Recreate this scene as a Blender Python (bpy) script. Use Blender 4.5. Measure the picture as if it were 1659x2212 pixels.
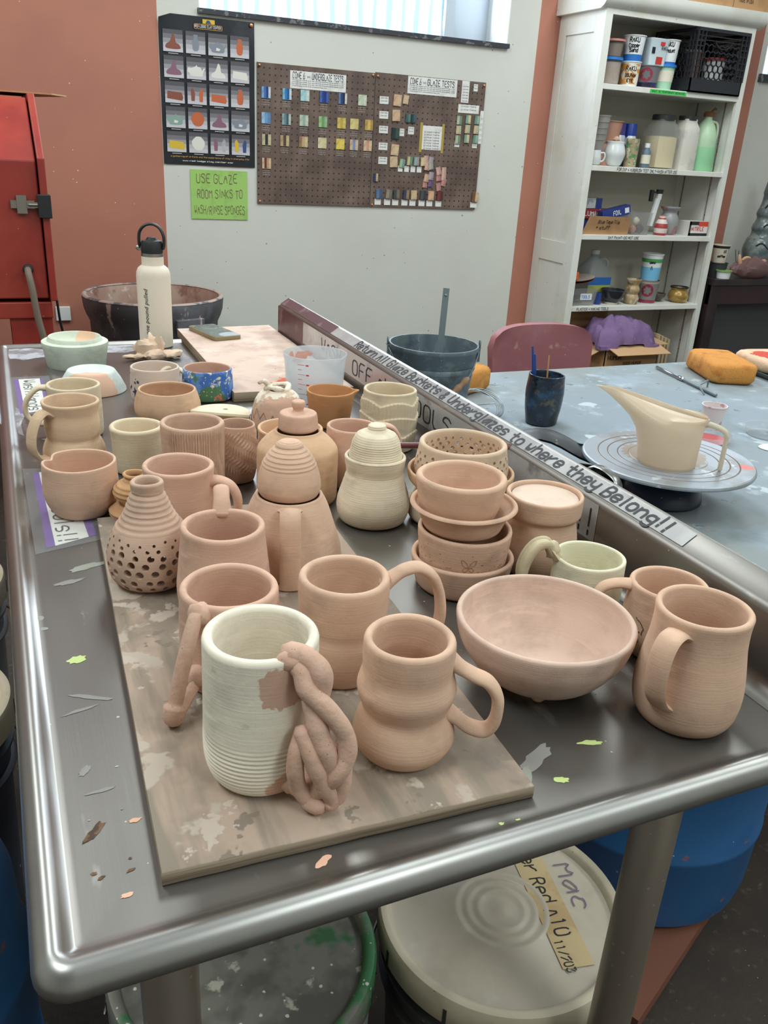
import bpy, bmesh, math, random
from mathutils import Vector, Matrix, noise

random.seed(7)
PI = math.pi
C = bpy.context.scene.collection
for _o in list(bpy.data.objects):
    bpy.data.objects.remove(_o)

# ------------------------------------------------------------------ camera
cd = bpy.data.cameras.new('camera')
cam = bpy.data.objects.new('camera', cd)
C.objects.link(cam)
pitch, roll, yaw = math.radians(23.3), math.radians(3.42), math.radians(24.7)
f0 = Vector((math.sin(yaw), math.cos(yaw), 0)); r0 = Vector((math.cos(yaw), -math.sin(yaw), 0)); zz = Vector((0, 0, 1))
fw = f0 * math.cos(pitch) - zz * math.sin(pitch)
uu = f0 * math.sin(pitch) + zz * math.cos(pitch)
rr_ = r0 * math.cos(roll) + uu * math.sin(roll)
up = uu * math.cos(roll) - r0 * math.sin(roll)
m4 = Matrix((rr_, up, -fw)).transposed().to_4x4()
m4.translation = Vector((0, 0, 1.29))
cam.matrix_world = m4
cd.sensor_fit = 'VERTICAL'
cd.sensor_height = 24.0
cd.lens = 1830.0 / 2212.0 * 24.0
cd.clip_start = 0.02
bpy.context.scene.camera = cam

# ------------------------------------------------------------------ light and exposure
sc = bpy.context.scene
sc.view_settings.view_transform = 'Standard'
sc.view_settings.look = 'None'
sc.view_settings.gamma = 1.0
sc.view_settings.use_curve_mapping = False
sc.view_settings.exposure = 0.0
sc.cycles.use_denoising = True
sc.cycles.max_bounces = 8
sc.cycles.transparent_max_bounces = 12
sc.cycles.caustics_reflective = False
sc.cycles.caustics_refractive = False
sc.cycles.sample_clamp_indirect = 6.0
w = bpy.data.worlds.new('world'); sc.world = w
w.use_nodes = True
w.node_tree.nodes['Background'].inputs[0].default_value = (0.75, 0.85, 1.0, 1)
w.node_tree.nodes['Background'].inputs[1].default_value = 1.0

TUBES = [(-0.9, 0.5), (0.9, 0.5), (2.7, 0.5), (-0.9, 2.5), (0.9, 2.5), (2.7, 2.5), (0.9, -1.3), (2.7, -1.3)]
LAMP_W = 24.0
for lx, ly in TUBES:
    near = (lx, ly) == (0.9, 0.5)
    ld = bpy.data.lights.new('ceiling_lamp_light', 'AREA')
    ld.shape = 'RECTANGLE'; ld.size = 0.55; ld.size_y = 1.15
    ld.energy = LAMP_W * (0.45 if near else 1.15); ld.color = (0.905, 1.0, 1.0)
    lo = bpy.data.objects.new('ceiling_lamp_light', ld); C.objects.link(lo)
    lo.location = (lx, ly, 2.86)
# daylight coming through the two windows of the back wall
for wx, ww, e in ((1.58, 1.35, 34.0), (4.5, 1.0, 12.0)):
    ld = bpy.data.lights.new('window_daylight', 'AREA')
    ld.shape = 'RECTANGLE'; ld.size = ww; ld.size_y = 0.75
    ld.energy = e; ld.color = (0.78, 0.89, 1.0)
    lo = bpy.data.objects.new('window_daylight', ld); C.objects.link(lo)
    lo.location = (wx, 4.12, 2.2); lo.rotation_euler = (math.radians(-90), 0, 0)

# ------------------------------------------------------------------ material helpers
def lin(c):
    out = []
    for v in c[:3]:
        v /= 255.0
        out.append(v / 12.92 if v <= 0.04045 else ((v + 0.055) / 1.055) ** 2.4)
    return (out[0], out[1], out[2], 1.0)

MATS = {}
def mat(name, col, rough=0.6, metal=0.0, layers=(), bump=None, rings=None, alpha=1.0, spec=None, grain=None,
        emit=0.0, stretch=None, aniso=0.0, trans=0.0):
    """layers: ('noise', colour, scale, low, high[, stretch]) or ('spots', colour, scale, radius) or
    ('at', colour, (x,y,z), radius, jitter); bump=(scale, metres); rings=(pitch, metres); grain=(colour, amount)"""
    if name in MATS:
        return MATS[name]
    m = bpy.data.materials.new(name); m.use_nodes = True
    nt = m.node_tree; L = nt.links.new
    b = nt.nodes['Principled BSDF']
    b.inputs['Roughness'].default_value = rough
    b.inputs['Metallic'].default_value = metal
    if spec is not None: b.inputs['Specular IOR Level'].default_value = spec
    if aniso: b.inputs['Anisotropic'].default_value = aniso
    if trans: b.inputs['Transmission Weight'].default_value = trans
    tc = nt.nodes.new('ShaderNodeTexCoord')
    vec = tc.outputs['Object']
    def nz(scale, st=None, detail=4.0, rough_=0.6):
        n = nt.nodes.new('ShaderNodeTexNoise')
        n.inputs['Scale'].default_value = scale; n.inputs['Detail'].default_value = detail
        n.inputs['Roughness'].default_value = rough_
        if st:
            mp = nt.nodes.new('ShaderNodeMapping'); mp.inputs['Scale'].default_value = st
            L(vec, mp.inputs['Vector']); L(mp.outputs[0], n.inputs['Vector'])
        else:
            L(vec, n.inputs['Vector'])
        return n.outputs['Fac']
    def rng(s, lo, hi):
        r = nt.nodes.new('ShaderNodeMapRange'); r.inputs['From Min'].default_value = lo; r.inputs['From Max'].default_value = hi
        L(s, r.inputs['Value']); return r.outputs['Result']
    rgb = nt.nodes.new('ShaderNodeRGB'); rgb.outputs[0].default_value = lin(col)
    cur = rgb.outputs[0]
    def over(fac, c):
        nonlocal cur
        mx = nt.nodes.new('ShaderNodeMix'); mx.data_type = 'RGBA'
        L(fac, mx.inputs['Factor']); L(cur, mx.inputs['A']); mx.inputs['B'].default_value = lin(c)
        cur = mx.outputs['Result']
    for ly in layers:
        if ly[0] == 'noise':
            over(rng(nz(ly[2], ly[5] if len(ly) > 5 else None), ly[3], ly[4]), ly[1])
        elif ly[0] == 'spots':
            v = nt.nodes.new('ShaderNodeTexVoronoi'); v.inputs['Scale'].default_value = ly[2]
            L(vec, v.inputs['Vector'])
            a = nt.nodes.new('ShaderNodeMath'); a.operation = 'MULTIPLY_ADD'
            L(nz(ly[2] * 1.7), a.inputs[0]); a.inputs[1].default_value = ly[3] * 2.4; L(v.outputs['Distance'], a.inputs[2])
            over(rng(a.outputs[0], ly[3] * 2.05, ly[3] * 1.85), ly[1])
        elif ly[0] == 'at':
            d = nt.nodes.new('ShaderNodeVectorMath'); d.operation = 'DISTANCE'
            L(vec, d.inputs[0]); d.inputs[1].default_value = ly[2]
            a = nt.nodes.new('ShaderNodeMath'); a.operation = 'MULTIPLY_ADD'
            L(nz(90.0), a.inputs[0]); a.inputs[1].default_value = ly[4]; L(d.outputs['Value'], a.inputs[2])
            over(rng(a.outputs[0], ly[3] + ly[4] * 0.5, ly[3] + ly[4] * 0.5 - 0.0012), ly[1])
    L(cur, b.inputs['Base Color'])
    if emit:
        L(cur, b.inputs['Emission Color']); b.inputs['Emission Strength'].default_value = emit
    hs = []
    if bump:
        hs.append((nz(bump[0], stretch), bump[1]))
    if rings:
        sp = nt.nodes.new('ShaderNodeSeparateXYZ'); L(vec, sp.inputs[0])
        a = nt.nodes.new('ShaderNodeMath'); a.operation = 'MULTIPLY_ADD'
        L(nz(14.0), a.inputs[0]); a.inputs[1].default_value = rings[0] * 2.5; L(sp.outputs['Z'], a.inputs[2])
        q = nt.nodes.new('ShaderNodeMath'); q.operation = 'MULTIPLY'; L(a.outputs[0], q.inputs[0]); q.inputs[1].default_value = 1.0 / rings[0]
        n1 = nt.nodes.new('ShaderNodeTexNoise'); n1.noise_dimensions = '1D'; n1.inputs['Scale'].default_value = 1.0; n1.inputs['Detail'].default_value = 3.0
        L(q.outputs[0], n1.inputs['W'])
        hs.append((n1.outputs['Fac'], rings[1]))
    prev = None
    for s, dist in hs:
        bp = nt.nodes.new('ShaderNodeBump'); bp.inputs['Strength'].default_value = 1.0; bp.inputs['Distance'].default_value = dist
        L(s, bp.inputs['Height'])
        if prev: L(prev, bp.inputs['Normal'])
        prev = bp.outputs['Normal']
    if prev: L(prev, b.inputs['Normal'])
    if alpha < 1.0:
        b.inputs['Alpha'].default_value = alpha
    MATS[name] = m
    return m

def plastic_clear(name, col, clear, rough=0.25):
    """translucent plastic: part see-through, part diffuse and back-lit"""
    if name in MATS: return MATS[name]
    m = bpy.data.materials.new(name); m.use_nodes = True
    nt = m.node_tree; L = nt.links.new
    b = nt.nodes['Principled BSDF']; b.inputs['Base Color'].default_value = lin(col); b.inputs['Roughness'].default_value = rough
    out = nt.nodes['Material Output']
    tl = nt.nodes.new('ShaderNodeBsdfTranslucent'); tl.inputs['Color'].default_value = lin(col)
    m1 = nt.nodes.new('ShaderNodeMixShader'); m1.inputs[0].default_value = 0.4
    L(b.outputs[0], m1.inputs[1]); L(tl.outputs[0], m1.inputs[2])
    tp = nt.nodes.new('ShaderNodeBsdfTransparent')
    m2 = nt.nodes.new('ShaderNodeMixShader'); m2.inputs[0].default_value = clear
    L(m1.outputs[0], m2.inputs[1]); L(tp.outputs[0], m2.inputs[2]); L(m2.outputs[0], out.inputs['Surface'])
    MATS[name] = m
    return m

def clay(name, col, dark=None, rings=(0.0016, 0.00014), extra=()):
    d = dark or tuple(int(v * 0.86) for v in col)
    lt = tuple(min(255, int(v * 1.06)) for v in col)
    return mat(name, col, rough=0.92, spec=0.15,
               layers=[('noise', d, 22, 0.48, 0.78), ('noise', lt, 30, 0.5, 0.8, (1, 1, 4))] + list(extra),
               bump=(420, 0.00016), rings=rings)

# ------------------------------------------------------------------ mesh helpers
class MB:
    def __init__(s): s.v = []; s.f = []; s.m = []
    def add(s, vs, fs, mi=0):
        o = len(s.v); s.v += [Vector(p) for p in vs]
        for f in fs: s.f.append([i + o for i in f]); s.m.append(mi)
        return o
    def box(s, x0, x1, y0, y1, z0, z1, mi=0, rot=0.0, piv=None):
        vs = [(x, y, z) for x in (x0, x1) for y in (y0, y1) for z in (z0, z1)]
        if rot:
            p = Vector(piv or ((x0 + x1) / 2, (y0 + y1) / 2, 0)); R = Matrix.Rotation(rot, 3, 'Z')
            vs = [R @ (Vector(q) - p) + p for q in vs]
        s.add(vs, [(0, 1, 3, 2), (4, 6, 7, 5), (0, 4, 5, 1), (2, 3, 7, 6), (0, 2, 6, 4), (1, 5, 7, 3)], mi)
        return s
    def prism(s, poly, z0, z1, mi=0, axis='z'):
        n = len(poly)
        def P(a, b, c): return {'z': (a, b, c), 'y': (a, c, b), 'x': (c, a, b)}[axis]
        vs = [P(a, b, z0) for a, b in poly] + [P(a, b, z1) for a, b in poly]
        fs = [[i, (i + 1) % n, n + (i + 1) % n, n + i] for i in range(n)]
        fs += [list(range(n))[::-1], [n + i for i in range(n)]]
        s.add(vs, fs, mi); return s
    def rings(s, rs, close=True, cap0=False, cap1=False, mi=0):
        n = len(rs[0]); o = len(s.v)
        for r in rs: s.v += [Vector(p) for p in r]
        for k in range(len(rs) - 1):
            for i in range(n if close else n - 1):
                j = (i + 1) % n
                s.f.append([o + k * n + i, o + k * n + j, o + (k + 1) * n + j, o + (k + 1) * n + i]); s.m.append(mi)
        if cap0: s.f.append([o + i for i in range(n)][::-1]); s.m.append(mi)
        if cap1: s.f.append([o + (len(rs) - 1) * n + i for i in range(n)]); s.m.append(mi)
        return s
    def lathe(s, prof, segs=48, mi=0, org=(0, 0, 0), fn=None, mfn=None):
        """prof: (r, z) list from one end to the other; fn(theta, r, z, k) -> (r, z)"""
        rs = []
        for k, (r, z) in enumerate(prof):
            ring = []
            for i in range(segs):
                t = 2 * PI * i / segs
                q, h = fn(t, r, z, k) if fn else (r, z)
                q = max(q, 0.00001)
                ring.append((org[0] + q * math.cos(t), org[1] + q * math.sin(t), org[2] + h))
            rs.append(ring)
        st = len(s.f)
        s.rings(rs, True, False, False, mi)
        if mfn:
            for k in range(len(prof) - 1):
                for i in range(segs): s.m[st + k * segs + i] = mfn(k, i)
        return s
    def tube(s, pts, rad, n=10, mi=0, ref=None, closed=False, flat=None, caps=True):
        """sweep an ellipse along pts; rad: number or list; flat: (across, through) factors, ref: normal of the plane of the path"""
        pts = [Vector(p) for p in pts]; m = len(pts)
        rad = rad if isinstance(rad, (list, tuple)) else [rad] * m
        fx, fy = flat or (1, 1)
        rs = []; pn = Vector(ref) if ref is not None else None
        for i, p in enumerate(pts):
            if closed: t = pts[(i + 1) % m] - pts[i - 1]
            else: t = pts[min(i + 1, m - 1)] - pts[max(i - 1, 0)]
            if t.length < 1e-9: t = Vector((0, 0, 1))
            t.normalize()
            if pn is None:
                pn = t.orthogonal()
            if ref is not None: a = Vector(ref)
            else: a = pn
            a = a - t * a.dot(t)
            if a.length < 1e-6: a = t.orthogonal()
            a.normalize(); pn = a; bb = t.cross(a)
            rs.append([p + a * (rad[i] * fx * math.cos(2 * PI * k / n)) + bb * (rad[i] * fy * math.sin(2 * PI * k / n)) for k in range(n)])
        if closed: rs.append(rs[0]); caps = False
        if caps:
            e0 = [pts[0] + (q - pts[0]) * 0.55 - (pts[1] - pts[0]).normalized() * rad[0] * min(fx, fy) * 0.7 for q in rs[0]]
            e1 = [pts[-1] + (q - pts[-1]) * 0.55 + (pts[-1] - pts[-2]).normalized() * rad[-1] * min(fx, fy) * 0.7 for q in rs[-1]]
            rs = [e0] + rs + [e1]
        s.rings(rs, True, caps, caps, mi); return s
    def quad(s, a, b, c, d, mi=0):
        s.add([a, b, c, d], [(0, 1, 2, 3)], mi); return s
    def ball(s, c, r, n=12, sq=(1, 1, 1), mi=0, jit=0.0):
        prof = [(max(1e-5, math.sin(PI * k / 8)), -math.cos(PI * k / 8)) for k in range(9)]
        rs = []
        for q, h in prof:
            ring = []
            for i in range(n):
                t = 2 * PI * i / n
                v = Vector((q * math.cos(t) * sq[0], q * math.sin(t) * sq[1], h * sq[2])) * r
                if jit: v *= 1 + jit * noise.noise(v * (2.2 / r) + Vector(c) * 37)
                ring.append(Vector(c) + v)
            rs.append(ring)
        s.rings(rs, True, False, False, mi); return s
    def move(s, M):
        s.v = [M @ p for p in s.v]; return s
    def build(s, name, mats, parent=None, loc=(0, 0, 0), rot=(0, 0, 0), smooth=35, world=False, bevel=0.0):
        me = bpy.data.meshes.new(name)
        vs = s.v
        if world and parent is not None:
            o = Vector(parent.location); vs = [p - o for p in vs]
        me.from_pydata([tuple(p) for p in vs], [], s.f)
        mats = mats if isinstance(mats, (list, tuple)) else [mats]
        for q in mats: me.materials.append(q)
        for p, mi in zip(me.polygons, s.m): p.material_index = mi
        bm = bmesh.new(); bm.from_mesh(me)
        bmesh.ops.remove_doubles(bm, verts=bm.verts, dist=0.00002)
        bmesh.ops.recalc_face_normals(bm, faces=bm.faces)
        if bevel:
            es = [e for e in bm.edges if len(e.link_faces) == 2 and e.calc_face_angle(0) > 0.6]
            bmesh.ops.bevel(bm, geom=es, offset=bevel, segments=2, profile=0.5, affect='EDGES', clamp_overlap=True)
        bm.to_mesh(me); bm.free()
        if smooth:
            me.shade_smooth(); me.set_sharp_from_angle(angle=math.radians(smooth))
        o = bpy.data.objects.new(name, me); C.objects.link(o)
        if parent is not None: o.parent = parent
        else: o.location = loc; o.rotation_euler = rot
        return o

def tag(o, label=None, cat=None, group=None, kind=None):
    if label: o['label'] = label
    if cat: o['category'] = cat
    if group: o['group'] = group
    if kind: o['kind'] = kind
    return o
def thing(name, label, cat, loc=(0, 0, 0), rotz=0.0, group=None):
    o = bpy.data.objects.new(name, None); C.objects.link(o)
    o.location = loc; o.rotation_euler = (0, 0, rotz); o.empty_display_size = 0.02
    return tag(o, label, cat, group)

def spline(pts, n=8, closed=False):
    P = [Vector(p) if len(p) == 3 else Vector((p[0], p[1], 0)) for p in pts]
    out = []; m = len(P)
    for i in range(m if closed else m - 1):
        if closed: a, b, c, d = P[i - 1], P[i], P[(i + 1) % m], P[(i + 2) % m]
        else: a, b, c, d = P[max(i - 1, 0)], P[i], P[i + 1], P[min(i + 2, m - 1)]
        for k in range(n):
            t = k / n
            out.append(0.5 * (2 * b + (c - a) * t + (2 * a - 5 * b + 4 * c - d) * t * t + (3 * b - a - 3 * c + d) * t ** 3))
    if not closed: out.append(P[-1])
    return out

def rnd_rect(x0, x1, y0, y1, r, n=5):
    pts = []
    for cx, cy, a0 in ((x1 - r, y1 - r, 0), (x0 + r, y1 - r, PI / 2), (x0 + r, y0 + r, PI), (x1 - r, y0 + r, 1.5 * PI)):
        for k in range(n + 1):
            a = a0 + PI / 2 * k / n
            pts.append((cx + r * math.cos(a), cy + r * math.sin(a)))
    return pts

# ---- hand lettering: one-stroke glyphs on a 4 x 8 grid, base line at 2
GL = {
 'A': '022842 1535', 'B': '02083847463505 3544433202', 'C': '4738180704031232 43', 'D': '02082846442202', 'E': '48080242 0535', 'F': '480802 0535',
 'G': '4738180704031232434525', 'H': '0208 4248 0545', 'I': '2228', 'J': '4843321203', 'K': '0208 480542', 'L': '080242', 'M': '0208254842', 'N': '02084248',
 'O': '18070312324347381 8', 'P': '0208384746350 5', 'R': '02083847463505 2542', 'S': '473818070616354443321203', 'T': '0848 2822', 'U': '08031232434 8', 'V': '082248',
 'W': '0812253248', 'X': '0842 0248', 'Y': '082548 2522', 'Z': '08480242', 'Q': '1807031232434738 18 2342',
 'a': '453615040312234 5 46434 2', 'b': '0802 05263645433212 03', 'c': '4536161504031232 43', 'd': '4842 45261605031 23243', 'e': '04444536160503123243', 'f': '4738281712 0636',
 'g': '45361605041333 44 4641301 001', 'h': '0802 0526364542', 'i': '2622 2827', 'k': '0802 4604 2542', 'l': '2822', 'm': '0602 05162522 253645 42', 'n': '0602 0526364542',
 'o': '16050312324345361 6', 'p': '0600 05263645433212 03', 'r': '0602 04253646', 's': '453616050434433212 03', 't': '28233242 0646', 'u': '060312324 3 4642', 'w': '0612243246',
 'y': '0604133344 4641301001', 'z': '06460242', 'x': '0642 0246', 'v': '062246', 'q': '45361605031233 4640', '0': '1807031232434738 18', '1': '172822', '2': '073848 4602 42', '3': '0838 4725 4443321203', '6': '3816030212324445 2504', '!': '2824 2322',
 '.': '2223', ',': '2321', '/': '0248', '-': '0545', '&': '4216172837360403122244', "'": '2827', '(': '3826 2432', ':': '2223 2526', '+': '0545 2327', '^': '022842 02',
}
def glyph_strokes(ch):
    s = GL.get(ch)
    if s is None: return []
    toks = s.split(' '); parts = []
    while toks:
        p = toks.pop(0)
        while len(p) % 2 and toks: p += toks.pop(0)
        parts.append(p)
    return [q for q in ([(int(p[i]), int(p[i + 1])) for i in range(0, len(p) - 1, 2)] for p in parts) if len(q) > 1]
def lettering(text, h, wd, gap=1.6, slant=0.0, wob=0.0, space=3.0):
    """flat strokes in the xy plane starting at the origin; h = capital height"""
    u = h / 6.0; quads = []; x = 0.0
    for ch in text:
        if ch == ' ': x += space * u; continue
        narrow = 2.2 if ch in "Ii!l.,':" else 4.0
        off = 2.0 - narrow / 2 if narrow < 4 else 0
        dy = random.uniform(-wob, wob) * u
        for st in glyph_strokes(ch):
            p = [Vector((x + (a - off) * u + slant * (b - 2) * u, (b - 2) * u + dy)) for a, b in st]
            if len(p) > 2:                       # soften corners
                q = [p[0]]
                for i in range(len(p) - 1):
                    q += [p[i].lerp(p[i + 1], 0.25), p[i].lerp(p[i + 1], 0.75)]
                p = q + [p[-1]]
            for a, b in zip(p, p[1:]):
                d = b - a
                if d.length < 1e-7: continue
                d.normalize(); nn = Vector((-d.y, d.x)) * wd / 2; e = d * wd * 0.3
                quads.append((a - nn - e, b - nn + e, b + nn + e, a + nn - e))
        x += (narrow + gap) * u
    return quads, x
def write(mb, text, org, xd, yd, h, wd, mi=0, width=None, lift=0.0004, slant=0.0, wob=0.0, center=False, gap=1.6):
    q, x = lettering(text, h, wd, gap, slant, wob)
    xd = Vector(xd).normalized(); yd = Vector(yd).normalized(); nn = xd.cross(yd).normalized()
    k = (width / x) if width else 1.0
    o = Vector(org) + nn * lift - (xd * (x * k / 2) if center else Vector())
    for n_, f in enumerate(q):
        mb.quad(*[o + xd * (p.x * k) + yd * p.y + nn * (0.000002 * (n_ % 7)) for p in f], mi)
    return mb
def wrap(mb, R, z0, a0, gapz=0.0004):
    """bend a flat xy mesh round a vertical cylinder of radius R (or R(z))"""
    out = []
    for p in mb.v:
        z = z0 + p.y; r = (R(z) if callable(R) else R) + gapz + p.z
        a = a0 + p.x / (R(z0) if callable(R) else R)
        out.append(Vector((r * math.cos(a), r * math.sin(a), z)))
    mb.v = out; return mb

# ------------------------------------------------------------------ pots
def prof_fn(outer):
    pts = spline(outer, 10)
    def R(z):
        if z <= pts[0].y: return pts[0].x
        for a, b in zip(pts, pts[1:]):
            if a.y <= z <= b.y and b.y > a.y: return a.x + (b.x - a.x) * (z - a.y) / (b.y - a.y)
        return pts[-1].x
    return R, pts
def vessel(outer, t=0.0045, floor=0.006, n=34, segs=72, fn=None, mi=0, mb=None, org=(0, 0, 0), seed=1, wob=0.006, t_low=None):
    """thrown pot: outer = (r, z) from foot to rim; returns mesh builder"""
    mb = mb or MB()
    R, pts = prof_fn(outer)
    H = outer[-1][1]; ht = t / 2
    # resample the outer curve by length
    sub = [p for p in pts if p.y < H - ht]
    L = [0.0]
    for a, b in zip(sub, sub[1:]): L.append(L[-1] + (b - a).length)
    curve = []
    for k in range(n):
        d = L[-1] * k / (n - 1); j = 0
        while j < len(L) - 2 and L[j + 1] < d: j += 1
        f = (d - L[j]) / max(1e-9, L[j + 1] - L[j]); q = sub[j].lerp(sub[j + 1], min(1, f))
        curve.append((q.x, max(0.0, q.y)))
    prof = [(0.0001, 0.0), (curve[0][0] - 0.0025, 0.0), (curve[0][0] - 0.0008, 0.0004), (curve[0][0], max(0.0015, curve[0][1]))]
    prof += [c for c in curve[1:] if c[1] > 0.002]
    rt = curve[-1][0]; zt = curve[-1][1]
    n_out = len(prof)
    for k in range(1, 6):
        a = PI * k / 6
        prof.append((rt - ht + ht * math.cos(a), zt + ht * math.sin(a)))
    tl = t_low or t
    for k in range(15):
        z = zt - (zt - floor) * k / 14.0
        f = k / 14.0
        prof.append((max(0.002, R(z) - (t + (tl - t) * f)), z))
    ri = prof[-1][0]
    prof[-1] = (ri * 0.93, floor + 0.0004); prof[-2] = (prof[-2][0] * 0.99, prof[-2][1])
    prof += [(ri * 0.6, floor), (0.0001, floor)]
    rs = random.Random(seed); p1, p2, p3 = rs.uniform(0, 6), rs.uniform(0, 6), rs.uniform(0, 6)
    def f2(th, r, z, k):
        q = r * (1 + wob * math.sin(2 * th + p1 + z * 20) + wob * 0.5 * math.sin(3 * th + p2) )
        if k > n_out - 8 or k > n_out: z2 = z + wob * 0.06 * math.sin(2 * th + p3) * (z / H)
        else: z2 = z
        if fn: return fn(th, q, z2, k, k < n_out)
        return q, z2
    mb.lathe(prof, segs, mi, org, f2)
    return mb
def handle_mb(path, az, across, through, n=12, org=(0, 0, 0), sides=12, mb=None, ends=1.25):
    """path = (radius, z) in the vertical plane at azimuth az (degrees); strap of given half widths"""
    mb = mb or MB()
    a = math.radians(az); d = Vector((math.cos(a), math.sin(a), 0)); nn = Vector((-math.sin(a), math.cos(a), 0))
    pts = [Vector(org) + d * p.x + Vector((0, 0, p.y)) for p in spline(path, n)]
    m = len(pts)
    rad = []
    for i in range(m):
        e = min(i, m - 1 - i) / max(1, m - 1)
        rad.append(1.0 + (ends - 1) * max(0, 1 - e * 7))
    mb.tube(pts, rad, sides, 0, nn, flat=(across, through))
    # square the section a little towards a pulled strap
    return mb
def pot(name, label, cat, loc, outer, m, handles=(), rotz=0.0, group=None, t=0.0045, body_name='body', **kw):
    kw.setdefault('seed', int((loc[0] * 131 + loc[1] * 977) * 100) % 1000)
    mb = vessel(outer, t, **kw)
    if not handles:
        return tag(mb.build(name, m, None, loc, (0, 0, rotz), smooth=50), label, cat, group)
    root = thing(name, label, cat, loc, rotz, group)
    mb.build(body_name, m, root, smooth=50)
    for hd in handles:
        hmat = hd[4] if len(hd) > 4 else m
        handle_mb(*hd[:4]).build('handle', hmat, root, smooth=60)
    return root
def cut(o, cutters, keep=True):
    """cut round holes into a finished mesh: cutters = (centre, direction, radius, length)"""
    mb = MB()
    for c, d, r, L in cutters:
        c = Vector(c); d = Vector(d).normalized()
        mb.tube([c - d * L / 2, c + d * L / 2], r, 10, caps=False)
        k = len(mb.v)
        mb.f.append(list(range(k - 20, k - 10))[::-1]); mb.m.append(0)
        mb.f.append(list(range(k - 10, k))); mb.m.append(0)
    me = bpy.data.meshes.new('c'); me.from_pydata([tuple(p) for p in mb.v], [], mb.f)
    bm = bmesh.new(); bm.from_mesh(me); bmesh.ops.recalc_face_normals(bm, faces=bm.faces); bm.to_mesh(me); bm.free()
    co = bpy.data.objects.new('c', me); C.objects.link(co)
    co.matrix_world = Matrix()
    if o.parent is not None: co.parent = o.parent
    else: co.location = o.location
    md = o.modifiers.new('b', 'BOOLEAN'); md.object = co; md.operation = 'DIFFERENCE'; md.solver = 'EXACT'; md.use_self = True
    bpy.context.view_layer.update()
    dg = bpy.context.evaluated_depsgraph_get()
    nm = bpy.data.meshes.new_from_object(o.evaluated_get(dg))
    o.modifiers.clear(); o.data = nm
    nm.shade_smooth(); nm.set_sharp_from_angle(angle=math.radians(40))
    bpy.data.objects.remove(co)
    return o
def decal(poly, R, z0, a0, mb=None, lift=0.0003, mi=0):
    """a flat outline (metres) laid round a vertical wall of radius R(z)"""
    mb = mb or MB(); k = len(mb.v)
    c = Vector((sum(p[0] for p in poly) / len(poly), sum(p[1] for p in poly) / len(poly)))
    def P(x, y):
        z = z0 + y; r = (R(z) if callable(R) else R) + lift; a = a0 + x / r
        return Vector((r * math.cos(a), r * math.sin(a), z))
    mb.v += [P(*c)] + [P(*p) for p in poly]
    n = len(poly)
    for i in range(n): mb.f.append([k, k + 1 + i, k + 1 + (i + 1) % n]); mb.m.append(mi)
    return mb

# ------------------------------------------------------------------ the room
wall_m = mat('wall_cream_paint', (210, 209, 201), 0.7, layers=[('noise', (202, 200, 192), 1.5, 0.45, 0.75), ('spots', (150, 128, 112), 16, 0.055)], bump=(60, 0.0004))
pink_m = mat('wall_pink_paint', (179, 117, 97), 0.6, layers=[('noise', (169, 109, 92), 2.0, 0.45, 0.7), ('spots', (226, 214, 200), 22, 0.05)], bump=(60, 0.0003))
floor_m = mat('floor_concrete', (62, 52, 45), 0.85, layers=[('noise', (48, 41, 36), 6, 0.4, 0.7), ('noise', (96, 84, 74), 40, 0.6, 0.75), ('spots', (150, 135, 120), 60, 0.07)], bump=(80, 0.002))
ceil_m = mat('ceiling_tile_white', (215, 214, 208), 0.8)
white_m = mat('white_trim_paint', (226, 228, 228), 0.5)
WY = 3.95
def structure(name, mb, mats, **k):
    return tag(mb.build(name, mats, **k), kind='structure')
structure('floor', MB().box(-2.5, 5.2, -2.6, 4.2, -0.1, 0.0), floor_m, smooth=0)
structure('ceiling', MB().box(-2.5, 5.2, -2.6, 4.2, 2.9, 3.0), ceil_m, smooth=0)
structure('wall_left', MB().box(-2.6, -2.5, -2.6, 4.2, 0, 2.9), wall_m, smooth=0)
structure('wall_right', MB().box(5.2, 5.3, -2.6, 4.2, 0, 2.9), wall_m, smooth=0)
structure('wall_front', MB().box(-2.5, 5.2, -2.7, -2.6, 0, 2.9), wall_m, smooth=0)
wb = MB()
for x0, x1, mi in ((-2.5, 0.688, 1), (0.688, 0.858, 0), (2.31, 2.475, 0), (2.475, 3.885, 1), (3.885, 3.92, 0), (5.1, 5.2, 0)):
    wb.box(x0, x1, WY, WY + 0.26, 0, 2.9, mi)
for x0, x1 in ((0.858, 2.31), (3.92, 5.1)):
    wb.box(x0, x1, WY, WY + 0.26, 0, 1.755, 0); wb.box(x0, x1, WY, WY + 0.26, 2.62, 2.9, 0)
structure('wall_back', wb, [wall_m, pink_m], smooth=0)
bb = MB()
for x0, x1 in ((-2.5, 2.6), (3.5, 5.2)): bb.box(x0, x1, WY - 0.012, WY, 0, 0.1)
structure('baseboard_back', bb, mat('baseboard_brown', (60, 45, 40), 0.5), smooth=0)
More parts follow.
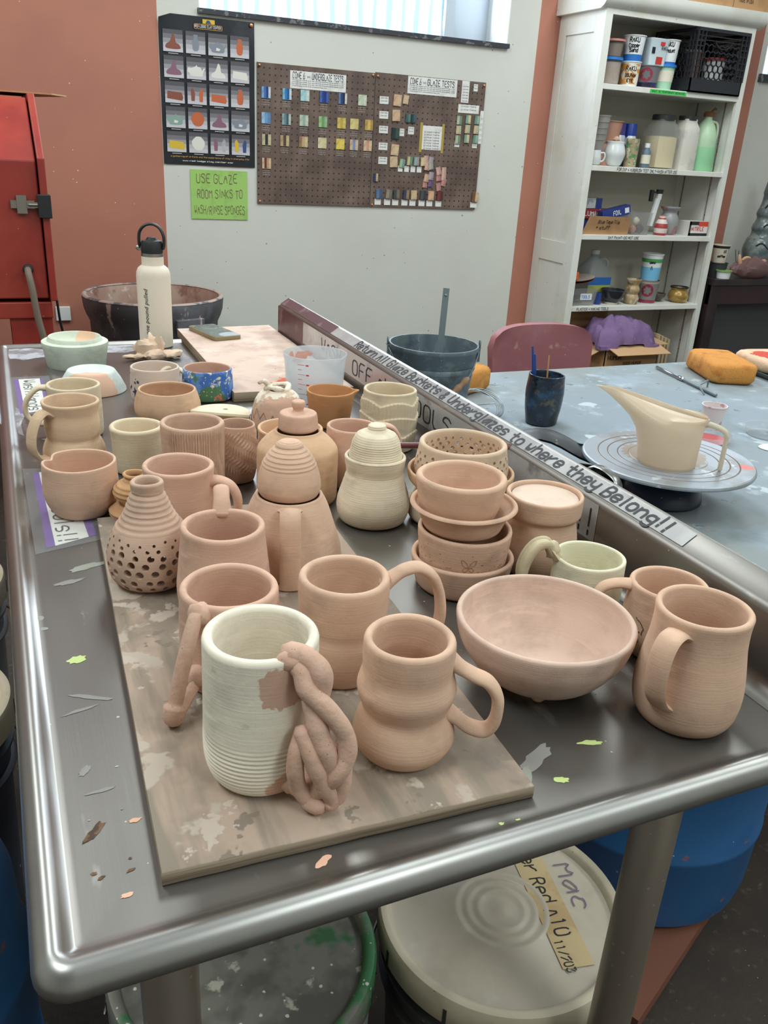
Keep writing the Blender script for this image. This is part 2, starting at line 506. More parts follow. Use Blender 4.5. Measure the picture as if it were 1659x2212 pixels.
# windows: frosted panes with daylight behind, deep white reveal, dark sill edge
pane_m = bpy.data.materials.new('frosted_pane_daylight'); pane_m.use_nodes = True
_nt = pane_m.node_tree; _b = _nt.nodes['Principled BSDF']; _L = _nt.links.new
_tc = _nt.nodes.new('ShaderNodeTexCoord'); _mp = _nt.nodes.new('ShaderNodeMapping'); _mp.inputs['Scale'].default_value = (9, 1, 2.2); _mp.inputs['Rotation'].default_value = (0, 0.10, 0)
_L(_tc.outputs['Object'], _mp.inputs['Vector'])
_w = _nt.nodes.new('ShaderNodeTexWave'); _w.inputs['Scale'].default_value = 0.5; _w.inputs['Distortion'].default_value = 3.2; _w.inputs['Detail'].default_value = 2.0; _w.inputs['Detail Scale'].default_value = 1.6
_L(_mp.outputs[0], _w.inputs['Vector'])
_cr = _nt.nodes.new('ShaderNodeValToRGB'); _cr.color_ramp.elements[0].color = lin((138, 176, 218)); _cr.color_ramp.elements[1].color = lin((232, 244, 254)); _cr.color_ramp.elements[0].position = 0.08; _cr.color_ramp.elements[1].position = 0.42
_L(_w.outputs['Fac'], _cr.inputs[0]); _L(_cr.outputs[0], _b.inputs['Emission Color']); _b.inputs['Emission Strength'].default_value = 1.0
_b.inputs['Base Color'].default_value = lin((190, 205, 220)); _b.inputs['Roughness'].default_value = 0.3
frame_m = mat('window_frame_grey', (196, 206, 216), 0.4, 0.2)
structure('window_1', MB().box(0.83, 2.06, WY + 0.185, WY + 0.195, 1.74, 2.64), pane_m, smooth=0)
structure('window_2', MB().box(3.92, 5.1, WY + 0.185, WY + 0.195, 1.74, 2.64), pane_m, smooth=0)
structure('trim_1', MB().box(2.05, 2.10, WY + 0.15, WY + 0.21, 1.755, 2.62).box(0.858, 2.31, WY + 0.19, WY + 0.25, 1.72, 1.765).box(0.858, 2.31, WY + 0.19, WY + 0.25, 2.60, 2.64).box(2.10, 2.32, WY + 0.2, WY + 0.25, 1.75, 2.64).box(1.0, 2.05, WY + 0.15, WY + 0.19, 1.985, 2.015), frame_m, smooth=0)
structure('trim_2', MB().box(2.306, 2.312, WY - 0.001, WY + 0.2, 1.765, 2.62).box(3.918, 3.922, WY - 0.001, WY + 0.2, 1.765, 2.62), white_m, smooth=0)
structure('trim_3', MB().box(0.85, 2.315, WY - 0.018, WY + 0.2, 1.745, 1.764).box(3.9, 5.1, WY - 0.018, WY + 0.2, 1.725, 1.764), mat('dark_sill_edge', (48, 50, 58), 0.5, layers=[('noise', (110, 110, 110), 30, 0.55, 0.6)]), smooth=0)
tag(MB().tube([(2.13 + 0.004 * math.sin(k), WY + 0.13, 2.6 - 0.05 * k) for k in range(13)] + [(2.15, WY + 0.13, 2.0 + 0.05 * k) for k in range(12)], 0.0035, 6).build('blind_chain', white_m),
    'thin pull chain hanging beside the window frame', 'chain')
for i, (lx, ly) in enumerate(TUBES):
    t = thing('ceiling_light', 'flush white ceiling light panel on the ceiling', 'ceiling light', (lx, ly, 2.865), 0, 'ceiling light panels')
    MB().box(-0.31, 0.31, -0.61, -0.58, 0, 0.035).box(-0.31, 0.31, 0.58, 0.61, 0, 0.035).box(-0.31, -0.28, -0.6, 0.6, 0, 0.035).box(0.28, 0.31, -0.6, 0.6, 0, 0.035).build('frame', white_m, t, smooth=0)

# ------------------------------------------------------------------ the steel glaze table
TZ = 0.86; BZ = 0.871
steel_m = mat('brushed_stainless_steel', (138, 134, 129), 0.40, 0.88,
              layers=[('noise', (120, 116, 113), 5, 0.45, 0.7, (1, 0.25, 1)), ('noise', (176, 172, 168), 24, 0.63, 0.72, (1, 0.3, 1)), ('spots', (200, 190, 178), 42, 0.05)],
              bump=(260, 0.00006), stretch=(1, 0.04, 1), aniso=0.3)
steel2_m = mat('bright_stainless_rim', (160, 158, 155), 0.36, 0.95, layers=[('noise', (150, 146, 142), 9, 0.5, 0.75)])
tab = thing('steel_table', 'long stainless steel glaze table with raised rounded rim, crowded with pots', 'table', (0.29, 1.15, 0))
TX0, TX1, TY0, TY1 = -0.0285, 0.604, 0.352, 1.94
def trect(d, z, rc=0.024, n=6):
    r = max(0.003, rc - d)
    return [(x, y, z) for x, y in rnd_rect(TX0 + d, TX1 - d * 0.12, TY0 + d, TY1 - d, r, n)]
tp = [(0.06, 0.86), (0.030, 0.86), (0.0250, 0.8605), (0.0215, 0.8620), (0.0190, 0.8640), (0.0165, 0.8657), (0.0135, 0.8666), (0.0100, 0.8660), (0.0066, 0.8640), (0.0036, 0.8608), (0.0014, 0.8566), (0.0002, 0.852), (0.0006, 0.8485), (0.003, 0.846), (0.03, 0.846)]
top = MB()
n_ = len(trect(0, 0)); top.rings([trect(d, z) for d, z in tp[:3]], True, True, False, 0)
top.rings([trect(d, z) for d, z in tp[2:]], True, False, False, 1)
top.build('table_top', [steel_m, steel2_m], tab, world=True, smooth=50)
SX = 0.587
spl = [(SX, 0.8605), (SX, 0.930), (SX + 0.0015, 0.9355), (SX + 0.006, 0.939), (0.612, 0.9515), (0.616, 0.952), (0.619, 0.949), (0.619, 0.905), (0.616, 0.905), (0.616, 0.945), (0.606, 0.942), (0.597, 0.93), (0.592, 0.8605)]
MB().prism([(x, z) for x, z in spl], 0.372, 1.935, 0, 'y').build('backsplash', steel_m, tab, world=True, smooth=40)
cov = [(SX - 0.02 * (1 - math.sin(a)), 0.8604 + 0.02 * (1 - math.cos(a))) for a in [PI / 2 * k / 6 for k in range(7)]]
cov += [(SX + 0.001, 0.8804), (SX + 0.001, 0.8602)]
MB().prism(cov, 0.40, 1.90, 0, 'y').build('cove', steel_m, tab, world=True, smooth=40)
for x, y in ((0.055, 0.436), (0.49, 0.436), (0.055, 1.86), (0.54, 1.86)):
    lg = MB(); lg.tube([(x, y, 0.0), (x, y, 0.84)], 0.0205, 24).lathe([(0.0001, 0.80), (0.024, 0.80), (0.024, 0.845), (0.0001, 0.845)], 24, 0, (x, y, 0))
    lg.build('leg', mat('steel_leg', (164, 154, 142), 0.42, 0.85, layers=[('spots', (190, 180, 170), 60, 0.12)]), tab, world=True)
tape_m = mat('clear_tape_silver', (176, 176, 176), 0.22, 0.25, layers=[('noise', (205, 205, 206), 8, 0.5, 0.7), ('noise', (140, 138, 138), 14, 0.58, 0.66)])
ink_m = mat('black_marker', (24, 22, 26), 0.5)
ax, az_ = Vector((0.0, -1.0, 0)), Vector((0.019, 0, 0.0125)).normalized()
lipn = Vector((0, -1, 0)).cross(az_)
lipo = Vector((0.5945, 0, 0.94)) + lipn * 0.0005
tape = MB()
def lipq(y0, y1, a, b, lift): return [lipo + az_ * a + Vector((0, y0, 0)) + lipn * lift, lipo + az_ * a + Vector((0, y1, 0)) + lipn * lift, lipo + az_ * b + Vector((0, y1, 0)) + lipn * lift, lipo + az_ * b + Vector((0, y0, 0)) + lipn * lift]
tape.quad(*lipq(1.62, 0.575, -0.0005, 0.0195, 0.0002))
tape.quad(*[Vector((SX - 0.0004, y, z)) for y, z in ((1.75, 0.888), (0.70, 0.888), (0.70, 0.934), (1.75, 0.934))])
tape.build('tape_strip', tape_m, tab, world=True, smooth=0)
maroon_m = mat('maroon_paint_worn', (92, 62, 66), 0.4, layers=[('noise', (120, 96, 96), 20, 0.55, 0.62), ('spots', (190, 180, 176), 50, 0.06)])
mq = MB().quad(*lipq(1.936, 1.60, -0.001, 0.0215, 0.00035)); mq.quad(*[Vector((SX - 0.0003, y, z)) for y, z in ((1.936, 0.862), (1.70, 0.862), (1.62, 0.934), (1.936, 0.934))])
mq.quad(*[Vector((x, 1.9353, z)) for x, z in ((SX, 0.862), (0.619, 0.905), (0.617, 0.952), (SX, 0.935))])
mq.build('painted_end', maroon_m, tab, world=True, smooth=0)
lt = MB()
write(lt, 'Return All Glaze Buckets & Underglazes to where they Belong!!', lipo + Vector((0, 1.475, 0)) + az_ * 0.0025 + lipn * 0.0003, ax, az_, 0.0165, 0.0030, width=0.875, slant=0.12, wob=0.4)
fy = Vector((SX - 0.0006, 0, 0))
write(lt, 'WASH', fy + Vector((0, 1.63, 0.898)), ax, (0, 0, 1), 0.027, 0.0022, width=0.12, wob=0.3)
write(lt, 'OFF ALL TOOLS,', fy + Vector((0, 1.455, 0.896)), ax, (0, 0, 1), 0.027, 0.0023, width=0.43, wob=0.3)
write(lt, 'TO', fy + Vector((0, 0.985, 0.893)), ax, (0, 0, 1), 0.027, 0.0023, width=0.085, wob=0.3)
write(lt, '!!', fy + Vector((0, 0.735, 0.893)), ax, (0, 0, 1), 0.032, 0.0028, width=0.035)
lt.build('lettering', ink_m, tab, world=True, smooth=0)
# dried glaze blobs and smears on the steel
def blob(mb, x, y, rx, ry, a, mi, z=0.8603, jag=0.25, n=18):
    k = len(mb.v); mb.v.append(Vector((x, y, z + 0.0004))); rs = random.Random(int(x * 9999 + y * 777))
    for i in range(n):
        t = 2 * PI * i / n; q = 1 + rs.uniform(-jag, jag)
        u, v = rx * q * math.cos(t), ry * q * math.sin(t)
        mb.v.append(Vector((x + u * math.cos(a) - v * math.sin(a), y + u * math.sin(a) + v * math.cos(a), z)))
    for i in range(n): mb.f.append([k, k + 1 + i, k + 1 + (i + 1) % n]); mb.m.append(mi)
sp = MB()
for x, y, rx, ry, a, mi in ((0.024, 0.681, .009, .006, .2, 0), (0.016, 0.466, .011, .0032, .9, 1), (0.034, 0.425, .003, .0012, .2, 1), (0.035, 0.435, .0012, .001, 0, 1), (0.029, 0.406, .0042, .002, .1, 2), (0.043, 0.468, .004, .002, .1, 2),
                            (0.278, 0.376, .0045, .003, .5, 0), (0.292, 0.377, .003, .002, 0, 0), (0.345, 0.402, .006, .003, -.4, 0), (0.392, 0.431, .010, .003, -.3, 0), (0.15, 0.389, .007, .003, .6, 2), (0.016, 0.53, .006, .003, 1.0, 3),
                            (0.024, 0.505, .010, .0018, .1, 3), (0.012, 0.43, .002, .0013, 0, 1), (0.016, 0.425, .0025, .0012, .4, 1), (-0.004, 0.764, .006, .005, 0, 4), (0.0, 0.743, .004, .003, 0, 4), (0.03, 0.62, .02, .0025, -.5, 3), (0.02, 0.605, .014, .002, .2, 3),
                            (0.05, 0.86, .02, .006, .3, 4), (0.03, 0.83, .016, .004, .2, 3), (0.34, 0.43, .02, .007, .5, 3), (0.32, 0.412, .018, .004, .9, 4), (-0.012, 1.42, .02, .09, .05, 5), (0.03, 1.86, .07, .05, .1, 5), (0.2, 1.88, .12, .035, 0, 5), (0.06, 1.3, .03, .02, .4, 3)):
    blob(sp, x, y, rx, ry, a, mi)
for _ in range(70):
    x, y = random.uniform(-0.01, 0.56), random.uniform(0.40, 1.2)
    if 0.05 < x < 0.34 and y > 0.39: continue
    blob(sp, x, y, random.uniform(.0005, .0014), random.uniform(.0005, .0014), 0, random.choice((2, 2, 4, 3, 6)))
tag(sp.build('glaze_spots', [mat('spot_lime', (190, 206, 130), .7), mat('spot_brown', (104, 70, 30), .4, layers=[('noise', (60, 40, 22), 160, .5, .55)]), mat('spot_peach', (226, 176, 150), .8), mat('smear_grey', (138, 134, 130), .5), mat('smear_sage', (146, 146, 136), .6), mat('smear_white', (176, 176, 184), .5, layers=[('noise', (128, 122, 124), 30, .45, .56)]), mat('spot_white', (220, 218, 212), .7)], tab, world=True), kind='stuff')
# paper reminders taped flat on the table
paper_m = mat('label_paper', (232, 230, 220), .5); purple_m = mat('purple_print', (104, 58, 150), .4)
filmy = plastic_clear('tape_film', (214, 216, 220), 0.72, 0.12)
def strip(name, label, a, b, c, d, word, off, h):
    a, b, c, d = [Vector((p[0], p[1], 0.8604)) for p in (a, b, c, d)]   # a far-left, b near-left, c near-right, d far-right
    t = thing(name, label, 'label', ((a + c) / 2)[:])
    MB().quad(a, b, c, d).build('paper', paper_m, t, world=True, smooth=0)
    up_ = Vector((0, 0, .0002)); ed = MB()
    ed.quad(a + up_, b + up_, b.lerp(c, .17) + up_, a.lerp(d, .17) + up_); ed.quad(d.lerp(a, .1) + up_, c.lerp(b, .17) + up_, c + up_, d + up_)
    ed.build('printed_edge', purple_m, t, world=True, smooth=0)
    l = MB(); xd = (b - a).normalized(); yd = Vector((0, 0, 1)).cross(xd)
    write(l, word, a + xd * off + (d - a) * .3, xd, yd, h, .0020, lift=.0004, width=(b - a).length - .02)
    l.build('lettering', ink_m, t, world=True, smooth=0)
    e = Vector((.012, 0, 0)); g = Vector((0, .014, 0)); q = Vector((0, 0, .0008))
    MB().quad(a - e + g + q, b - e - g + q, c + e - g + q, d + e + g + q).build('clear_tape', filmy, t, world=True, smooth=0)
strip('paper_label', 'white and purple paper label taped flat on the steel under the wide dented cup', (0.010, 1.164), (0.013, 0.918), (0.069, 0.939), (0.056, 1.153), 'Hand Tools!!', 0.012, 0.021)
strip('paper_label', 'white and purple paper label taped flat at the far left edge behind the bulging mug', (0.000, 1.66), (0.004, 1.44), (0.052, 1.455), (0.050, 1.66), 'Wash Hands', 0.01, 0.02)

# ------------------------------------------------------------------ boards
ply_m = mat('stained_plywood', (170, 148, 130), .75, layers=[('noise', (120, 108, 97), 11, .48, .66), ('noise', (136, 123, 108), 30, .5, .62, (1, .12, 1)), ('noise', (178, 163, 148), 18, .57, .60), ('noise', (128, 114, 100), 26, .62, .64), ('noise', (186, 170, 156), 33, .63, .65)], bump=(120, .0003), stretch=(1, .2, 1))
edge_m = mat('plywood_edge', (160, 142, 120), .8, layers=[('noise', (124, 106, 86), 60, .45, .6, (.1, .1, 5))])
def board(name, label, poly, z0, z1, mats):
    cx, cy = sum(p[0] for p in poly) / 4, sum(p[1] for p in poly) / 4
    b = MB(); n = 14
    rows = []
    P = [Vector((p[0] - cx, p[1] - cy)) for p in poly]
    ring = []
    for i in range(4):
        for k in range(n):
            q = P[i].lerp(P[(i + 1) % 4], k / n); j = 1 + .0035 * noise.noise(Vector((q.x * 40, q.y * 40, 3)))
            ring.append(q * j)
    def R(z, s): return [(p.x * s, p.y * s, z) for p in ring]
    b.rings([R(0, .998), R(.0008, 1.0), R(z1 - z0 - .0008, 1.0)], True, True, False, 1)
    b.rings([R(z1 - z0 - .0008, 1.0), R(z1 - z0, .997)], True, False, True, 0)
    return tag(b.build(name, mats, None, (cx, cy, z0), smooth=60), label, 'board')
board('wooden_board', 'stained plywood ware board under the front mugs', [(0.050, 0.405), (0.314, 0.393), (0.336, 0.951), (0.072, 0.963)], 0.8602, BZ, [ply_m, edge_m])
pale_m = mat('pale_clay_board', (206, 180, 164), .8, layers=[('noise', (186, 156, 140), 16, .45, .65), ('noise', (214, 196, 184), 10, .55, .68), ('at', (196, 92, 62), (.03, -.25, .009), .06, .07), ('spots', (150, 70, 60), 40, .07)], bump=(150, .0002))
board('wooden_board', 'pale clay-dusted board at the far end of the table with a phone on it', [(0.354, 1.431), (0.578, 1.425), (0.583, 2.0), (0.360, 1.985)], 0.8602, 0.878, [pale_m, edge_m])

# ------------------------------------------------------------------ clay bodies
peach = clay('peach_bisque', (209, 174, 150))
pink = clay('pink_bisque', (208, 170, 149))
tan = clay('tan_bisque', (210, 180, 150))
warm = clay('warm_bisque', (211, 174, 142))
cream = clay('cream_stoneware', (222, 208, 184))
creamy = clay('ivory_stoneware', (216, 198, 170))
terra = clay('orange_terracotta', (193, 142, 100))
coilc = clay('amber_terracotta', (197, 153, 113))
sage = clay('pale_green_stoneware', (222, 216, 190))
mint = clay('mint_plaster', (206, 212, 196), rings=None, extra=[('at', (226, 188, 158), (0.022, 0.028, 0.046), 0.022, 0.012)])
mint2 = clay('mint_glazed_bisque', (206, 212, 206), rings=None, extra=[('at', (222, 182, 158), (-0.012, -0.058, 0.004), 0.052, 0.016)])
white_c = clay('white_stoneware', (232, 222, 204), rings=(0.0022, 0.00014),
               extra=[('at', (204, 166, 146), (0.004, -0.0385, 0.094), 0.017, 0.020), ('at', (204, 166, 144), (0.008, -0.037, 0.010), 0.0155, 0.014), ('noise', (206, 202, 178), 28, .64, .7)])
slip = mat('peach_slip_coil', (206, 170, 150), .95, spec=.1, layers=[('noise', (188, 150, 130), 30, .5, .75), ('spots', (170, 132, 112), 240, .13)], bump=(220, .0007))

P_ = pot
# --- on the plywood board, front to back
wm = thing('mug', 'tall white mug with a knotted peach clay handle at the front of the plywood board', 'mug', (0.134, 0.478, BZ), 0, 'bisque mugs')
def white_fn(th, r, z, k, outer):
    if outer and 0.004 < z < 0.05: r += 0.00042 * math.sin(z * 1800 + 1.5 * math.sin(th)) * min(1, (0.05 - z) / 0.02)
    return r, z
vessel([(.030, 0), (.033, .003), (.0375, .011), (.0402, .026), (.0399, .06), (.0394, .093), (.0394, .1165)], .0075, n=230, segs=96, fn=white_fn, wob=.003).build('body', white_c, wm, smooth=50)
S = [[(.010, -.031, .115), (.0171, -.0345, .1135), (.0214, -.0395, .1125), (.0263, -.0442, .106), (.0276, -.0449, .0958), (.0257, -.0423, .083), (.0239, -.0457, .0708), (.0262, -.0508, .0565), (.030, -.0568, .0469)],
     [(.0139, -.038, .108), (.0155, -.0425, .1055), (.0169, -.0482, .0963), (.0265, -.0539, .0855), (.035, -.0585, .074), (.0403, -.0604, .0622), (.0405, -.0628, .0486), (.0345, -.0635, .0365), (.0281, -.0575, .0233), (.0221, -.051, .012), (.0189, -.053, .0085), (.0235, -.0585, .0075)],
     [(.0224, -.0448, .0854), (.0225, -.0523, .0716), (.0256, -.0577, .0576), (.0291, -.0591, .0467), (.0301, -.0552, .0322), (.0272, -.0507, .0202), (.016, -.042, .012), (.010, -.032, .014)],
     [(.0149, -.047, .0627), (.0097, -.0517, .0507), (.0081, -.053, .039), (.0116, -.050, .0208), (.018, -.0525, .0095)],
     [(.0133, -.0500, .0656), (.0169, -.0577, .0512), (.0218, -.0595, .0369), (.0275, -.0603, .0224), (.0329, -.0599, .0115), (.0305, -.0592, .0078)],
     [(.0413, -.0578, .0409), (.04, -.0604, .0231), (.0358, -.0599, .0109)]]

for i, s_ in enumerate(S):
    p = spline(s_, 7); r_ = (.0078, .0066, .0072, .0058, .0060, .0054)[i]
    b = MB(); b.tube(p, [r_ * (1 + .12 * noise.noise(q * 90)) for q in p], 12)
    if i == 0: b.ball((.011, -.034, .1115), .0095, 14, (1.2, .8, .8), jit=.25)
    if i == 2: b.ball((.013, -.034, .013), .010, 14, (1.1, 1, .9), jit=.25)
    b.build('handle_strand', slip, wm, smooth=70)

cm = thing('mug', 'peach mug with a long finger-like curled handle just behind the tall white mug', 'mug', (0.142, 0.600, BZ), 0, 'bisque mugs')
vessel([(.034, 0), (.038, .004), (.0415, .02), (.041, .06), (.0399, .087)], .0065, seed=5).build('body', pink, cm, smooth=50)
a_ = math.radians(223); dd = Vector((math.cos(a_), math.sin(a_), 0))
hb = MB()
pp = spline([dd * r + Vector((0, 0, z)) for r, z in ((.036, .078), (.0445, .081), (.0505, .074), (.0575, .0605), (.0665, .043), (.0735, .026), (.079, .013), (.0775, .0085), (.068, .011), (.056, .018), (.044, .024), (.036, .026))], 8)
rad = [.0052 + .0010 * math.sin(i * .05) + (.0026 if 44 < i < 58 else 0) for i in range(len(pp))]
hb.tube(pp, rad, 12); hb.ball(dd * .041 + Vector((0, 0, .08)), .0095, 14, jit=.3); hb.ball(dd * .043 + Vector((0, 0, .023)), .011, 14, jit=.3)
hb.build('handle', slip, cm, smooth=70)

P_('mug', 'smooth pinkish mug with its handle turned away, between the pierced vase and the domed jar', 'mug', (0.166, 0.722, BZ),
   [(.038, 0), (.044, .007), (.0453, .022), (.0439, .0365), (.0419, .0546), (.0399, .0723), (.0398, .086)], pink,
   [([(.036, .079), (.0435, .092), (.056, .098), (.070, .088), (.076, .064), (.068, .036), (.048, .022), (.040, .021)], 78, .008, .0042)], group='bisque mugs', t=.0065)

def neck_fn(th, r, z, k, outer):
    if outer and .062 < z < .100: r += .0006 * math.sin((z - .062) * 2 * PI / .0052)
    return r, z
vz = vessel([(.026, 0), (.0345, .004), (.0402, .012), (.0425, .026), (.0415, .041), (.0355, .0575), (.0285, .0687), (.0235, .0777), (.0182, .0919), (.0154, .098), (.0158, .103), (.0163, .1097)], .005, n=90, segs=80, fn=neck_fn).build('vase', clay('brown_pink_bisque', (199, 168, 148)), None, (0.108, 0.790, BZ), smooth=50)
cs = []; rs_ = random.Random(4)
Rv, _ = prof_fn([(.026, 0), (.0345, .004), (.0402, .012), (.0425, .026), (.0415, .041), (.0355, .0575), (.0285, .0687)])
for row, (z, n, r) in enumerate(((.008, 18, .0032), (.0165, 19, .0039), (.0255, 19, .0040), (.0345, 19, .0039), (.0430, 18, .0035), (.0500, 19, .0021), (.0555, 19, .0017))):
    for i in range(n):
        a = 2 * PI * (i + .5 * (row % 2) + rs_.uniform(-.12, .12)) / n; zq = z + rs_.uniform(-.0016, .0016)
        d = Vector((math.cos(a), math.sin(a), (zq - .03) * 12)); R = Rv(zq)
        cs.append((Vector((R * math.cos(a), R * math.sin(a), zq)), d, r * rs_.uniform(.85, 1.1), .0125))
cut(vz, cs)
tag(vz, 'narrow-necked vase with rows of round pierced holes on the back left of the plywood board', 'vase')

dj = thing('lidded_jar', 'tall peach jar with a big ridged dome lid and a strap handle facing front', 'jar', (0.251, 0.786, BZ), 0, 'lidded clay jars')
vessel([(.052, 0), (.0555, .005), (.0553, .0229), (.0477, .0485), (.0414, .0678), (.0353, .0800), (.031, .0822)], .004, seed=3).build('body', peach, dj, smooth=50)
def dome_fn(th, r, z, k):
    if .112 < z < .139: r += .0005 * (1 if math.sin(z * 2 * PI / .0042) > .2 else -.6)
    return r, z
dp = [(p.x, p.y) for p in spline([(.0305, .0825), (.0324, .087), (.0331, .0925), (.0318, .102), (.0275, .1153), (.021, .1266), (.0146, .1335), (.0118, .1378), (.006, .1393), (.0001, .1395)], 14)]
MB().lathe([(.0001, .083)] + dp, 72, 0, (0, 0, 0), dome_fn).build('lid', peach, dj, smooth=50)
handle_mb([(.040, .078), (.052, .0815), (.0615, .075), (.0655, .055), (.066, .035), (.0655, .012), (.064, .003)], -106, .0105, .0032).build('handle', peach, dj, smooth=70)

P_('mug', 'peach mug with soft waist and big rounded handle on the right, behind the twin-bulge mug', 'mug', (0.233, 0.577, BZ),
   [(.031, 0), (.0345, .006), (.0378, .020), (.0376, .035), (.0358, .047), (.0368, .055), (.0379, .0715), (.0382, .083), (.0377, .0942)], peach,
   [([(.0345, .082), (.042, .0885), (.052, .0945), (.0645, .0955), (.077, .0855), (.084, .068), (.086, .046), (.081, .027), (.066, .017), (.046, .019), (.036, .022)], -10, .0085, .0046)], group='bisque mugs', t=.0068)
P_('mug', 'peach mug of two stacked bulges, front right on the plywood board', 'mug', (0.240, 0.464, BZ),
   [(.024, 0), (.031, .003), (.0375, .013), (.0382, .020), (.0355, .031), (.0320, .040), (.0335, .046), (.0368, .057), (.0355, .065), (.0335, .073), (.0338, .085), (.0334, .0993)], peach,
   [([(.030, .083), (.037, .0775), (.048, .0715), (.0595, .066), (.0672, .053), (.067, .034), (.0605, .0245), (.048, .0265), (.037, .0345), (.031, .0385)], -28, .0085, .0046)], group='bisque mugs', t=.0066)
P_('mug', 'large pinkish mug with thick round handle on the right, behind the pierced vase', 'mug', (0.157, 0.893, BZ),
   [(.034, 0), (.038, .006), (.0388, .030), (.0383, .0536), (.038, .0705), (.0393, .0853)], pink,
   [([(.035, .0665), (.045, .068), (.057, .063), (.064, .052), (.0655, .038), (.060, .024), (.047, .017), (.037, .019)], -25, .0085, .005)], group='bisque mugs', t=.006)

# --- on the bare steel to the right of the board
bo = thing('bowl', 'large wide open peach bowl on three stubby feet at the front of the table', 'bowl', (0.401, 0.523, TZ), 0, 'bisque bowls')
vessel([(.030, .0065), (.044, .009), (.0575, .019), (.0715, .0395), (.0765, .055), (.0778, .0662)], .0055, floor=.0125, n=40, segs=110, wob=.003).build('body', clay('light_peach_bisque', (212, 184, 168)), bo, smooth=50)
for k in range(3):
    a = math.radians(-122 + 120 * k)
    MB().ball((.034 * math.cos(a), .034 * math.sin(a), .0055), .0062, 12, (1.1, 1.1, .95)).build('foot', peach, bo, smooth=70)
P_('mug', 'tall pear-shaped peach mug at the front right, its strap handle facing left', 'mug', (0.490, 0.437, TZ),
   [(.034, 0), (.0385, .005), (.0425, .014), (.0442, .030), (.0432, .045), (.041, .0597), (.0386, .075), (.0377, .088), (.0379, .098), (.0388, .1067)], peach,
   [([(.034, .091), (.0425, .0955), (.0535, .0935), (.0605, .083), (.062, .066), (.0585, .048), (.050, .035), (.041, .028)], -160, .0095, .0034)], group='bisque mugs', t=.0056, n=44)
im = thing('mug', 'peach mug with incised dark line drawing, half hidden behind the pear-shaped mug', 'mug', (0.539, 0.527, TZ), 0, 'bisque mugs')
io = [(.027, 0), (.033, .005), (.0375, .018), (.0375, .040), (.0362, .057), (.0363, .0741)]
vessel(io, .0055, seed=9).build('body', peach, im, smooth=50)
handle_mb([(.033, .067), (.0465, .067), (.0595, .0615), (.0645, .0495), (.062, .035), (.050, .026), (.038, .025)], 150, .0075, .0044).build('handle', peach, im, smooth=70)
Ri, _ = prof_fn(io); dm = MB(); rs_ = random.Random(11)
for q in range(9):
    x, y = rs_.uniform(-.02, .02), rs_.uniform(.012, .04); a = rs_.uniform(0, 6); prv = []
    for k in range(9):
        x += .0032 * math.cos(a); y += .0022 * math.sin(a); a += rs_.uniform(-.8, .8); prv.append((x, max(.006, min(.046, y))))
    for u, v in zip(prv, prv[1:]):
        d = Vector((v[0] - u[0], v[1] - u[1])); d.normalize(); e = Vector((-d.y, d.x)) * .0005
        decal([(u[0] + e.x, u[1] + e.y), (v[0] + e.x, v[1] + e.y), (v[0] - e.x, v[1] - e.y), (u[0] - e.x, u[1] - e.y)], Ri, 0, math.radians(-135), dm)
dm.build('incised_drawing', mat('incised_line_dark', (96, 76, 62), .9), im, smooth=0)
gm = thing('mug', 'pale green mug with a leaf-like twisted handle between the lidded cup and the wide bowl', 'mug', (0.508, 0.607, TZ), 0, 'bisque mugs')
vessel([(.027, 0), (.032, .005), (.0355, .020), (.0358, .040), (.0352, .055), (.0353, .069)], .004, seed=21).build('body', sage, gm, smooth=50)
hp = [(.034, .066), (.041, .0745), (.0465, .0805), (.0565, .077), (.0648, .0635), (.0675, .046), (.062, .028), (.048, .018), (.035, .018)]
hm = handle_mb(hp, 160, .0085, .003); handle_mb(hp, 154, .0035, .0045, mb=hm); handle_mb(hp, 167, .003, .0045, mb=hm)
d_ = Vector((math.cos(math.radians(160)), math.sin(math.radians(160)), 0)); hm.ball(d_ * .039 + Vector((0, 0, .073)), .0075, 12, (1, 1, 1.2), jit=.3)
hm.build('handle', clay('sage_cream_bisque', (197, 183, 153)), gm, smooth=60)
lc = thing('lidded_cup', 'tall peach cup with banded rim and flat sunken lid beside the steel backsplash', 'cup', (0.522, 0.714, TZ), 0, 'lidded clay jars')
vessel([(.036, 0), (.040, .005), (.0425, .020), (.0412, .040), (.0375, .0595), (.0376, .0655), (.0408, .069), (.0417, .074), (.042, .0921)], .0045, n=50, seed=4).build('body', peach, lc, smooth=50)
MB().lathe([(.0001, .081), (.0362, .081), (.0368, .083), (.0366, .087), (.035, .0868), (.032, .0862), (.0001, .0855)], 60).build('lid', clay('pale_peach_bisque', (215, 192, 175)), lc)

# --- nested stack of four bowls
V = Vector
sx, sy = 0.420, 0.706
tag(vessel([(.042, 0), (.048, .004), (.0522, .020), (.0555, .0395)], .0055, seed=1).build('bowl', peach, None, (sx, sy, TZ), smooth=50), 'plain wide peach bowl at the bottom of the four-bowl stack', 'bowl', 'stacked clay bowls')
b3o = [(.040, 0), (.044, .004), (.0468, .028), (.0492, .050), (.050, .0625)]
b3 = thing('bowl', 'straight-sided bowl stamped with a butterfly and dots, second from the bottom of the stack', 'bowl', (sx, sy, TZ + .0062), 0, 'stacked clay bowls')
vessel(b3o, .005, seed=2).build('body', peach, b3, smooth=50)
R3, _ = prof_fn(b3o); dm = MB(); rs_ = random.Random(3)
for k in range(110):
    a0 = rs_.uniform(-PI, PI); z0 = .030 + rs_.random() ** 1.6 * .024 * rs_.choice((1, 1, .4)); e = rs_.uniform(.4, 1.3)
    decal([(.0011 * math.cos(2 * PI * i / 6) * e, .0005 * math.sin(2 * PI * i / 6)) for i in range(6)], R3, z0, a0, dm)
ab = math.radians(-112)
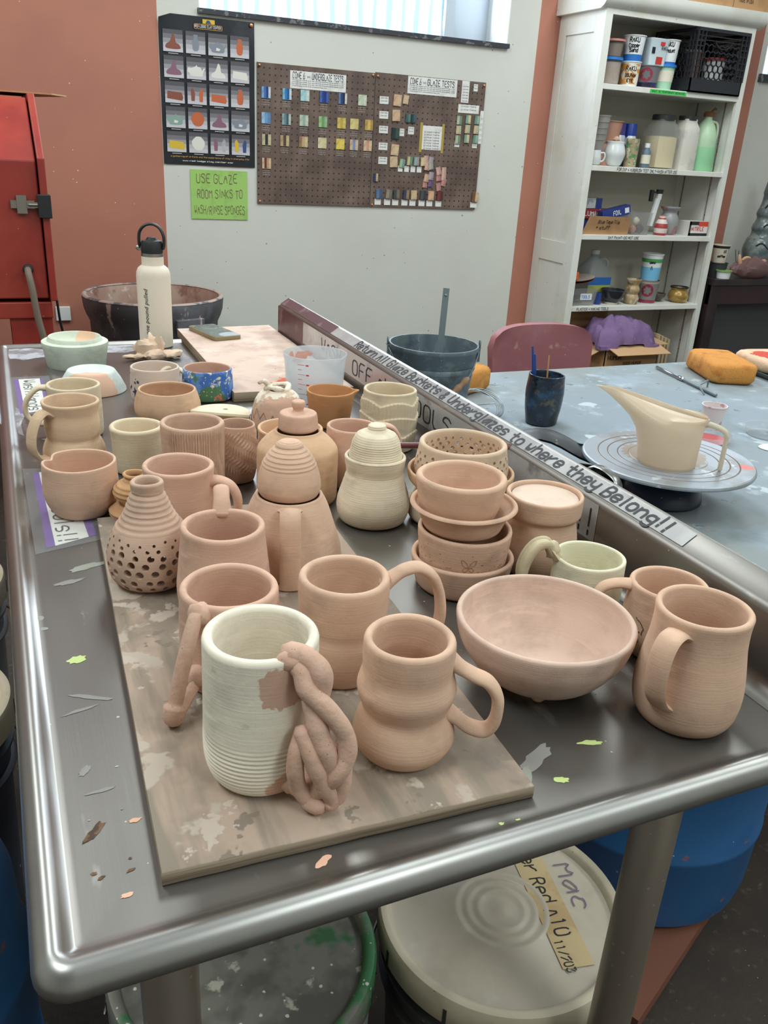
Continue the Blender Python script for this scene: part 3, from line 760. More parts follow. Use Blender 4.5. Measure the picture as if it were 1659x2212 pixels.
for sgn in (1, -1):
    for pl in ([(0, 0), (.002, .005), (.0055, .0085), (.008, .0085), (.0065, .003), (.003, .0005)], [(0, 0), (.004, -.0005), (.006, -.003), (.0035, -.0055), (.001, -.003)]):
        q = [(sgn * x, y) for x, y in pl]
        for u, v in zip(q, q[1:] + q[:1]):
            d = V((v[0] - u[0], v[1] - u[1])); d.normalize(); e = V((-d.y, d.x)) * .00035
            decal([(u[0] + e.x, u[1] + e.y), (v[0] + e.x, v[1] + e.y), (v[0] - e.x, v[1] - e.y), (u[0] - e.x, u[1] - e.y)], R3, .036, ab, dm)
dm.build('stamped_marks', mat('stamped_clay_dark', (166, 122, 96), .95), b3, smooth=0)
tag(vessel([(.034, 0), (.038, .004), (.041, .007), (.0455, .018), (.0485, .024), (.0550, .0295), (.0572, .0315), (.0575, .0335)], .006, seed=7).build('bowl', peach, None, (sx - .0035, sy + .0015, TZ + .0630), smooth=50), 'peach bowl with flared rolled rim, third from the bottom of the stack', 'bowl', 'stacked clay bowls')
tag(vessel([(.028, 0), (.034, .005), (.0415, .024), (.0452, .042), (.0465, .050), (.0472, .058)], .0075, seed=8).build('bowl', peach, None, (sx - .008, sy + .0036, TZ + .0685), smooth=50), 'small round peach bowl on top of the four-bowl stack', 'bowl', 'stacked clay bowls')
# --- pierced bowl on two others, behind that stack
qx, qy = 0.497, 0.860
tag(vessel([(.050, 0), (.058, .004), (.0614, .012), (.0605, .026), (.056, .038), (.0552, .042)], .004, fn=lambda th, r, z, k, o: (r * (1 + .03 * math.sin(5 * th + z * 90)), z)).build('bowl', cream, None, (qx, qy, TZ), smooth=50), 'cream wavy-sided bowl under the pierced bowl, at the bottom', 'bowl', 'stacked clay bowls')
tag(vessel([(.042, 0), (.054, .004), (.0635, .012), (.0663, .022), (.0655, .027)], .004).build('bowl', warm, None, (qx, qy, TZ + .0425), smooth=50), 'plain round-rimmed bowl right under the pierced bowl', 'bowl', 'stacked clay bowls')
pb = vessel([(.046, 0), (.054, .006), (.058, .020), (.057, .032), (.0545, .045), (.0535, .056)], .0068, segs=96, n=40).build('bowl', clay('pierced_bowl_bisque', (208, 183, 159)), None, (qx, qy, TZ + .0487), smooth=50)
cs = []
for row, (z, r) in enumerate(((.024, .0026), (.0305, .003), (.037, .003), (.0435, .0024))):
    for i in range(26):
        a = 2 * PI * (i + .5 * (row % 2)) / 26 + rs_.uniform(-.03, .03)
        cs.append(((.057 * math.cos(a), .057 * math.sin(a), z + rs_.uniform(-.0008, .0008)), (math.cos(a), math.sin(a), 0), r * rs_.uniform(.8, 1.15), .02))
tag(cut(pb, cs), 'bowl with a lace of pierced holes below its rim, topmost behind the four-bowl stack', 'bowl', 'stacked clay bowls')
tl = thing('clay_tool', 'dark maroon wooden tool lying across the back of the pierced bowl', 'tool', (0.52, 0.93, TZ + .0735))
MB().tube(spline([(-.075, .02, 0), (-.03, .006, .0005), (.02, -.008, .0005), (.06, -.024, 0), (.075, -.03, 0)], 6), [.004] * 6 + [.0045] * 6 + [.006] * 6 + [.0058] * 7, 10).build('handle', mat('maroon_wood', (92, 42, 44), .35), tl, smooth=60)

# --- middle rows
cj = thing('lidded_jar', 'cream waisted jar with a ridged domed lid and small knob', 'jar', (0.394, 0.891, TZ), 0, 'lidded clay jars')
def rg(p, am, z0=0, z1=1):
    def f(th, r, z, k, o=True):
        if o and z0 < z < z1: r += am * math.sin(z * 2 * PI / p + .6 * math.sin(th))
        return r, z
    return f
vessel([(.034, 0), (.041, .004), (.0452, .018), (.0440, .032), (.0398, .046), (.0357, .060), (.0347, .066), (.0362, .0756), (.0374, .0863)], .004, n=80, fn=rg(.0026, .00025)).build('body', cream, cj, smooth=50)
lp = [(p.x, p.y) for p in spline([(.0322, .083), (.0326, .0855), (.0308, .0934), (.0294, .100), (.0282, .1045), (.0234, .1125), (.0140, .1168), (.0112, .119), (.0108, .1220), (.0085, .1245), (.0001, .125)], 10)]
MB().lathe([(.0001, .083)] + lp, 64, 0, (0, 0, 0), rg(.0026, .0003)).build('lid', cream, cj, smooth=50)
bj = thing('lidded_jar', 'wide-shouldered pink jar with flat cap lid and pebble knob behind the dome jar', 'jar', (0.325, 0.983, TZ), 0, 'lidded clay jars')
vessel([(.049, 0), (.0515, .006), (.052, .020), (.0519, .040), (.0516, .0645), (.0495, .073), (.0398, .0845), (.029, .0925), (.0245, .0945)], .004).build('body', warm, bj, smooth=50)
lp = [(p.x, p.y) for p in spline([(.0235, .0950), (.0253, .0975), (.0253, .103), (.0240, .1135), (.0215, .117), (.0120, .1178), (.0072, .1188), (.0068, .1215), (.0085, .126), (.0078, .1315), (.0001, .1330)], 6)]
MB().lathe([(.0001, .095)] + lp, 48).build('lid', pink, bj, smooth=50)
P_('cup', 'wide peach cup almost hidden behind the wide-shouldered jar', 'cup', (0.349, 1.090, TZ), [(.034, 0), (.042, .006), (.046, .025), (.0452, .050), (.0462, .062)], warm, group='bisque cups')
P_('mug', 'pink mug behind the cream domed jar with its handle to the right', 'mug', (0.412, 1.016, TZ), [(.031, 0), (.035, .005), (.0368, .030), (.0345, .060), (.0336, .0845)], pink,
   [([(.032, .078), (.0445, .0805), (.058, .076), (.0672, .062), (.069, .045), (.062, .028), (.048, .020), (.036, .021)], -5, .0085, .004)], group='bisque mugs')
def leaf_fn(th, r, z, k, o):
    if o and z > .004:
        for i, (zb, n, ph) in enumerate(((.030, 5, .4), (.055, 4, 1.7), (.078, 5, 2.6))):
            edge = zb + .007 * abs(math.sin(n * th / 2 + ph)) - .003
            u = edge - z
            if 0 < u < .024: r += .0022 * (1 - u / .024) * (1 + .5 * math.sin(th * 46 + i)) * min(1, u / .0012)
    return r, z
P_('cup', 'tall cream cup wrapped in overlapping carved leaf relief by the backsplash', 'cup', (0.524, 1.143, TZ), [(.038, 0), (.0405, .004), (.0425, .030), (.0425, .055), (.0420, .0695), (.0405, .085), (.0405, .094)], creamy, group='bisque cups', fn=leaf_fn, segs=180, n=100)
def spout_fn(a0, zc, am):
    def f(th, r, z, k, o):
        d = (th - a0 + PI) % (2 * PI) - PI
        g = math.exp(-(d / .16) ** 2) * max(0, (z - zc) / .012)
        return r + am * min(1, g), z + .15 * am * min(1, g)
    return f
P_('cup', 'orange terracotta pouring cup with a small lip, in front of the plastic measuring bucket', 'cup', (0.475, 1.270, TZ), [(.030, 0), (.032, .004), (.0365, .035), (.0385, .050), (.0398, .0607)], terra, group='bisque cups', t=.0035, fn=spout_fn(2 * PI - .35, .048, .008), segs=110)
pg = thing('gourd_jar', 'round gourd-like jar with cracked white shell and a torn open mouth', 'jar', (0.379, 1.248, TZ))
pw = clay('gourd_two_tone', (199, 161, 140), rings=None, extra=[('at', (230, 218, 200), (0, .012, .066), .040, .03), ('noise', (206, 180, 160), 46, .56, .62)])
vessel([(.028, 0), (.036, .004), (.0432, .0148), (.0428, .030), (.0405, .042), (.0354, .0574), (.026, .068), (.015, .0735)], .004, seed=6, wob=.02).build('body', pw, pg, smooth=50)
MB().tube([(.017 * math.cos(t) * (1 + .12 * math.sin(3 * t)), .015 * math.sin(t), .0745 + .0025 * math.sin(2 * t)) for t in [2 * PI * k / 22 for k in range(22)]], [.0042 + .0012 * math.sin(k * 1.3) for k in range(22)], 9, closed=True).tube(spline([(-.014, .006, .076), (-.02, .0, .0845), (-.026, -.002, .0865), (-.031, -.002, .0845)], 6), [.0042] * 10 + [.003] * 9, 8).build('torn_mouth', pw, pg, smooth=70)
ck = MB(); Rg, _ = prof_fn([(.028, 0), (.036, .004), (.0432, .0148), (.0428, .030), (.0405, .042), (.0354, .0574), (.026, .068)])
zg = [(x * .0075, .030 + (.014 if x % 2 else 0) + .004 * math.sin(x)) for x in range(-8, 9)]
for u, v in zip(zg, zg[1:]):
    decal([(u[0], u[1] + .0007), (v[0], v[1] + .0007), (v[0], v[1] - .0007), (u[0], u[1] - .0007)], lambda z: Rg(z) * 1.018, 0, math.radians(-108), ck, lift=.0004)
ck.build('crack', mat('crack_brown', (120, 90, 70), .95), pg, smooth=0)
def short_fn(th, r, z, k, o):
    if o and .018 < z < .074:
        r += .0013 * max(-.3, math.sin(th * 34 - z * 620 + 2.2 * math.sin(z * 170 + th * 5))) * (.35 + .65 * (math.sin(z * 420 + th * 7) > -.2))
    return r, z
P_('cup', 'small rounded brown-pink cup carved all over with slanting cuts, beside the combed cup', 'cup', (0.266, 1.067, TZ), [(.020, 0), (.0235, .004), (.0272, .022), (.0280, .046), (.0262, .065), (.0250, .0814)], clay('carved_brown_bisque', (193, 159, 137)), group='bisque cups', t=.003, fn=short_fn, segs=200, n=90)
def comb_fn(th, r, z, k, o):
    g = math.cos(th - math.radians(-72))
    if o and .003 < z < .098 and g > .25: r += .00065 * (1 if math.sin(th * 74 + 1.2 * math.sin(z * 60)) > 0 else -1)
    return r, z
P_('cup', 'tall straight cup combed with vertical grooves, behind the large pinkish mug', 'cup', (0.198, 1.016, TZ), [(.036, 0), (.0378, .003), (.038, .038), (.0382, .070), (.0392, .1063)], clay('combed_bisque', (199, 166, 144)), group='bisque cups', t=.0065, fn=comb_fn, segs=240, n=30)
P_('cup', 'plain cream cup with a thick pale rim behind the little amber coil pot', 'cup', (0.147, 1.142, TZ), [(.030, 0), (.0335, .005), (.0338, .030), (.0346, .050), (.0368, .066)], creamy, group='bisque cups', t=.007)
P_('bowl', 'squat round terracotta bowl with inward rim in front of the blue painted mug', 'bowl', (0.223, 1.340, TZ), [(.036, 0), (.045, .006), (.0515, .020), (.0522, .033), (.0485, .048), (.0448, .0578)], clay('squat_bowl_bisque', (204, 168, 139)), group='bisque bowls', t=.004)
hf = thing('cup', 'low cream cup half covered by a flat half-moon lid with one hole', 'cup', (0.292, 1.272, TZ), 0, 'bisque cups')
vessel([(.036, 0), (.042, .005), (.0462, .018), (.0468, .028)], .003, seed=12).build('body', cream, hf, smooth=50)
hl = []
for k in range(25):
    a = math.radians(-32 + 188 * k / 24); hl.append((.0475 * math.cos(a), .0475 * math.sin(a)))
hlo = MB().prism(hl, .0285, .0335).build('lid', cream, hf, smooth=30, bevel=.0012)
cut(hlo, [((.012, .014, .031), (0, 0, 1), .0042, .03)])
def dent_fn(th, r, z, k, o):
    d = (th - math.radians(150) + PI) % (2 * PI) - PI
    g = math.exp(-(d / .22) ** 2) * max(0, min(1, (z - .04) / .028))
    return r - .006 * g, z - .0035 * g
P_('cup', 'wide peach cup with a dented rim over the purple-edged label at the left', 'cup', (0.061, 1.012, TZ), [(.029, 0), (.034, .004), (.0405, .015), (.0440, .030), (.0434, .050), (.0425, .0678)], peach, group='bisque cups', t=.0035, fn=dent_fn)
def coil_fn(th, r, z, k, o):
    if o: r += .0007 * math.sin(z * 2 * PI / .0055 + th)
    return r, z
P_('coil_pot', 'small amber coil pot with saucer-like skirt and pinched neck beside the pierced vase', 'pot', (0.119, 0.970, TZ), [(.016, 0), (.022, .003), (.0305, .009), (.032, .0140), (.029, .0180), (.0185, .0230), (.0185, .0265), (.0242, .032), (.0258, .038), (.0225, .046), (.0142, .0515), (.0120, .0550), (.0132, .0580), (.0127, .061)], coilc, t=.003, n=110, fn=coil_fn, seed=31)
P_('mug', 'cream mug with a thin pale handle at the far left, behind the bulging mug', 'mug', (0.081, 1.315, TZ), [(.036, 0), (.039, .005), (.0397, .020), (.0392, .060), (.0388, .080)], creamy,
   [([(.036, .074), (.0495, .074), (.0625, .0625), (.0695, .048), (.068, .032), (.057, .021), (.040, .020)], 175, .0075, .004)], group='bisque mugs')
P_('mug', 'tan double-bulge mug with a broad strap handle on the far left, behind the dented cup', 'mug', (0.067, 1.180, TZ), [(.037, 0), (.041, .006), (.0412, .024), (.0375, .036), (.0346, .0426), (.036, .050), (.0365, .0627), (.0352, .075), (.0358, .081), (.0387, .0946)], tan,
   [([(.033, .079), (.041, .0825), (.0515, .074), (.0595, .056), (.061, .038), (.054, .024), (.043, .0195), (.037, .020)], 207, .0115, .0036)], group='bisque mugs', n=44)
sm = thing('mug', 'pale mug speckled with dark purple stars and blotches behind the squat bowl', 'mug', (0.223, 1.452, TZ), 0, 'bisque mugs')
so = [(.031, 0), (.037, .005), (.0412, .015), (.0417, .037), (.0401, .067)]
vessel(so, .0035).build('body', [clay('speckled_pale_bisque', (212, 192, 179))], sm, smooth=50)
Rs, _ = prof_fn(so); dm = MB(); rs_ = random.Random(8)
for k in range(26):
    e = rs_.uniform(.4, 1); decal([(.003 * e * math.cos(2 * PI * i / 7 + k) * rs_.uniform(.6, 1.2), .003 * e * math.sin(2 * PI * i / 7 + k)) for i in range(7)], Rs, rs_.uniform(.012, .058), math.radians(rs_.uniform(-190, 0)), dm, lift=.0006)
for az0, z0 in ((-150, .028), (-60, .03)): decal([(.010 * (1 if i % 2 else .4) * math.cos(2 * PI * i / 10), .010 * (1 if i % 2 else .4) * math.sin(2 * PI * i / 10)) for i in range(10)], Rs, z0, math.radians(az0), dm, lift=.0009)
dm.build('painted_stars', mat('dark_purple_underglaze', (66, 52, 84), .8), sm, smooth=0)
bmu = thing('mug', 'mug painted with a blue sky and flowers, cream handle on its left', 'mug', (0.317, 1.473, TZ), 0, 'bisque mugs')
bl_m = mat('blue_flower_painting', (66, 112, 188), .7, layers=[('noise', (110, 150, 206), 50, .5, .6), ('noise', (232, 228, 206), 75, .57, .6), ('at', (84, 122, 84), (-.005, -.046, .0), .030, .03), ('noise', (86, 128, 88), 60, .61, .64, (1, 1, .5)), ('noise', (214, 120, 96), 66, .63, .65), ('spots', (232, 206, 120), 150, .2), ('noise', (56, 96, 176), 40, .62, .66)], bump=(300, .0003))
inn = clay('peach_inside', (203, 162, 139))
vessel([(.040, 0), (.0435, .003), (.0448, .012), (.0442, .031), (.0428, .0559)], .004).build('body', [bl_m, inn], bmu, smooth=50)
for o_ in [c for c in bmu.children if c.name.startswith('body')]:
    for p in o_.data.polygons:
        c = p.center; n_2 = p.normal
        if c.x * n_2.x + c.y * n_2.y < 0 and c.z > .008: p.material_index = 1
handle_mb([(.041, .047), (.055, .0555), (.068, .0555), (.079, .048), (.084, .036), (.078, .020), (.062, .012), (.044, .013)], 174, .0085, .0035).build('handle', cream, bmu, smooth=70)

# --- far end of the table
MB_ = MB().lathe([(.0001, 0), (.0547, 0), (.0555, .002), (.0605, .034), (.0625, .042), (.0622, .0475), (.060, .049), (.0515, .0495), (.0500, .0555), (.0485, .057), (.0470, .0562), (.043, .046), (.034, .038), (.0001, .035)], 72)
tag(MB_.build('plaster_mold', mint, None, (0.119, 1.756, TZ), smooth=40), 'thick round mint plaster mold with a stepped rim at the far left corner', 'mold')
MB_ = MB().lathe([(.0001, .002), (.052, .002), (.0575, 0), (.0588, .001), (.0580, .005), (.050, .022), (.0430, .033), (.0405, .0365), (.0385, .0372), (.036, .0366), (.0001, .0362)], 72)
tag(MB_.build('bowl', mint2, None, (0.129, 1.565, TZ), smooth=40), 'upside-down bowl half dipped in mint glaze in front of the plaster mold', 'bowl', 'bisque bowls')
ms = thing('measuring_bucket', 'translucent plastic measuring bucket with red scale marks, in front of the pale board', 'bucket', (0.483, 1.373, TZ))
mp_ = plastic_clear('milky_plastic', (222, 226, 228), .5, .25)
mo = [(.046, 0), (.048, .004), (.0515, .067), (.0545, .093), (.0562, .098)]
vessel(mo, .0018, floor=.003, fn=spout_fn(math.radians(295), .082, .007), segs=90, n=20, wob=.002).build('body', mp_, ms, smooth=50)
Rm, _ = prof_fn(mo); dm = MB()
for k in range(9):
    wd = .013 if k % 2 == 0 else .008
    decal([(0, 0), (wd, 0), (wd, .0008), (0, .0008)], Rm, .018 + k * .0085, math.radians(218), dm, lift=.0005)
    if k % 2 == 0: decal([(.015, -.001), (.020, -.001), (.020, .0015), (.015, .0015)], Rm, .018 + k * .0085, math.radians(218), dm, lift=.0005)
dm.build('scale_marks', mat('red_scale_print', (214, 72, 72), .5), ms, smooth=0)
rs_ = random.Random(5); dm = MB()
for a0, z0, e in ((300, .080, .013), (312, .075, .012), (285, .084, .008), (325, .085, .008)):
    decal([(e * math.cos(2 * PI * i / 12) * rs_.uniform(.6, 1.2), .7 * e * math.sin(2 * PI * i / 12) * rs_.uniform(.6, 1.2)) for i in range(12)], Rm, z0, math.radians(a0 - 200), dm, lift=-.0026)
dm.build('glaze_residue', mat('pink_residue', (214, 160, 144), .8), ms, smooth=0)
# crumpled clay scraps
cl = MB(); rs_ = random.Random(2)
for (x, y, r, sq) in ((-.012, .008, .024, (1.1, .9, .8)), (.006, .016, .02, (.9, 1, 1.1)), (-.036, -.004, .02, (1.3, .7, .35)), (.03, -.004, .022, (1.4, .8, .35)), (.0, -.014, .022, (1.3, .8, .45))):
    k = len(cl.v); cl.ball((x, y, r * sq[2] * .95), r, 26, sq, jit=.0)
    for i in range(k, len(cl.v)):
        v = cl.v[i]; n1 = noise.noise(v * 55 + V((3, 1, 7))); n2 = abs(noise.noise(v * 120)); cl.v[i] = V((v.x * (1 + .3 * n1), v.y * (1 + .3 * n1), max(.0004, v.z * (1 + .5 * n1) - .006 * n2 + .004)))
tag(cl.build('clay_scraps', clay('crumpled_clay', (212, 184, 161), rings=None), None, (0.272, 1.775, TZ), smooth=25), 'crumpled lump of thin clay trimmings in front of the white bottle', 'clay scraps')
# phone
ph = thing('phone', 'phone in a landscape-photo case lying on the pale board', 'phone', (0.430, 1.912, .8782), math.radians(14), None)
MB().prism(rnd_rect(-.033, .033, -.068, .068, .008), 0, .009).build('case', mat('phone_case_edge', (140, 126, 92), .5), ph, smooth=40, bevel=.001)
MB().prism(rnd_rect(-.031, .031, -.066, .066, .007), .009, .0094).build('printed_back', mat('phone_case_picture', (66, 74, 62), .3, layers=[('noise', (130, 124, 90), 40, .5, .62), ('noise', (44, 50, 52), 26, .52, .6), ('at', (150, 156, 160), (.012, -.055, .009), .026, .004)]), ph, smooth=0)
# bottle
bt = thing('water_bottle', 'tall matt white steel water bottle with a black carry-loop lid', 'bottle', (0.298, 1.894, TZ))
bw = mat('powder_coat_white', (230, 217, 199), .55, layers=[('noise', (222, 208, 190), 12, .5, .7)], bump=(700, .00005))
MB().lathe([(.0001, 0), (.0325, 0), (.0352, .003), (.0354, .150), (.0345, .159), (.031, .167), (.0255, .1715), (.0232, .173), (.0228, .176), (.0228, .191), (.0001, .191)], 64).build('body', bw, bt, smooth=40)
MB().lathe([(.0001, .190), (.0225, .190), (.0228, .1915), (.0226, .1975), (.0001, .1975)], 48).build('steel_collar', steel2_m, bt, smooth=40)
blk = mat('black_rubber', (32, 33, 36), .55)
MB().lathe([(.0001, .197), (.0215, .197), (.0222, .199), (.0222, .218), (.0200, .2225), (.0120, .224), (.0085, .229), (.0001, .2305)], 48).build('cap', blk, bt, smooth=40)
ca = math.radians(-22)
MB().tube(spline([V((math.cos(ca) * x, math.sin(ca) * x, z)) for x, z in ((-.0245, .207), (-.0262, .222), (-.0235, .240), (-.012, .2525), (.004, .2555), (.018, .248), (.0255, .232), (.0255, .215), (.0235, .207))], 8), .005, 10, ref=(-math.sin(ca), math.cos(ca), 0), flat=(1.3, .62)).build('carry_loop', blk, bt, smooth=60)
MB().tube([V((math.cos(ca) * x, math.sin(ca) * x, .207)) for x in (-.0295, -.023)], .0055, 16).build('pivot', steel2_m, bt)
def printed(text, size, shear=0.0):
    cu = bpy.data.curves.new('t', 'FONT'); cu.body = text; cu.size = size; cu.shear = shear; cu.resolution_u = 2; cu.offset = size * .012
    o = bpy.data.objects.new('t', cu); C.objects.link(o); bpy.context.view_layer.update()
    me = bpy.data.meshes.new_from_object(o.evaluated_get(bpy.context.evaluated_depsgraph_get()))
    mb = MB(); mb.add([v.co.copy() for v in me.vertices], [list(p.vertices) for p in me.polygons])
    bpy.data.objects.remove(o); bpy.data.meshes.remove(me)
    return mb
tb = printed('one pound pulled', .0125, .18)
wdt = max(p.x for p in tb.v)
tb.v = [V((-p.y, p.x * .098 / wdt, 0)) for p in tb.v]
wrap(tb, .0354, .030, math.radians(-122)).build('lettering', mat('bottle_print_grey', (70, 70, 70), .5), bt, smooth=0)

# ------------------------------------------------------------------ things on the back wall
def patch(mb, x0, x1, z0, z1, y, mi=0):      # flat rectangle facing the room
    mb.quad((x0, y, z0), (x1, y, z0), (x1, y, z1), (x0, y, z1), mi); return mb
def flat_poly(mb, pts, x, z, y, mi=0):
    if len(pts) > 5: pts = [(q.x, q.y) for q in spline(pts, 4, True)]
    k = len(mb.v); mb.v += [V((x + a, y, z + b)) for a, b in pts]; mb.f.append(list(range(k, k + len(pts)))); mb.m.append(mi)
def pale(c, k): return tuple(min(255, int(v * k)) for v in c)
po = thing('poster', 'black poster with a grid of twenty pottery photographs pinned left of the pegboards', 'poster', (0.888, WY - .004, 1.172))
pm = [mat('poster_black', (24, 26, 34), .3, layers=[('noise', (44, 46, 56), 5, .55, .65)]), mat('poster_photo_grey', (150, 146, 152), .35, layers=[('noise', (190, 186, 190), 9, .45, .6), ('noise', (104, 100, 108), 6, .55, .7)]), mat('poster_rust', (134, 74, 58), .4), mat('poster_celadon', (132, 160, 150), .4), mat('poster_orange', (190, 98, 58), .4), mat('poster_silver', (128, 134, 144), .4), mat('poster_white', (220, 216, 208), .4), mat('poster_yellow', (212, 178, 50), .4), mat('poster_purple', (134, 92, 110), .4), mat('poster_blue', (52, 74, 120), .4)] + [mat('poster_print_grey_%d' % g, (g, g - 3, g + 3), .35) for g in (196, 182, 150, 116, 84)]
hw, hh = .198, .562
sh = MB(); n = 10
rows = []
for i in range(n + 1):
    z = hh * i / n
    rows.append([(x, -.0008 - (.012 * max(0, (i - n + 1)) if x < -.15 else 0) - .0012 * math.sin(i * 1.3 + x * 20), z - (.018 * (1 if (i == n and x < -.15) else 0))) for x in [-hw + 2 * hw * k / 8 for k in range(9)]])
sh.rings(rows, close=False); sh.build('sheet', pm[0], po, smooth=60)
pics = MB(); R_ = random.Random(9)
sil = {'tea': [(-.022, .0), (.022, 0), (.028, .014), (.036, .03), (.03, .03), (.024, .022), (.018, .032), (.004, .036), (.002, .042), (-.004, .036), (-.02, .03), (-.034, .03), (-.036, .016), (-.028, .01)],
       'vase': [(-.009, 0), (.009, 0), (.014, .02), (.012, .036), (.006, .046), (.009, .056), (-.009, .056), (-.006, .046), (-.013, .034), (-.014, .02)],
       'round': [(-.012, 0), (.012, 0), (.026, .018), (.026, .034), (.014, .048), (.008, .052), (-.008, .052), (-.014, .048), (-.027, .034), (-.026, .018)],
       'fig': [(-.026, 0), (.028, 0), (.024, .016), (.012, .022), (.008, .044), (.0, .054), (-.006, .04), (-.014, .024), (-.028, .014)],
       'slab': [(-.032, .004), (.03, -.002), (.034, .01), (.028, .028), (-.03, .032)], 'two': [(-.024, 0), (-.01, 0), (-.008, .03), (-.018, .05), (-.026, .04)]}
kinds = [('fig', 2), ('vase', 5), ('tea', 5), ('vase', 4), ('fig', 8), ('tea', 6), ('fig', 6), ('slab', 6), ('slab', 2), ('two', 2), ('slab', 4), ('vase', 4), ('tea', 3), ('round', 4), ('fig', 8), ('tea', 5), ('slab', 7), ('round', 6), ('two', 8), ('two', 7)]
for r in range(5):
    for c in range(4):
        x0 = -.183 + c * .092; z1 = .505 - r * .094; k, ci = kinds[r * 4 + c]
        for gk in range(5): patch(pics, x0, x0 + .080, z1 - .080 + gk * .016, z1 - .064 + gk * .016, -.0075, 10 + gk)
        flat_poly(pics, sil[k], x0 + .040, z1 - .068, -.0079, ci)
        if k == 'two': flat_poly(pics, [(-a, b * 1.05) for a, b in sil[k]], x0 + .040, z1 - .070, -.0079, (ci + 1) % 9 + 1)
        if k == 'tea': flat_poly(pics, [(-.008, .005), (.006, .004), (.01, .012), (-.006, .016)], x0 + .040, z1 - .066, -.0082, 6)
        patch(pics, x0 + .02, x0 + .06, z1 - .0865, z1 - .0845, -.0079, 6)
patch(pics, -.02, .03, .537, .553, -.0075, 7); flat_poly(pics, [(-.012, 0), (.012, 0), (.004, .012), (-.006, .012)], .004, .538, -.0079, 9)
pics.build('photographs', pm, po, smooth=0)
tx = MB(); write(tx, 'RED LODGE CLAY CENTER', V((-.052, -.0079, .522)), (1, 0, 0), (0, 0, 1), .009, .0016, width=.108)
write(tx, 'a gathering of artists and the experience of clay in everyday life', V((-.17, -.0079, .030)), (1, 0, 0), (0, 0, 1), .005, .0011, 1, width=.34)
write(tx, 'www red lodge clay center com', V((-.12, -.0079, .014)), (1, 0, 0), (0, 0, 1), .005, .0011, width=.22)
for a, b, c, d in ((-.056, -.053, .516, .535), (.058, .061, .516, .535), (-.056, .061, .516, .518), (-.056, .061, .533, .535)): patch(tx, a, b, c, d, -.0079, 1)
tx.build('lettering', [pm[6], mat('poster_gold', (190, 140, 70), .4)], po, smooth=0)
MB().lathe([(.0001, 0), (.008, 0), (.006, .004), (.0001, .006)], 14).move(Matrix.Translation((.183, -.008, .55)) @ Matrix.Rotation(PI / 2, 4, 'X')).build('pin', mat('copper_pin', (214, 150, 110), .3, .6), po)
gn = thing('note', 'green handwritten paper note about the sinks taped under the poster', 'note', (0.925, WY - .003, .952))
MB().box(-.126, .126, -.0012, 0, 0, .203).build('paper', mat('note_green', (158, 200, 106), .6, layers=[('noise', (148, 188, 98), 12, .5, .6)]), gn, smooth=0)
tx = MB(); br = mat('note_brown_ink', (112, 82, 70), .6)
for s, x, z, wd in (('USE GLAZE', -.10, .148, .185), ('ROOM SINKS TO', -.098, .086, .205), ('WASH/RINSE SPONGES', -.112, .020, .228)):
    write(tx, s, V((x, -.0014, z)), (1, 0, .02), (0, 0, 1), .036 if 'USE' in s else .034, .0034, width=wd, wob=.6)
tx.build('lettering', br, gn, smooth=0)
# pegboards
peg_m = bpy.data.materials.new('brown_pegboard'); peg_m.use_nodes = True
nt = peg_m.node_tree; Lk = nt.links.new; pb_ = nt.nodes['Principled BSDF']; pb_.inputs['Roughness'].default_value = .6
tc = nt.nodes.new('ShaderNodeTexCoord'); v1 = nt.nodes.new('ShaderNodeVectorMath'); v1.operation = 'SCALE'; v1.inputs['Scale'].default_value = 1 / .0254; Lk(tc.outputs['Object'], v1.inputs[0])
v2 = nt.nodes.new('ShaderNodeVectorMath'); v2.operation = 'FRACTION'; Lk(v1.outputs[0], v2.inputs[0])
v3 = nt.nodes.new('ShaderNodeVectorMath'); v3.operation = 'SUBTRACT'; v3.inputs[1].default_value = (.5, 0, .5); Lk(v2.outputs[0], v3.inputs[0])
v4 = nt.nodes.new('ShaderNodeVectorMath'); v4.operation = 'MULTIPLY'; v4.inputs[1].default_value = (1, 0, 1); Lk(v3.outputs[0], v4.inputs[0])
v5 = nt.nodes.new('ShaderNodeVectorMath'); v5.operation = 'LENGTH'; Lk(v4.outputs[0], v5.inputs[0])
mr = nt.nodes.new('ShaderNodeMapRange'); mr.inputs['From Min'].default_value = .16; mr.inputs['From Max'].default_value = .12; Lk(v5.outputs['Value'], mr.inputs['Value'])
ns = nt.nodes.new('ShaderNodeTexNoise'); ns.inputs['Scale'].default_value = 9; ns.inputs['Detail'].default_value = 5; Lk(tc.outputs['Object'], ns.inputs['Vector'])
r1 = nt.nodes.new('ShaderNodeValToRGB'); r1.color_ramp.elements[0].color = lin((90, 72, 64)); r1.color_ramp.elements[1].color = lin((124, 104, 94)); r1.color_ramp.elements[0].position = .4; r1.color_ramp.elements[1].position = .75; Lk(ns.outputs['Fac'], r1.inputs[0])
mx = nt.nodes.new('ShaderNodeMix'); mx.data_type = 'RGBA'; Lk(mr.outputs[0], mx.inputs['Factor']); Lk(r1.outputs[0], mx.inputs['A']); mx.inputs['B'].default_value = lin((34, 26, 24)); Lk(mx.outputs['Result'], pb_.inputs['Base Color'])
card_m = mat('white_card', (226, 224, 220), .6, layers=[('noise', (212, 208, 204), 30, .5, .6)])
prn = mat('print_dark', (70, 70, 80), .6)
PY = WY - .0085
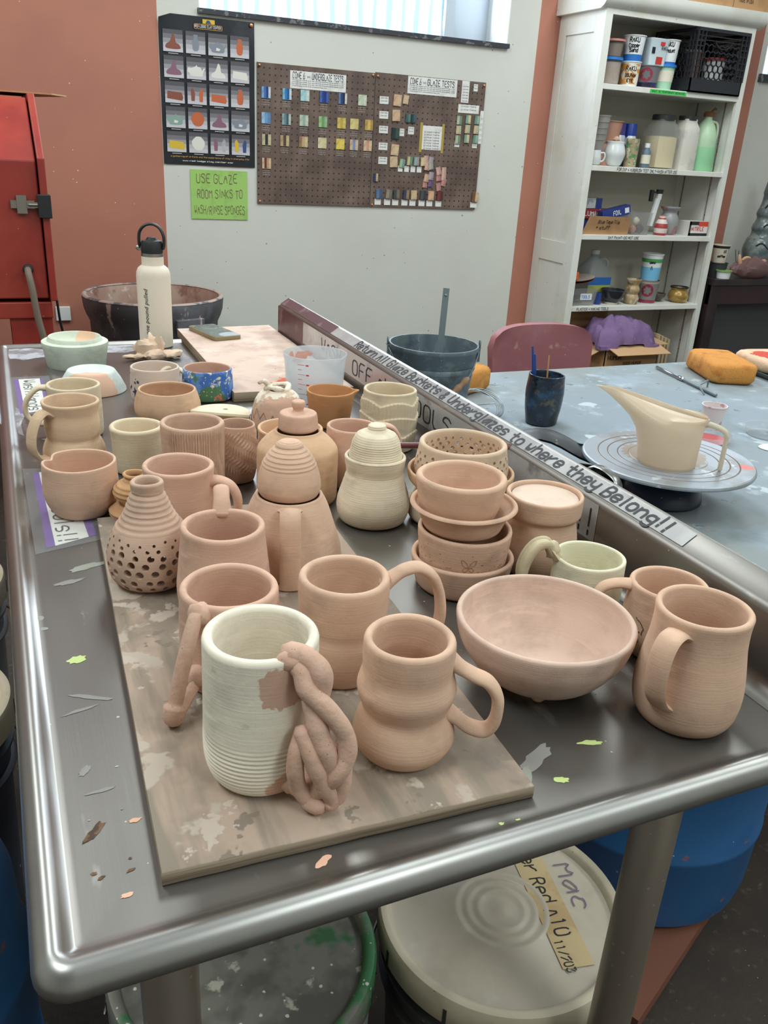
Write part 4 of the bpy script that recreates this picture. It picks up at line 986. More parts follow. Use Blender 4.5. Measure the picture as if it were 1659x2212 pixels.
for nm, x0, x1, lb in (('pegboard', 1.096, 1.640, 'brown pegboard of underglaze test tiles beside the poster'), ('pegboard', 1.644, 2.212, 'brown pegboard of hanging glaze test tiles, right of the underglaze board')):
    t = thing(nm, lb, 'pegboard', ((x0 + x1) / 2, WY - .004, 1.024)); wv = (x1 - x0) / 2
    MB().box(-wv, wv, -.004, .003, 0, .566 if x0 < 1.5 else .570).build('panel', peg_m, t, smooth=0)
    for px, pz in ((-wv + .01, .555), (wv - .01, .557), (-wv + .01, .01)):
        MB().ball((px, -.006, pz), .006, 10).build('screw', mat('copper_pin', (214, 150, 110)), t)
    if x0 < 1.5:
        for k in range(26): pass
for x0, x1, z0, z1, s, lb in ((1.243, 1.502, 1.501, 1.570, 'CONE 6 UNDERGLAZE TESTS', 'white paper title strip of the underglaze test board'), (1.804, 2.058, 1.520, 1.592, 'CONE 6 GLAZE TESTS', 'white paper title strip of the glaze test board')):
    t = thing('title_card', lb, 'sign', ((x0 + x1) / 2, PY, z0)); wv = (x1 - x0) / 2
    MB().box(-wv, wv, -.001, .0004, 0, z1 - z0).build('paper', card_m, t, smooth=0)
    tx = MB(); i6 = s.index('6') + 1
    write(tx, s[:i6], V((-wv + .012, -.0014, .040)), (1, 0, 0), (0, 0, 1), .024, .0036, width=.058)
    write(tx, '(oxid)', V((-wv + .075, -.0014, .046)), (1, 0, 0), (0, 0, 1), .008, .0012, width=.02)
    write(tx, s[i6 + 1:], V((-wv + .1, -.0014, .040)), (1, 0, 0), (0, 0, 1), .024, .0036, width=2 * wv - .112)
    for k in range(4):
        write(tx, 'fired to cone six on white stoneware body with', V((-wv + .01, -.0014, .032 - k * .0075)), (1, 0, 0), (0, 0, 1), .0032, .0006, width=2 * wv - (.02 if k < 3 else .1))
    tx.build('lettering', prn, t, smooth=0)
def rb(x, z):
    if x < 1.65: return x, z
    if x < 1.79 and z > 1.19: return x + (.016 if x < 1.72 else .020), z + (.0 if z > 1.45 else .004)
    zz = 0 if z < 1.07 else (.045 if x > 2.0 else (.016 if z > 1.15 and x < 1.885 else .030))
    return 1.687 + (x - 1.674) * 1.10, z + zz
def tile_obj(name, label, x, z, w_, h_, cols, group, rot=0.0, thick=.004):
    b = MB(); n_c = len(cols); mats_ = []; x, z = rb(x, z)
    for i, c in enumerate(cols):
        b.box(-w_ / 2 + w_ * i / n_c, -w_ / 2 + w_ * (i + 1) / n_c, -thick, 0, 0, h_, i); mats_.append(mat('tile_%d_%d_%d' % c, c, .35, layers=[('noise', pale(c, .8), 60, .5, .7)]))
    b.box(-w_ / 2, w_ / 2, -thick * .98, -.0001, -.0012, 0, 0)
    if rot: b.move(Matrix.Rotation(rot, 4, 'Y'))
    return tag(b.build(name, mats_, None, (x, PY, z), smooth=0), label, 'test tile', group)
cr_ = (214, 202, 168)
U = [(1.477, [(1.135, 'blue', [(120, 160, 200), (60, 104, 170), (22, 50, 120), (200, 208, 206)]), (1.229, 'turquoise', [(120, 178, 206), (40, 120, 176), (28, 84, 150), (206, 214, 206)]), (1.311, 'pale aqua', [(170, 206, 208), (156, 196, 206), (206, 212, 198)]), (1.40, 'cobalt', [(70, 104, 170), (28, 56, 136), (20, 44, 120), (60, 96, 160)]), (1.488, 'navy', [(96, 120, 160), (40, 60, 104), (20, 36, 84), (210, 208, 196)]), (1.583, 'grey-green', [(196, 206, 180), (184, 198, 176), (206, 208, 186)])]),
     (1.377, [(1.135, 'sky blue', [(150, 186, 214), (110, 150, 190), (90, 132, 180)]), (1.227, 'slate', [(140, 164, 164), (96, 130, 140), (60, 84, 92), (186, 196, 186)]), (1.308, 'sage', [(186, 196, 176), (150, 170, 160), (196, 200, 180)]), (1.397, 'green', [(156, 186, 130), (104, 154, 96), (150, 176, 140)]), (1.486, 'mustard', [(208, 184, 96), (190, 160, 70), (206, 186, 110)]), (1.548, 'straw', [(214, 196, 136), (206, 186, 120)]), (1.620, 'ochre', [(186, 150, 80), (206, 180, 104), (176, 140, 74)])]),
     (1.290, [(1.137, 'black', [(190, 180, 140), (44, 42, 40), (200, 190, 150)]), (1.220, 'umber', [(180, 150, 110), (84, 62, 52), (196, 176, 136)]), (1.307, 'brown', [(150, 116, 84), (190, 160, 120), (204, 186, 146)]), (1.396, 'cream', [(212, 202, 160), (208, 196, 150)]), (1.483, 'yellow', [(222, 194, 88), (226, 200, 96)]), (1.550, 'pink and blue', [(206, 172, 150), (126, 140, 176), (206, 180, 150)]), (1.618, 'coral', [(214, 180, 150), (200, 150, 124), (214, 186, 154)])]),
     (1.194, [(1.137, 'dark red', [(208, 178, 146), (96, 46, 40), (190, 140, 110), (212, 186, 154)])])]
rown = ('top', 'second', 'third', 'bottom')
for ri, (z, row) in enumerate(U):
    for x, cn, cols in row:
        tile_obj('test_tile', '%s underglaze test tile in the %s row of the left pegboard' % (cn, rown[ri]), x, z - .022, .040, .043, cols, 'underglaze test tiles')
tx = MB()
for ri, (z, row) in enumerate(U):
    for x, cn, cols in row:
        for k in range(3): write(tx, 'underglaze'[:9 - k], V((x - .018, WY - .0086, z - .032 - k * .009)), (1, 0, 0), (0, 0, 1), .005, .0009, width=.036)
wl = [o for o in bpy.data.objects if o.name.startswith('pegboard') and o.location.x < 1.5][0]
tx.build('lettering', mat('chalk_lettering', (170, 156, 148), .8), wl, world=True, smooth=0)
# right board: white cards down the left, tiles beside them
def card(x, z, w_, h_, label, group='paper labels on the right pegboard', text=None):
    x, z = rb(x, z)
    t = thing('label_card', label, 'label', (x, PY, z), 0, group)
    MB().box(-w_ / 2, w_ / 2, -.0012, 0, 0, h_).build('paper', card_m, t, smooth=0)
    if text:
        b = MB()
        for k in range(text): write(b, 'glaze name', V((-w_ * .38, -.0015, h_ * (.72 - .8 * k / text))), (1, 0, 0), (0, 0, 1), h_ * .45 / text, .0008, width=w_ * .76)
        b.build('lettering', mat('pencil_grey', (120, 112, 118), .7), t, smooth=0)
    return t
ordn = ('topmost', 'second from top', 'third from top', 'fourth from top', 'lowest')
TX = [(196, 172, 140), (206, 178, 148), (190, 166, 134)]
for i, (z, dx) in enumerate(((1.468, 0), (1.403, .002), (1.342, .004), (1.271, .006), (1.210, .008))):
    card(1.674 + dx, z, .044, .031, 'white glaze-name card, %s in the left column of the right pegboard' % ordn[i], text=2)
for i, (z, c) in enumerate(((1.465, [(206, 170, 136), (210, 178, 146)]), (1.398, [(204, 172, 140)]), (1.322, [(36, 54, 54), (60, 80, 70)]), (1.252, [(204, 174, 142), (214, 186, 150)]), (1.200, [(206, 178, 146)]))):
    tile_obj('test_tile', '%s tile beside the %s glaze-name card' % ('dark green' if i == 2 else 'bare clay', ordn[i]), 1.734, z, .038, .046, c, 'glaze test tiles', rot=(.05, -.04, .03, .06, -.05)[i], thick=.006)
tile_obj('test_tile', 'small bare clay tile right of the topmost pair on the glaze board', 1.776, 1.476, .026, .036, [(204, 176, 144)], 'glaze test tiles', .12)
for i, (x, z, c, n_m) in enumerate(((1.790, 1.384, [(60, 96, 96), (90, 120, 110)], 'teal tile left of its dark twin'), (1.815, 1.384, [(40, 62, 76), (66, 90, 100)], 'dark blue-green tile right of its teal twin'))):
    tile_obj('test_tile', n_m + ' on the glaze board', x, z, .024, .034, c, 'glaze test tiles', thick=.006)
card(1.768, 1.335, .024, .032, 'small white card right of the dark green tile', text=2); card(1.808, 1.333, .030, .032, 'wider small white card, second right of the dark green tile', text=2)
nc = card(1.908, 1.257, .108, .104, 'large white handwritten page with yellow taped edges on the glaze board', text=7)
MB().box(-.064, -.050, -.0016, 0, -.012, .116).box(.052, .064, -.0016, 0, -.012, .116).build('yellow_tape', mat('masking_tape_yellow', (176, 150, 70), .6), nc, smooth=0)
card(2.053, 1.456, .040, .092, 'tall white card of handwritten notes at upper right of the glaze board', text=6)
card(2.102, 1.508, .022, .030, 'tiny white card in the top right corner of the glaze board', text=2)
card(2.076, 1.412, .112, .036, 'wide white card above the three columns of small tiles', text=2)
card(2.144, 1.282, .018, .145, 'narrow tall white strip along the right edge of the glaze board', text=5)
cw = ('left', 'middle', 'right')
for r in range(4):
    for c in range(3):
        if r == 3:
            if c == 1: continue
            card(2.033 + c * .044, 1.262, .026, .026, 'white tag under the %s column of small tiles' % cw[c], text=2); continue
        cols = [[(176, 186, 160), (120, 140, 120)], [(130, 160, 140), (206, 190, 150)], [(110, 140, 128), (150, 170, 150)]][c] if r != 1 else [(206, 178, 146), (170, 180, 150)]
        tile_obj('test_tile', 'small glazed tile, %s of the %s column under the wide card' % (('top', 'middle', 'bottom')[r], cw[c]), 2.034 + c * .043, 1.368 - r * .042 - (.006 if c == 0 else 0), .026, .036, cols, 'glaze test tiles', .03 * (c - 1), .006)
seq = ('first', 'second', 'third', 'fourth')
for i, c in enumerate([[(160, 180, 140), (120, 146, 150)], [(196, 186, 140), (110, 140, 110)], [(140, 170, 170), (160, 150, 140)], [(214, 196, 150), (206, 182, 150)]]):
    tile_obj('test_tile', '%s of four hanging tiles right of the lowest bare clay tile' % seq[i], 1.776 + i * .033, 1.200, .026, .037, c, 'glaze test tiles', .08 - .05 * i, .006)
    card(1.768 + i * .030, 1.169, .024, .026, 'white tag under the %s of four hanging tiles' % seq[i], text=1)
R_ = random.Random(12); k_ = 0
clus = [(1.888, 1.197, 'pink'), (1.910, 1.193, 'lilac'), (1.893, 1.168, 'pink'), (1.915, 1.172, 'grey'), (1.955, 1.150, 'pink'), (1.980, 1.150, 'pink'), (1.955, 1.122, 'rose'), (1.978, 1.100, 'rose'), (1.893, 1.116, 'clay'), (1.915, 1.126, 'lilac'), (1.890, 1.090, 'rose'), (1.915, 1.094, 'violet'), (1.960, 1.078, 'rose'), (1.978, 1.126, 'pink')]
cc = {'pink': (212, 170, 158), 'lilac': (176, 160, 170), 'grey': (176, 172, 160), 'rose': (196, 138, 132), 'clay': (210, 176, 146), 'violet': (120, 92, 132)}
pos_n = ('top left', 'top', 'upper left', 'upper middle', 'right upper', 'far right upper', 'right middle', 'far right lower', 'left middle', 'centre', 'bottom left', 'bottom centre', 'bottom right', 'far right middle')
for i, (x, z, n_) in enumerate(clus):
    tile_obj('test_tile', '%s tile at the %s of the overlapping tile cluster' % (n_, pos_n[i]), x, z, .024, .034, [cc[n_], pale(cc[n_], .9)], 'glaze test tiles', R_.uniform(-.3, .3), .003 + .0012 * (i % 5))
bcol = [[(96, 120, 150), (70, 90, 120)], [(150, 136, 120), (120, 110, 104)], [(70, 74, 74), (120, 110, 96)], [(60, 66, 90), (150, 126, 96)], [(206, 178, 140)], [(78, 82, 84), (60, 60, 66)], [(214, 172, 136)], [(120, 60, 60), (90, 44, 48)]]
oo = ('first', 'second', 'third', 'fourth', 'fifth', 'sixth', 'seventh', 'eighth')
for i, c in enumerate(bcol):
    x = 1.674 + i * .0415 + (.003 if i % 2 else 0)
    tile_obj('test_tile', '%s from the left in the bottom row of glaze tiles' % oo[i], x, 1.064, .030, .040, c, 'glaze test tiles', R_.uniform(-.06, .06), .007)
    card(x - .004, 1.034, .032, .027, 'white tag under the %s tile of the bottom row' % oo[i], text=1)
tile_obj('test_tile', 'dark blue tile above the left end of the bottom glaze row', 1.655, 1.108, .020, .034, [(60, 62, 96), (190, 170, 140)], 'glaze test tiles', 0, .006)
tile_obj('test_tile', 'single brown-edged tile at the bottom right of the glaze board', 2.145, 1.062, .036, .044, [(120, 84, 60), (206, 180, 146)], 'glaze test tiles', .03, .007)
card(2.142, 1.034, .036, .026, 'white tag at the bottom right corner of the glaze board', text=1)

# ------------------------------------------------------------------ the white cabinet
cab_m = mat('cabinet_cream_paint', (226, 225, 218), .45, layers=[('noise', (218, 215, 204), 5, .5, .65), ('spots', (150, 120, 90), 18, .045)])
cabi_m = mat('cabinet_inside', (204, 198, 184), .6)
CX0, CX1, CY0, CZ1 = 2.598, 3.475, 3.592, 1.925
cb = thing('bookcase', 'tall cream painted bookcase full of glaze supplies against the pink pilaster', 'bookcase', ((CX0 + CX1) / 2, 3.77, 0))
s_ = MB().box(CX0, CX0 + .018, CY0 + .02, WY - .001, 0, CZ1)
for z0, z1 in ((.10, .78), (.86, 1.78)):                       # panelled side: rails and stiles stand proud
    pass
s_.box(CX0 - .008, CX0, CY0 + .02, CY0 + .075, 0, CZ1).box(CX0 - .008, CX0, WY - .06, WY - .001, 0, CZ1)
for z in (0.0, .80, 1.82): s_.box(CX0 - .008, CX0, CY0 + .075, WY - .06, z, z + .1)
s_.build('side_panel', cab_m, cb, world=True, smooth=0, bevel=.0015)
MB().box(CX1 - .018, CX1, CY0 + .02, WY - .001, 0, CZ1).build('side_panel', cab_m, cb, world=True, smooth=0)
MB().box(CX0, CX1, WY - .012, WY - .001, 0, CZ1).build('back_panel', cabi_m, cb, world=True, smooth=0)
MB().box(CX0 - .008, CX0 + .030, CY0, CY0 + .02, 0, CZ1).box(CX1 - .030, CX1, CY0, CY0 + .02, 0, CZ1).box(CX0 + .03, CX1 - .030, CY0, CY0 + .02, 1.886, CZ1).build('face_frame', cab_m, cb, world=True, smooth=0, bevel=.001)
MB().prism([(CY0 + .01, 1.905), (CY0 - .012, 1.915), (CY0 - .03, 1.935), (CY0 - .035, 1.96), (CY0 - .035, 1.975), (WY - .001, 1.975), (WY - .001, 1.905)], CX0 - .035, CX1 + .03, 0, 'x').build('crown', cab_m, cb, world=True, smooth=40)
SZ = (1.612, 1.263, .948, .598, .105)
for i, z in enumerate(SZ): MB().box(CX0 + .018, CX1 - .018, CY0 + .004, WY - .012, z - .024, z).build('shelf', cab_m, cb, world=True, smooth=0, bevel=.002)
for x, y in ((CX1 - .0195, 3.68), (CX1 - .0195, 3.88), (CX0 + .0195, 3.68), (CX0 + .0195, 3.88)):
    MB().box(x - .001, x + .001, y - .0045, y + .0045, .12, 1.88).build('shelf_standard', mat('shelf_standard_steel', (150, 142, 130), .5, .2, layers=[('spots', (40, 38, 36), 60, .25)]), cb, world=True, smooth=0)
tx = MB(); FY = CY0 + .0035
write(tx, 'FOR DIP + AIRBRUSH TEST ONLY-WASH AFTER USE', V((2.78, FY, SZ[1] - .019)), (1, 0, 0), (0, 0, 1), .014, .0022, width=.37, wob=.4)
write(tx, 'DAY PAINT-DO NOT USE', V((2.79, FY, SZ[2] - .018)), (1, 0, 0), (0, 0, 1), .012, .002, width=.19, wob=.4)
write(tx, 'PLASTER + MAKING TOOLS', V((2.66, FY, SZ[3] - .019)), (1, 0, 0), (0, 0, 1), .013, .002, width=.2, wob=.4)
tx.build('lettering', ink_m, cb, world=True, smooth=0)
gl = MB().box(2.90, 3.12, FY - .0006, FY, SZ[0] - .021, SZ[0] - .004); gl.build('green_label', mat('green_tape_label', (80, 200, 96), .5), cb, world=True, smooth=0)
tx = MB(); write(tx, 'WHAT IS TEMPORARY REMAINS', V((2.91, FY - .0008, SZ[0] - .016)), (1, 0, 0), (0, 0, 1), .008, .0016, width=.2); tx.build('lettering', mat('green_dark_print', (30, 90, 44), .5), cb, world=True, smooth=0)

# ---- containers on its shelves
wp = mat('white_tub', (226, 228, 228), .4); clr = plastic_clear('clear_tub', (206, 204, 200), .84, .15); grime = mat('grey_slurry', (170, 150, 134), .6, layers=[('noise', (176, 160, 148), 20, .5, .6)])
def tub(name, label, cat, x, y, z, r0, r1, h, m, lid=None, band=None, text=(), segs=40, group=None, inner=None, rim=True, az=-128, logo=None):
    t = thing(name, label, cat, (x, y, z), 0, group)
    p = [(.0001, 0), (r0, 0), (r0 + (r1 - r0) * .96, h * .96), (r1 + (.003 if rim else 0), h * .965), (r1 + (.003 if rim else 0), h), (r1 - .002, h), (r0 - .002, .004), (.0001, .004)]
    MB().lathe(p, segs).build('body', m, t, smooth=40)
    Rf = lambda q: r0 + (r1 - r0) * q / h
    if inner: MB().lathe([(.0001, .004), (r0 - .003, .004), (Rf(h * inner[1]) - .003, h * inner[1]), (.0001, h * inner[1])], segs).build('contents', inner[0], t, smooth=40)
    if lid: MB().lathe([(.0001, h), (r1 + .004, h * .94), (r1 + .005, h * .945), (r1 + .005, h + .005), (r1 - .002, h + .006), (r1 - .005, h + .003), (.0001, h + .003)], segs).build('lid', lid, t, smooth=40)
    if band:
        for z0, z1, bm in band: MB().lathe([(Rf(z0 * h) + .0006, z0 * h), (Rf(z1 * h) + .0006, z1 * h)], segs).build('printed_band', bm, t, smooth=60)
    for s, z0, hh_, wd, am in text:
        b = MB(); q = lettering(s, hh_, .0040, 1.6, 0, .4); k = wd / q[1]
        for f in q[0]: b.quad(*[V((p.x * k - wd / 2, p.y, 0)) for p in f])
        wrap(b, Rf, z0, math.radians(az + am), .0014).build('lettering', ink_m, t, smooth=0)
    if logo:
        z0, R_l, mm = logo; b = MB()
        for k in range(6):
            a = k * PI / 3; pts = [(R_l * math.cos(a + u) * f, R_l * math.sin(a + u) * f) for u, f in ((0, 1), (.3, 1), (.6, 1), (.9, 1), (1.2, .82), (.9, .74), (.5, .62), (.2, .5), (.0, .66), (-.05, .82))]
            decal(pts, Rf, z0, math.radians(az - 4), b, lift=.0012)
        b.build('swirl_logo', mm, t, smooth=0)
    return t
S1, S2, S3, S4, S5 = SZ
blue_p = mat('blue_print', (44, 110, 190), .4); red_p = mat('red_print', (196, 52, 48), .4); maroon_p = mat('maroon_print', (146, 44, 66), .4); org_p = mat('orange_print', (206, 140, 66), .4, layers=[('noise', (226, 220, 206), 26, .48, .54)])
tub('jar', 'clear jar with blue lid and grey slurry at the left of the top shelf', 'jar', 2.705, 3.672, S1, .052, .054, .108, clr, mat('blue_lid', (40, 120, 200), .4), inner=(grime, .86))
tub('tub', 'clear deli tub with dusty pink lid standing on the blue-lidded jar', 'tub', 2.712, 3.672, S1 + .1145, .040, .048, .068, clr, mat('pink_lid', (204, 128, 120), .5), inner=(mat('brown_powder', (130, 104, 86), .8), .8))
tub('tub', 'white and orange tub marked RAKU under the RAKU Copper Sand tub', 'tub', 2.826, 3.672, S1, .040, .047, .106, wp, None, [(.1, .9, org_p)], [('RAKU', .066, .018, .050, 10), ('DOLPHIN', .040, .013, .05, 10), ('EYE', .018, .013, .03, 10)])
tub('tub', 'white yogurt tub marked RAKU Copper Sand on the top shelf', 'tub', 2.828, 3.672, S1 + .1065, .040, .050, .107, wp, None, [(.0, .26, blue_p)], [('RAKU', .078, .018, .048, 5), ('Copper', .057, .015, .05, 5), ('Sand', .038, .015, .04, 5)])
tub('tub', 'grey measuring tub with red swirl logo on the top shelf', 'tub', 2.936, 3.680, S1, .049, .058, .098, plastic_clear('grey_tub', (150, 148, 150), .15, .3), None, [(.05, .26, mat('navy_print', (40, 44, 90), .4)), (.0, .05, red_p)], [('MEASURE', .009, .013, .052, -2)], logo=(.058, .030, maroon_p))
t = thing('bucket', 'square white bucket with a red label on top of the grey measuring tub', 'bucket', (2.945, 3.680, S1 + .0985))
MB().rings([[(x * s, y * s, z) for x, y in rnd_rect(-.054, .054, -.054, .054, .012, 3)] for z, s in ((0, .88), (.104, 1), (.108, 1.04), (.112, 1.04), (.112, .96), (.03, .85))], True, True, True).build('body', mat('pale_blue_tub', (206, 218, 224), .4), t, smooth=40)
patch(MB(), .0, .026, .082, .098, -.0545).quad((-.012, -.0505, .006), (.024, -.0505, .006), (.024, -.0515, .036), (-.012, -.0515, .036)).build('red_label', red_p, t, smooth=0)
b = MB(); write(b, 'RAKU', V((.008, -.0555, .066)), (1, 0, 0), (0, -.08, 1), .014, .0026, width=.036); patch(b, -.044, -.026, .048, .074, -.0535); b.build('lettering', ink_m, t, smooth=0)
tub('tub', 'pale green tub with blue lid under the RAKU Moondust tub', 'tub', 3.030, 3.672, S1, .039, .047, .104, mat('green_slip_tub', (160, 206, 176), .4), mat('blue_lid', (40, 120, 200), .4), [(.34, .8, mat('cream_label', (222, 214, 196), .5))])
tub('tub', 'white tub marked RAKU Moondust on the top shelf beside the crate', 'tub', 3.035, 3.672, S1 + .1105, .038, .047, .103, wp, None, [(.0, .1, blue_p)], [('RAKU', .075, .018, .048, 0), ('Moondust', .05, .013, .058, 0)])
# milk crate
ck_m = mat('crate_black', (38, 40, 46), .45, layers=[('spots', (120, 120, 120), 40, .08)])
ct = thing('milk_crate', 'black plastic milk crate on the right of the top shelf', 'crate', (3.280, 3.735, S1))
cwx, cwy, chh = .160, .15, .272
wl_ = MB()
def cr_wall(P, w0, handle=True):
    """lattice wall in (u, v); P maps to space with outward offset"""
    def bar(u0, u1, v0, v1, d=.006):
        vs = [P(u, v, e) for u in (u0, u1) for v in (v0, v1) for e in (0, d)]
        wl_.add(vs, [(0, 1, 3, 2), (4, 6, 7, 5), (0, 4, 5, 1), (2, 3, 7, 6), (0, 2, 6, 4), (1, 5, 7, 3)])
    bar(-w0, w0, 0, .060); bar(-w0, w0, .258, chh, .012); bar(-w0, w0, .238, .242); bar(-w0, w0, .22, .224)
    for u in (-w0, -w0 + .022, -w0 + .045, w0 - .045, w0 - .022, w0): bar(u - .0025, u + .0025, .06, .26, .010)
    for v in (.085, .112, .14, .168, .196, .216): bar(-w0, -w0 + .045, v - .0022, v + .0022, .008); bar(w0 - .045, w0, v - .0022, v + .0022, .008)
    hx = .0185; rows_ = 5
    for r in range(rows_):
        for c in range(7):
            cu = -w0 + .06 + c * hx * 1.75 + (hx * .87 if r % 2 else 0); cv = .078 + r * hx * 1.5
            if cu > w0 - .045: continue
            for k in range(6):
                a0, a1 = PI / 6 + k * PI / 3, PI / 6 + (k + 1) * PI / 3
                p, q = (cu + hx * math.cos(a0), cv + hx * math.sin(a0)), (cu + hx * math.cos(a1), cv + hx * math.sin(a1))
                if r > 0 and k in (3, 4): continue
                n_ = V((-(q[1] - p[1]), q[0] - p[0])); n_.normalize(); n_ *= .0022
                vs = [P(p[0] + s * n_.x, p[1] + s * n_.y, e) for s in (-1, 1) for e in (0, .006)] + [P(q[0] + s * n_.x, q[1] + s * n_.y, e) for s in (-1, 1) for e in (0, .006)]
                wl_.add(vs, [(0, 1, 3, 2), (4, 6, 7, 5), (0, 4, 5, 1), (2, 3, 7, 6), (0, 2, 6, 4), (1, 5, 7, 3)])
    if handle:
        for k in range(12):
            a0, a1 = PI + PI * k / 12, PI + PI * (k + 1) / 12
            p, q = (.05 * math.cos(a0), .225 + .032 * math.sin(a0)), (.05 * math.cos(a1), .225 + .032 * math.sin(a1))
            vs = [P(x, z, e) for x, z in (p, q) for e in (0, .012)] + [P(x * 1.08, .225 + (z - .225) * 1.12, e) for x, z in (p, q) for e in (0, .012)]
            wl_.add(vs, [(0, 1, 3, 2), (4, 6, 7, 5), (0, 4, 5, 1), (2, 3, 7, 6), (0, 2, 6, 4), (1, 5, 7, 3)])
cr_wall(lambda u, v, e: (u, -cwy - e + .006, v), cwx)
cr_wall(lambda u, v, e: (-cwx - e + .006, u, v), cwy)
cr_wall(lambda u, v, e: (cwx + e - .006, u, v), cwy)
cr_wall(lambda u, v, e: (u, cwy + e - .006, v), cwx)
wl_.box(-cwx, cwx, -cwy, cwy, 0, .006)
wl_.build('lattice', ck_m, ct, smooth=0)
tub('bottle', 'brown bottle inside the black milk crate', 'bottle', 3.22, 3.70, S1 + .0075, .033, .03, .17, mat('brown_bottle', (120, 80, 66), .4), rim=False)
tub('tub', 'white tub with red lid inside the black milk crate', 'tub', 3.335, 3.685, S1 + .0075, .048, .052, .15, wp, red_p)
tub('jar', 'grey jar behind the white tub in the milk crate', 'jar', 3.29, 3.80, S1 + .0075, .04, .04, .19, mat('grey_jar', (150, 150, 150), .4), wp)

# second shelf
for k in range(5):
    tub('plastic_cup', ('frosted cup at the bottom of the leaning cup stack', 'second frosted cup up the leaning stack', 'middle frosted cup of the leaning stack', 'fourth frosted cup up the leaning stack', 'topmost frosted cup of the leaning stack')[k], 'cup', 2.680 + k * .006, 3.668, S2 + .0008 + k * .026, .030, .040, .115, plastic_clear('frosted_cup', (196, 190, 186), .35, .3), group='stacked frosted cups')
tub('flower_pot', 'terracotta flower pot, upside down under its twin', 'pot', 2.785, 3.71, S2, .058, .045, .10, mat('flowerpot_terracotta', (182, 136, 116), .85), rim=False, group='stacked flower pots')
tub('flower_pot', 'terracotta flower pot standing upright on the upside-down one', 'pot', 2.790, 3.71, S2 + .1005, .042, .058, .10, mat('flowerpot_terracotta', (182, 136, 116), .85), group='stacked flower pots')
P_('mug', 'small white glazed mug at the left end of the second shelf', 'mug', (2.668, 3.640, S2), [(.022, 0), (.030, .006), (.0335, .03), (.031, .05), (.028, .068)], mat('white_glaze', (214, 216, 216), .25), [([(.029, .055), (.045, .056), (.050, .04), (.044, .022), (.031, .018)], -30, .006, .004)], t=.003, segs=40, n=16)
wv_ = thing('vase', 'rounded white bisque jar with a pinkish lump on its rim', 'vase', (2.800, 3.665, S2))
vessel([(.030, 0), (.040, .01), (.052, .045), (.053, .065), (.046, .09), (.043, .10), (.045, .112)], .004, segs=48, n=20).build('body', mat('white_glaze', (214, 216, 216)), wv_)
MB().ball((.002, 0, .119), .018, 12, (1, .9, .8), jit=.4).build('lump', peach, wv_)
for x, cap, body, lb in ((2.862, (70, 56, 120), (206, 206, 214), 'spray can with a purple cap behind the white jar'), (2.928, (30, 60, 150), (214, 216, 220), 'spray can with a bright blue cap')):
    t = thing('spray_can', lb, 'spray can', (x, 3.73, S2), 0, 'spray cans')
    MB().lathe([(.0001, 0), (.031, 0), (.0325, .004), (.0325, .135), (.030, .142), (.0001, .142)], 36).build('can', mat('can_%d' % body[0], body, .35, .2, layers=[('noise', (40, 70, 150), 22, .53, .56)]), t, smooth=40)
    MB().lathe([(.0001, .142), (.031, .142), (.030, .19), (.028, .196), (.0001, .196)], 36).build('cap', mat('cap_%d' % cap[0], cap, .35), t, smooth=40)
tub('tumbler', 'glass tumbler printed with a green and brown pattern', 'tumbler', 2.895, 3.655, S2, .030, .033, .128, mat('printed_tumbler', (170, 150, 120), .3, layers=[('noise', (90, 140, 90), 40, .52, .56), ('noise', (206, 196, 176), 50, .56, .6)]), rim=False)
t = thing('bottle', 'small grey-blue bottle with white cap in front of the clear jar', 'bottle', (2.975, 3.640, S2))
MB().lathe([(.0001, 0), (.021, 0), (.022, .003), (.022, .075), (.012, .09), (.012, .094), (.0001, .094)], 28).build('body', mat('slate_bottle', (96, 112, 128), .4), t); MB().lathe([(.0001, .092), (.013, .092), (.013, .112), (.0001, .113)], 20).build('cap', wp, t)
MB().lathe([(.0225, .02), (.0225, .06)], 28).build('label', mat('cream_label', (222, 214, 196)), t)
t = thing('jar', 'big clear plastic jar with black lid, half full of pale powder', 'jar', (3.100, 3.705, S2))
def sq_f(th, r, z, k): return r * (1 / max(abs(math.cos(th)), abs(math.sin(th)))) ** .55, z
MB().lathe([(.0001, 0), (.064, 0), (.068, .004), (.068, .17), (.062, .20), (.050, .215), (.050, .225), (.048, .225), (.048, .213), (.060, .198), (.066, .168), (.066, .006), (.0001, .004)], 56, 0, (0, 0, 0), sq_f).build('body', plastic_clear('clear_jar', (206, 208, 204), .78, .1), t, smooth=40)
MB().lathe([(.0001, .005), (.0645, .006), (.065, .145), (.04, .150), (.0001, .146)], 56, 0, (0, 0, 0), sq_f).build('powder', mat('pale_powder', (234, 212, 168), .9), t)
MB().lathe([(.0001, .222), (.055, .222), (.055, .244), (.052, .247), (.0001, .247)], 40).build('lid', mat('black_lid', (40, 42, 46), .5), t)
gp = MB(); gp.prism(rnd_rect(-.025, .02, .08, .15, .012), -.063, -.0602, 0, 'y'); gp.build('grip', plastic_clear('clear_jar', (206, 208, 204), .78), t)
t = thing('jug', 'tall white plastic jug with black lid, right of the clear jar', 'jug', (3.248, 3.700, S2))
MB().lathe([(.0001, 0), (.055, 0), (.058, .006), (.056, .17), (.054, .195), (.044, .215), (.040, .222), (.040, .236), (.0001, .236)], 56, 0, (0, 0, 0), sq_f).build('body', mat('milky_jug', (216, 210, 200), .35, layers=[('noise', (196, 190, 186), 12, .5, .6)]), t, smooth=40)
MB().lathe([(.0001, .23), (.044, .23), (.044, .25), (.0001, .252)], 40).build('lid', mat('black_lid', (40, 42, 46)), t)
t = thing('jug', 'translucent handled jug half full of green glaze with rusty tape round its neck', 'jug', (3.375, 3.695, S2))
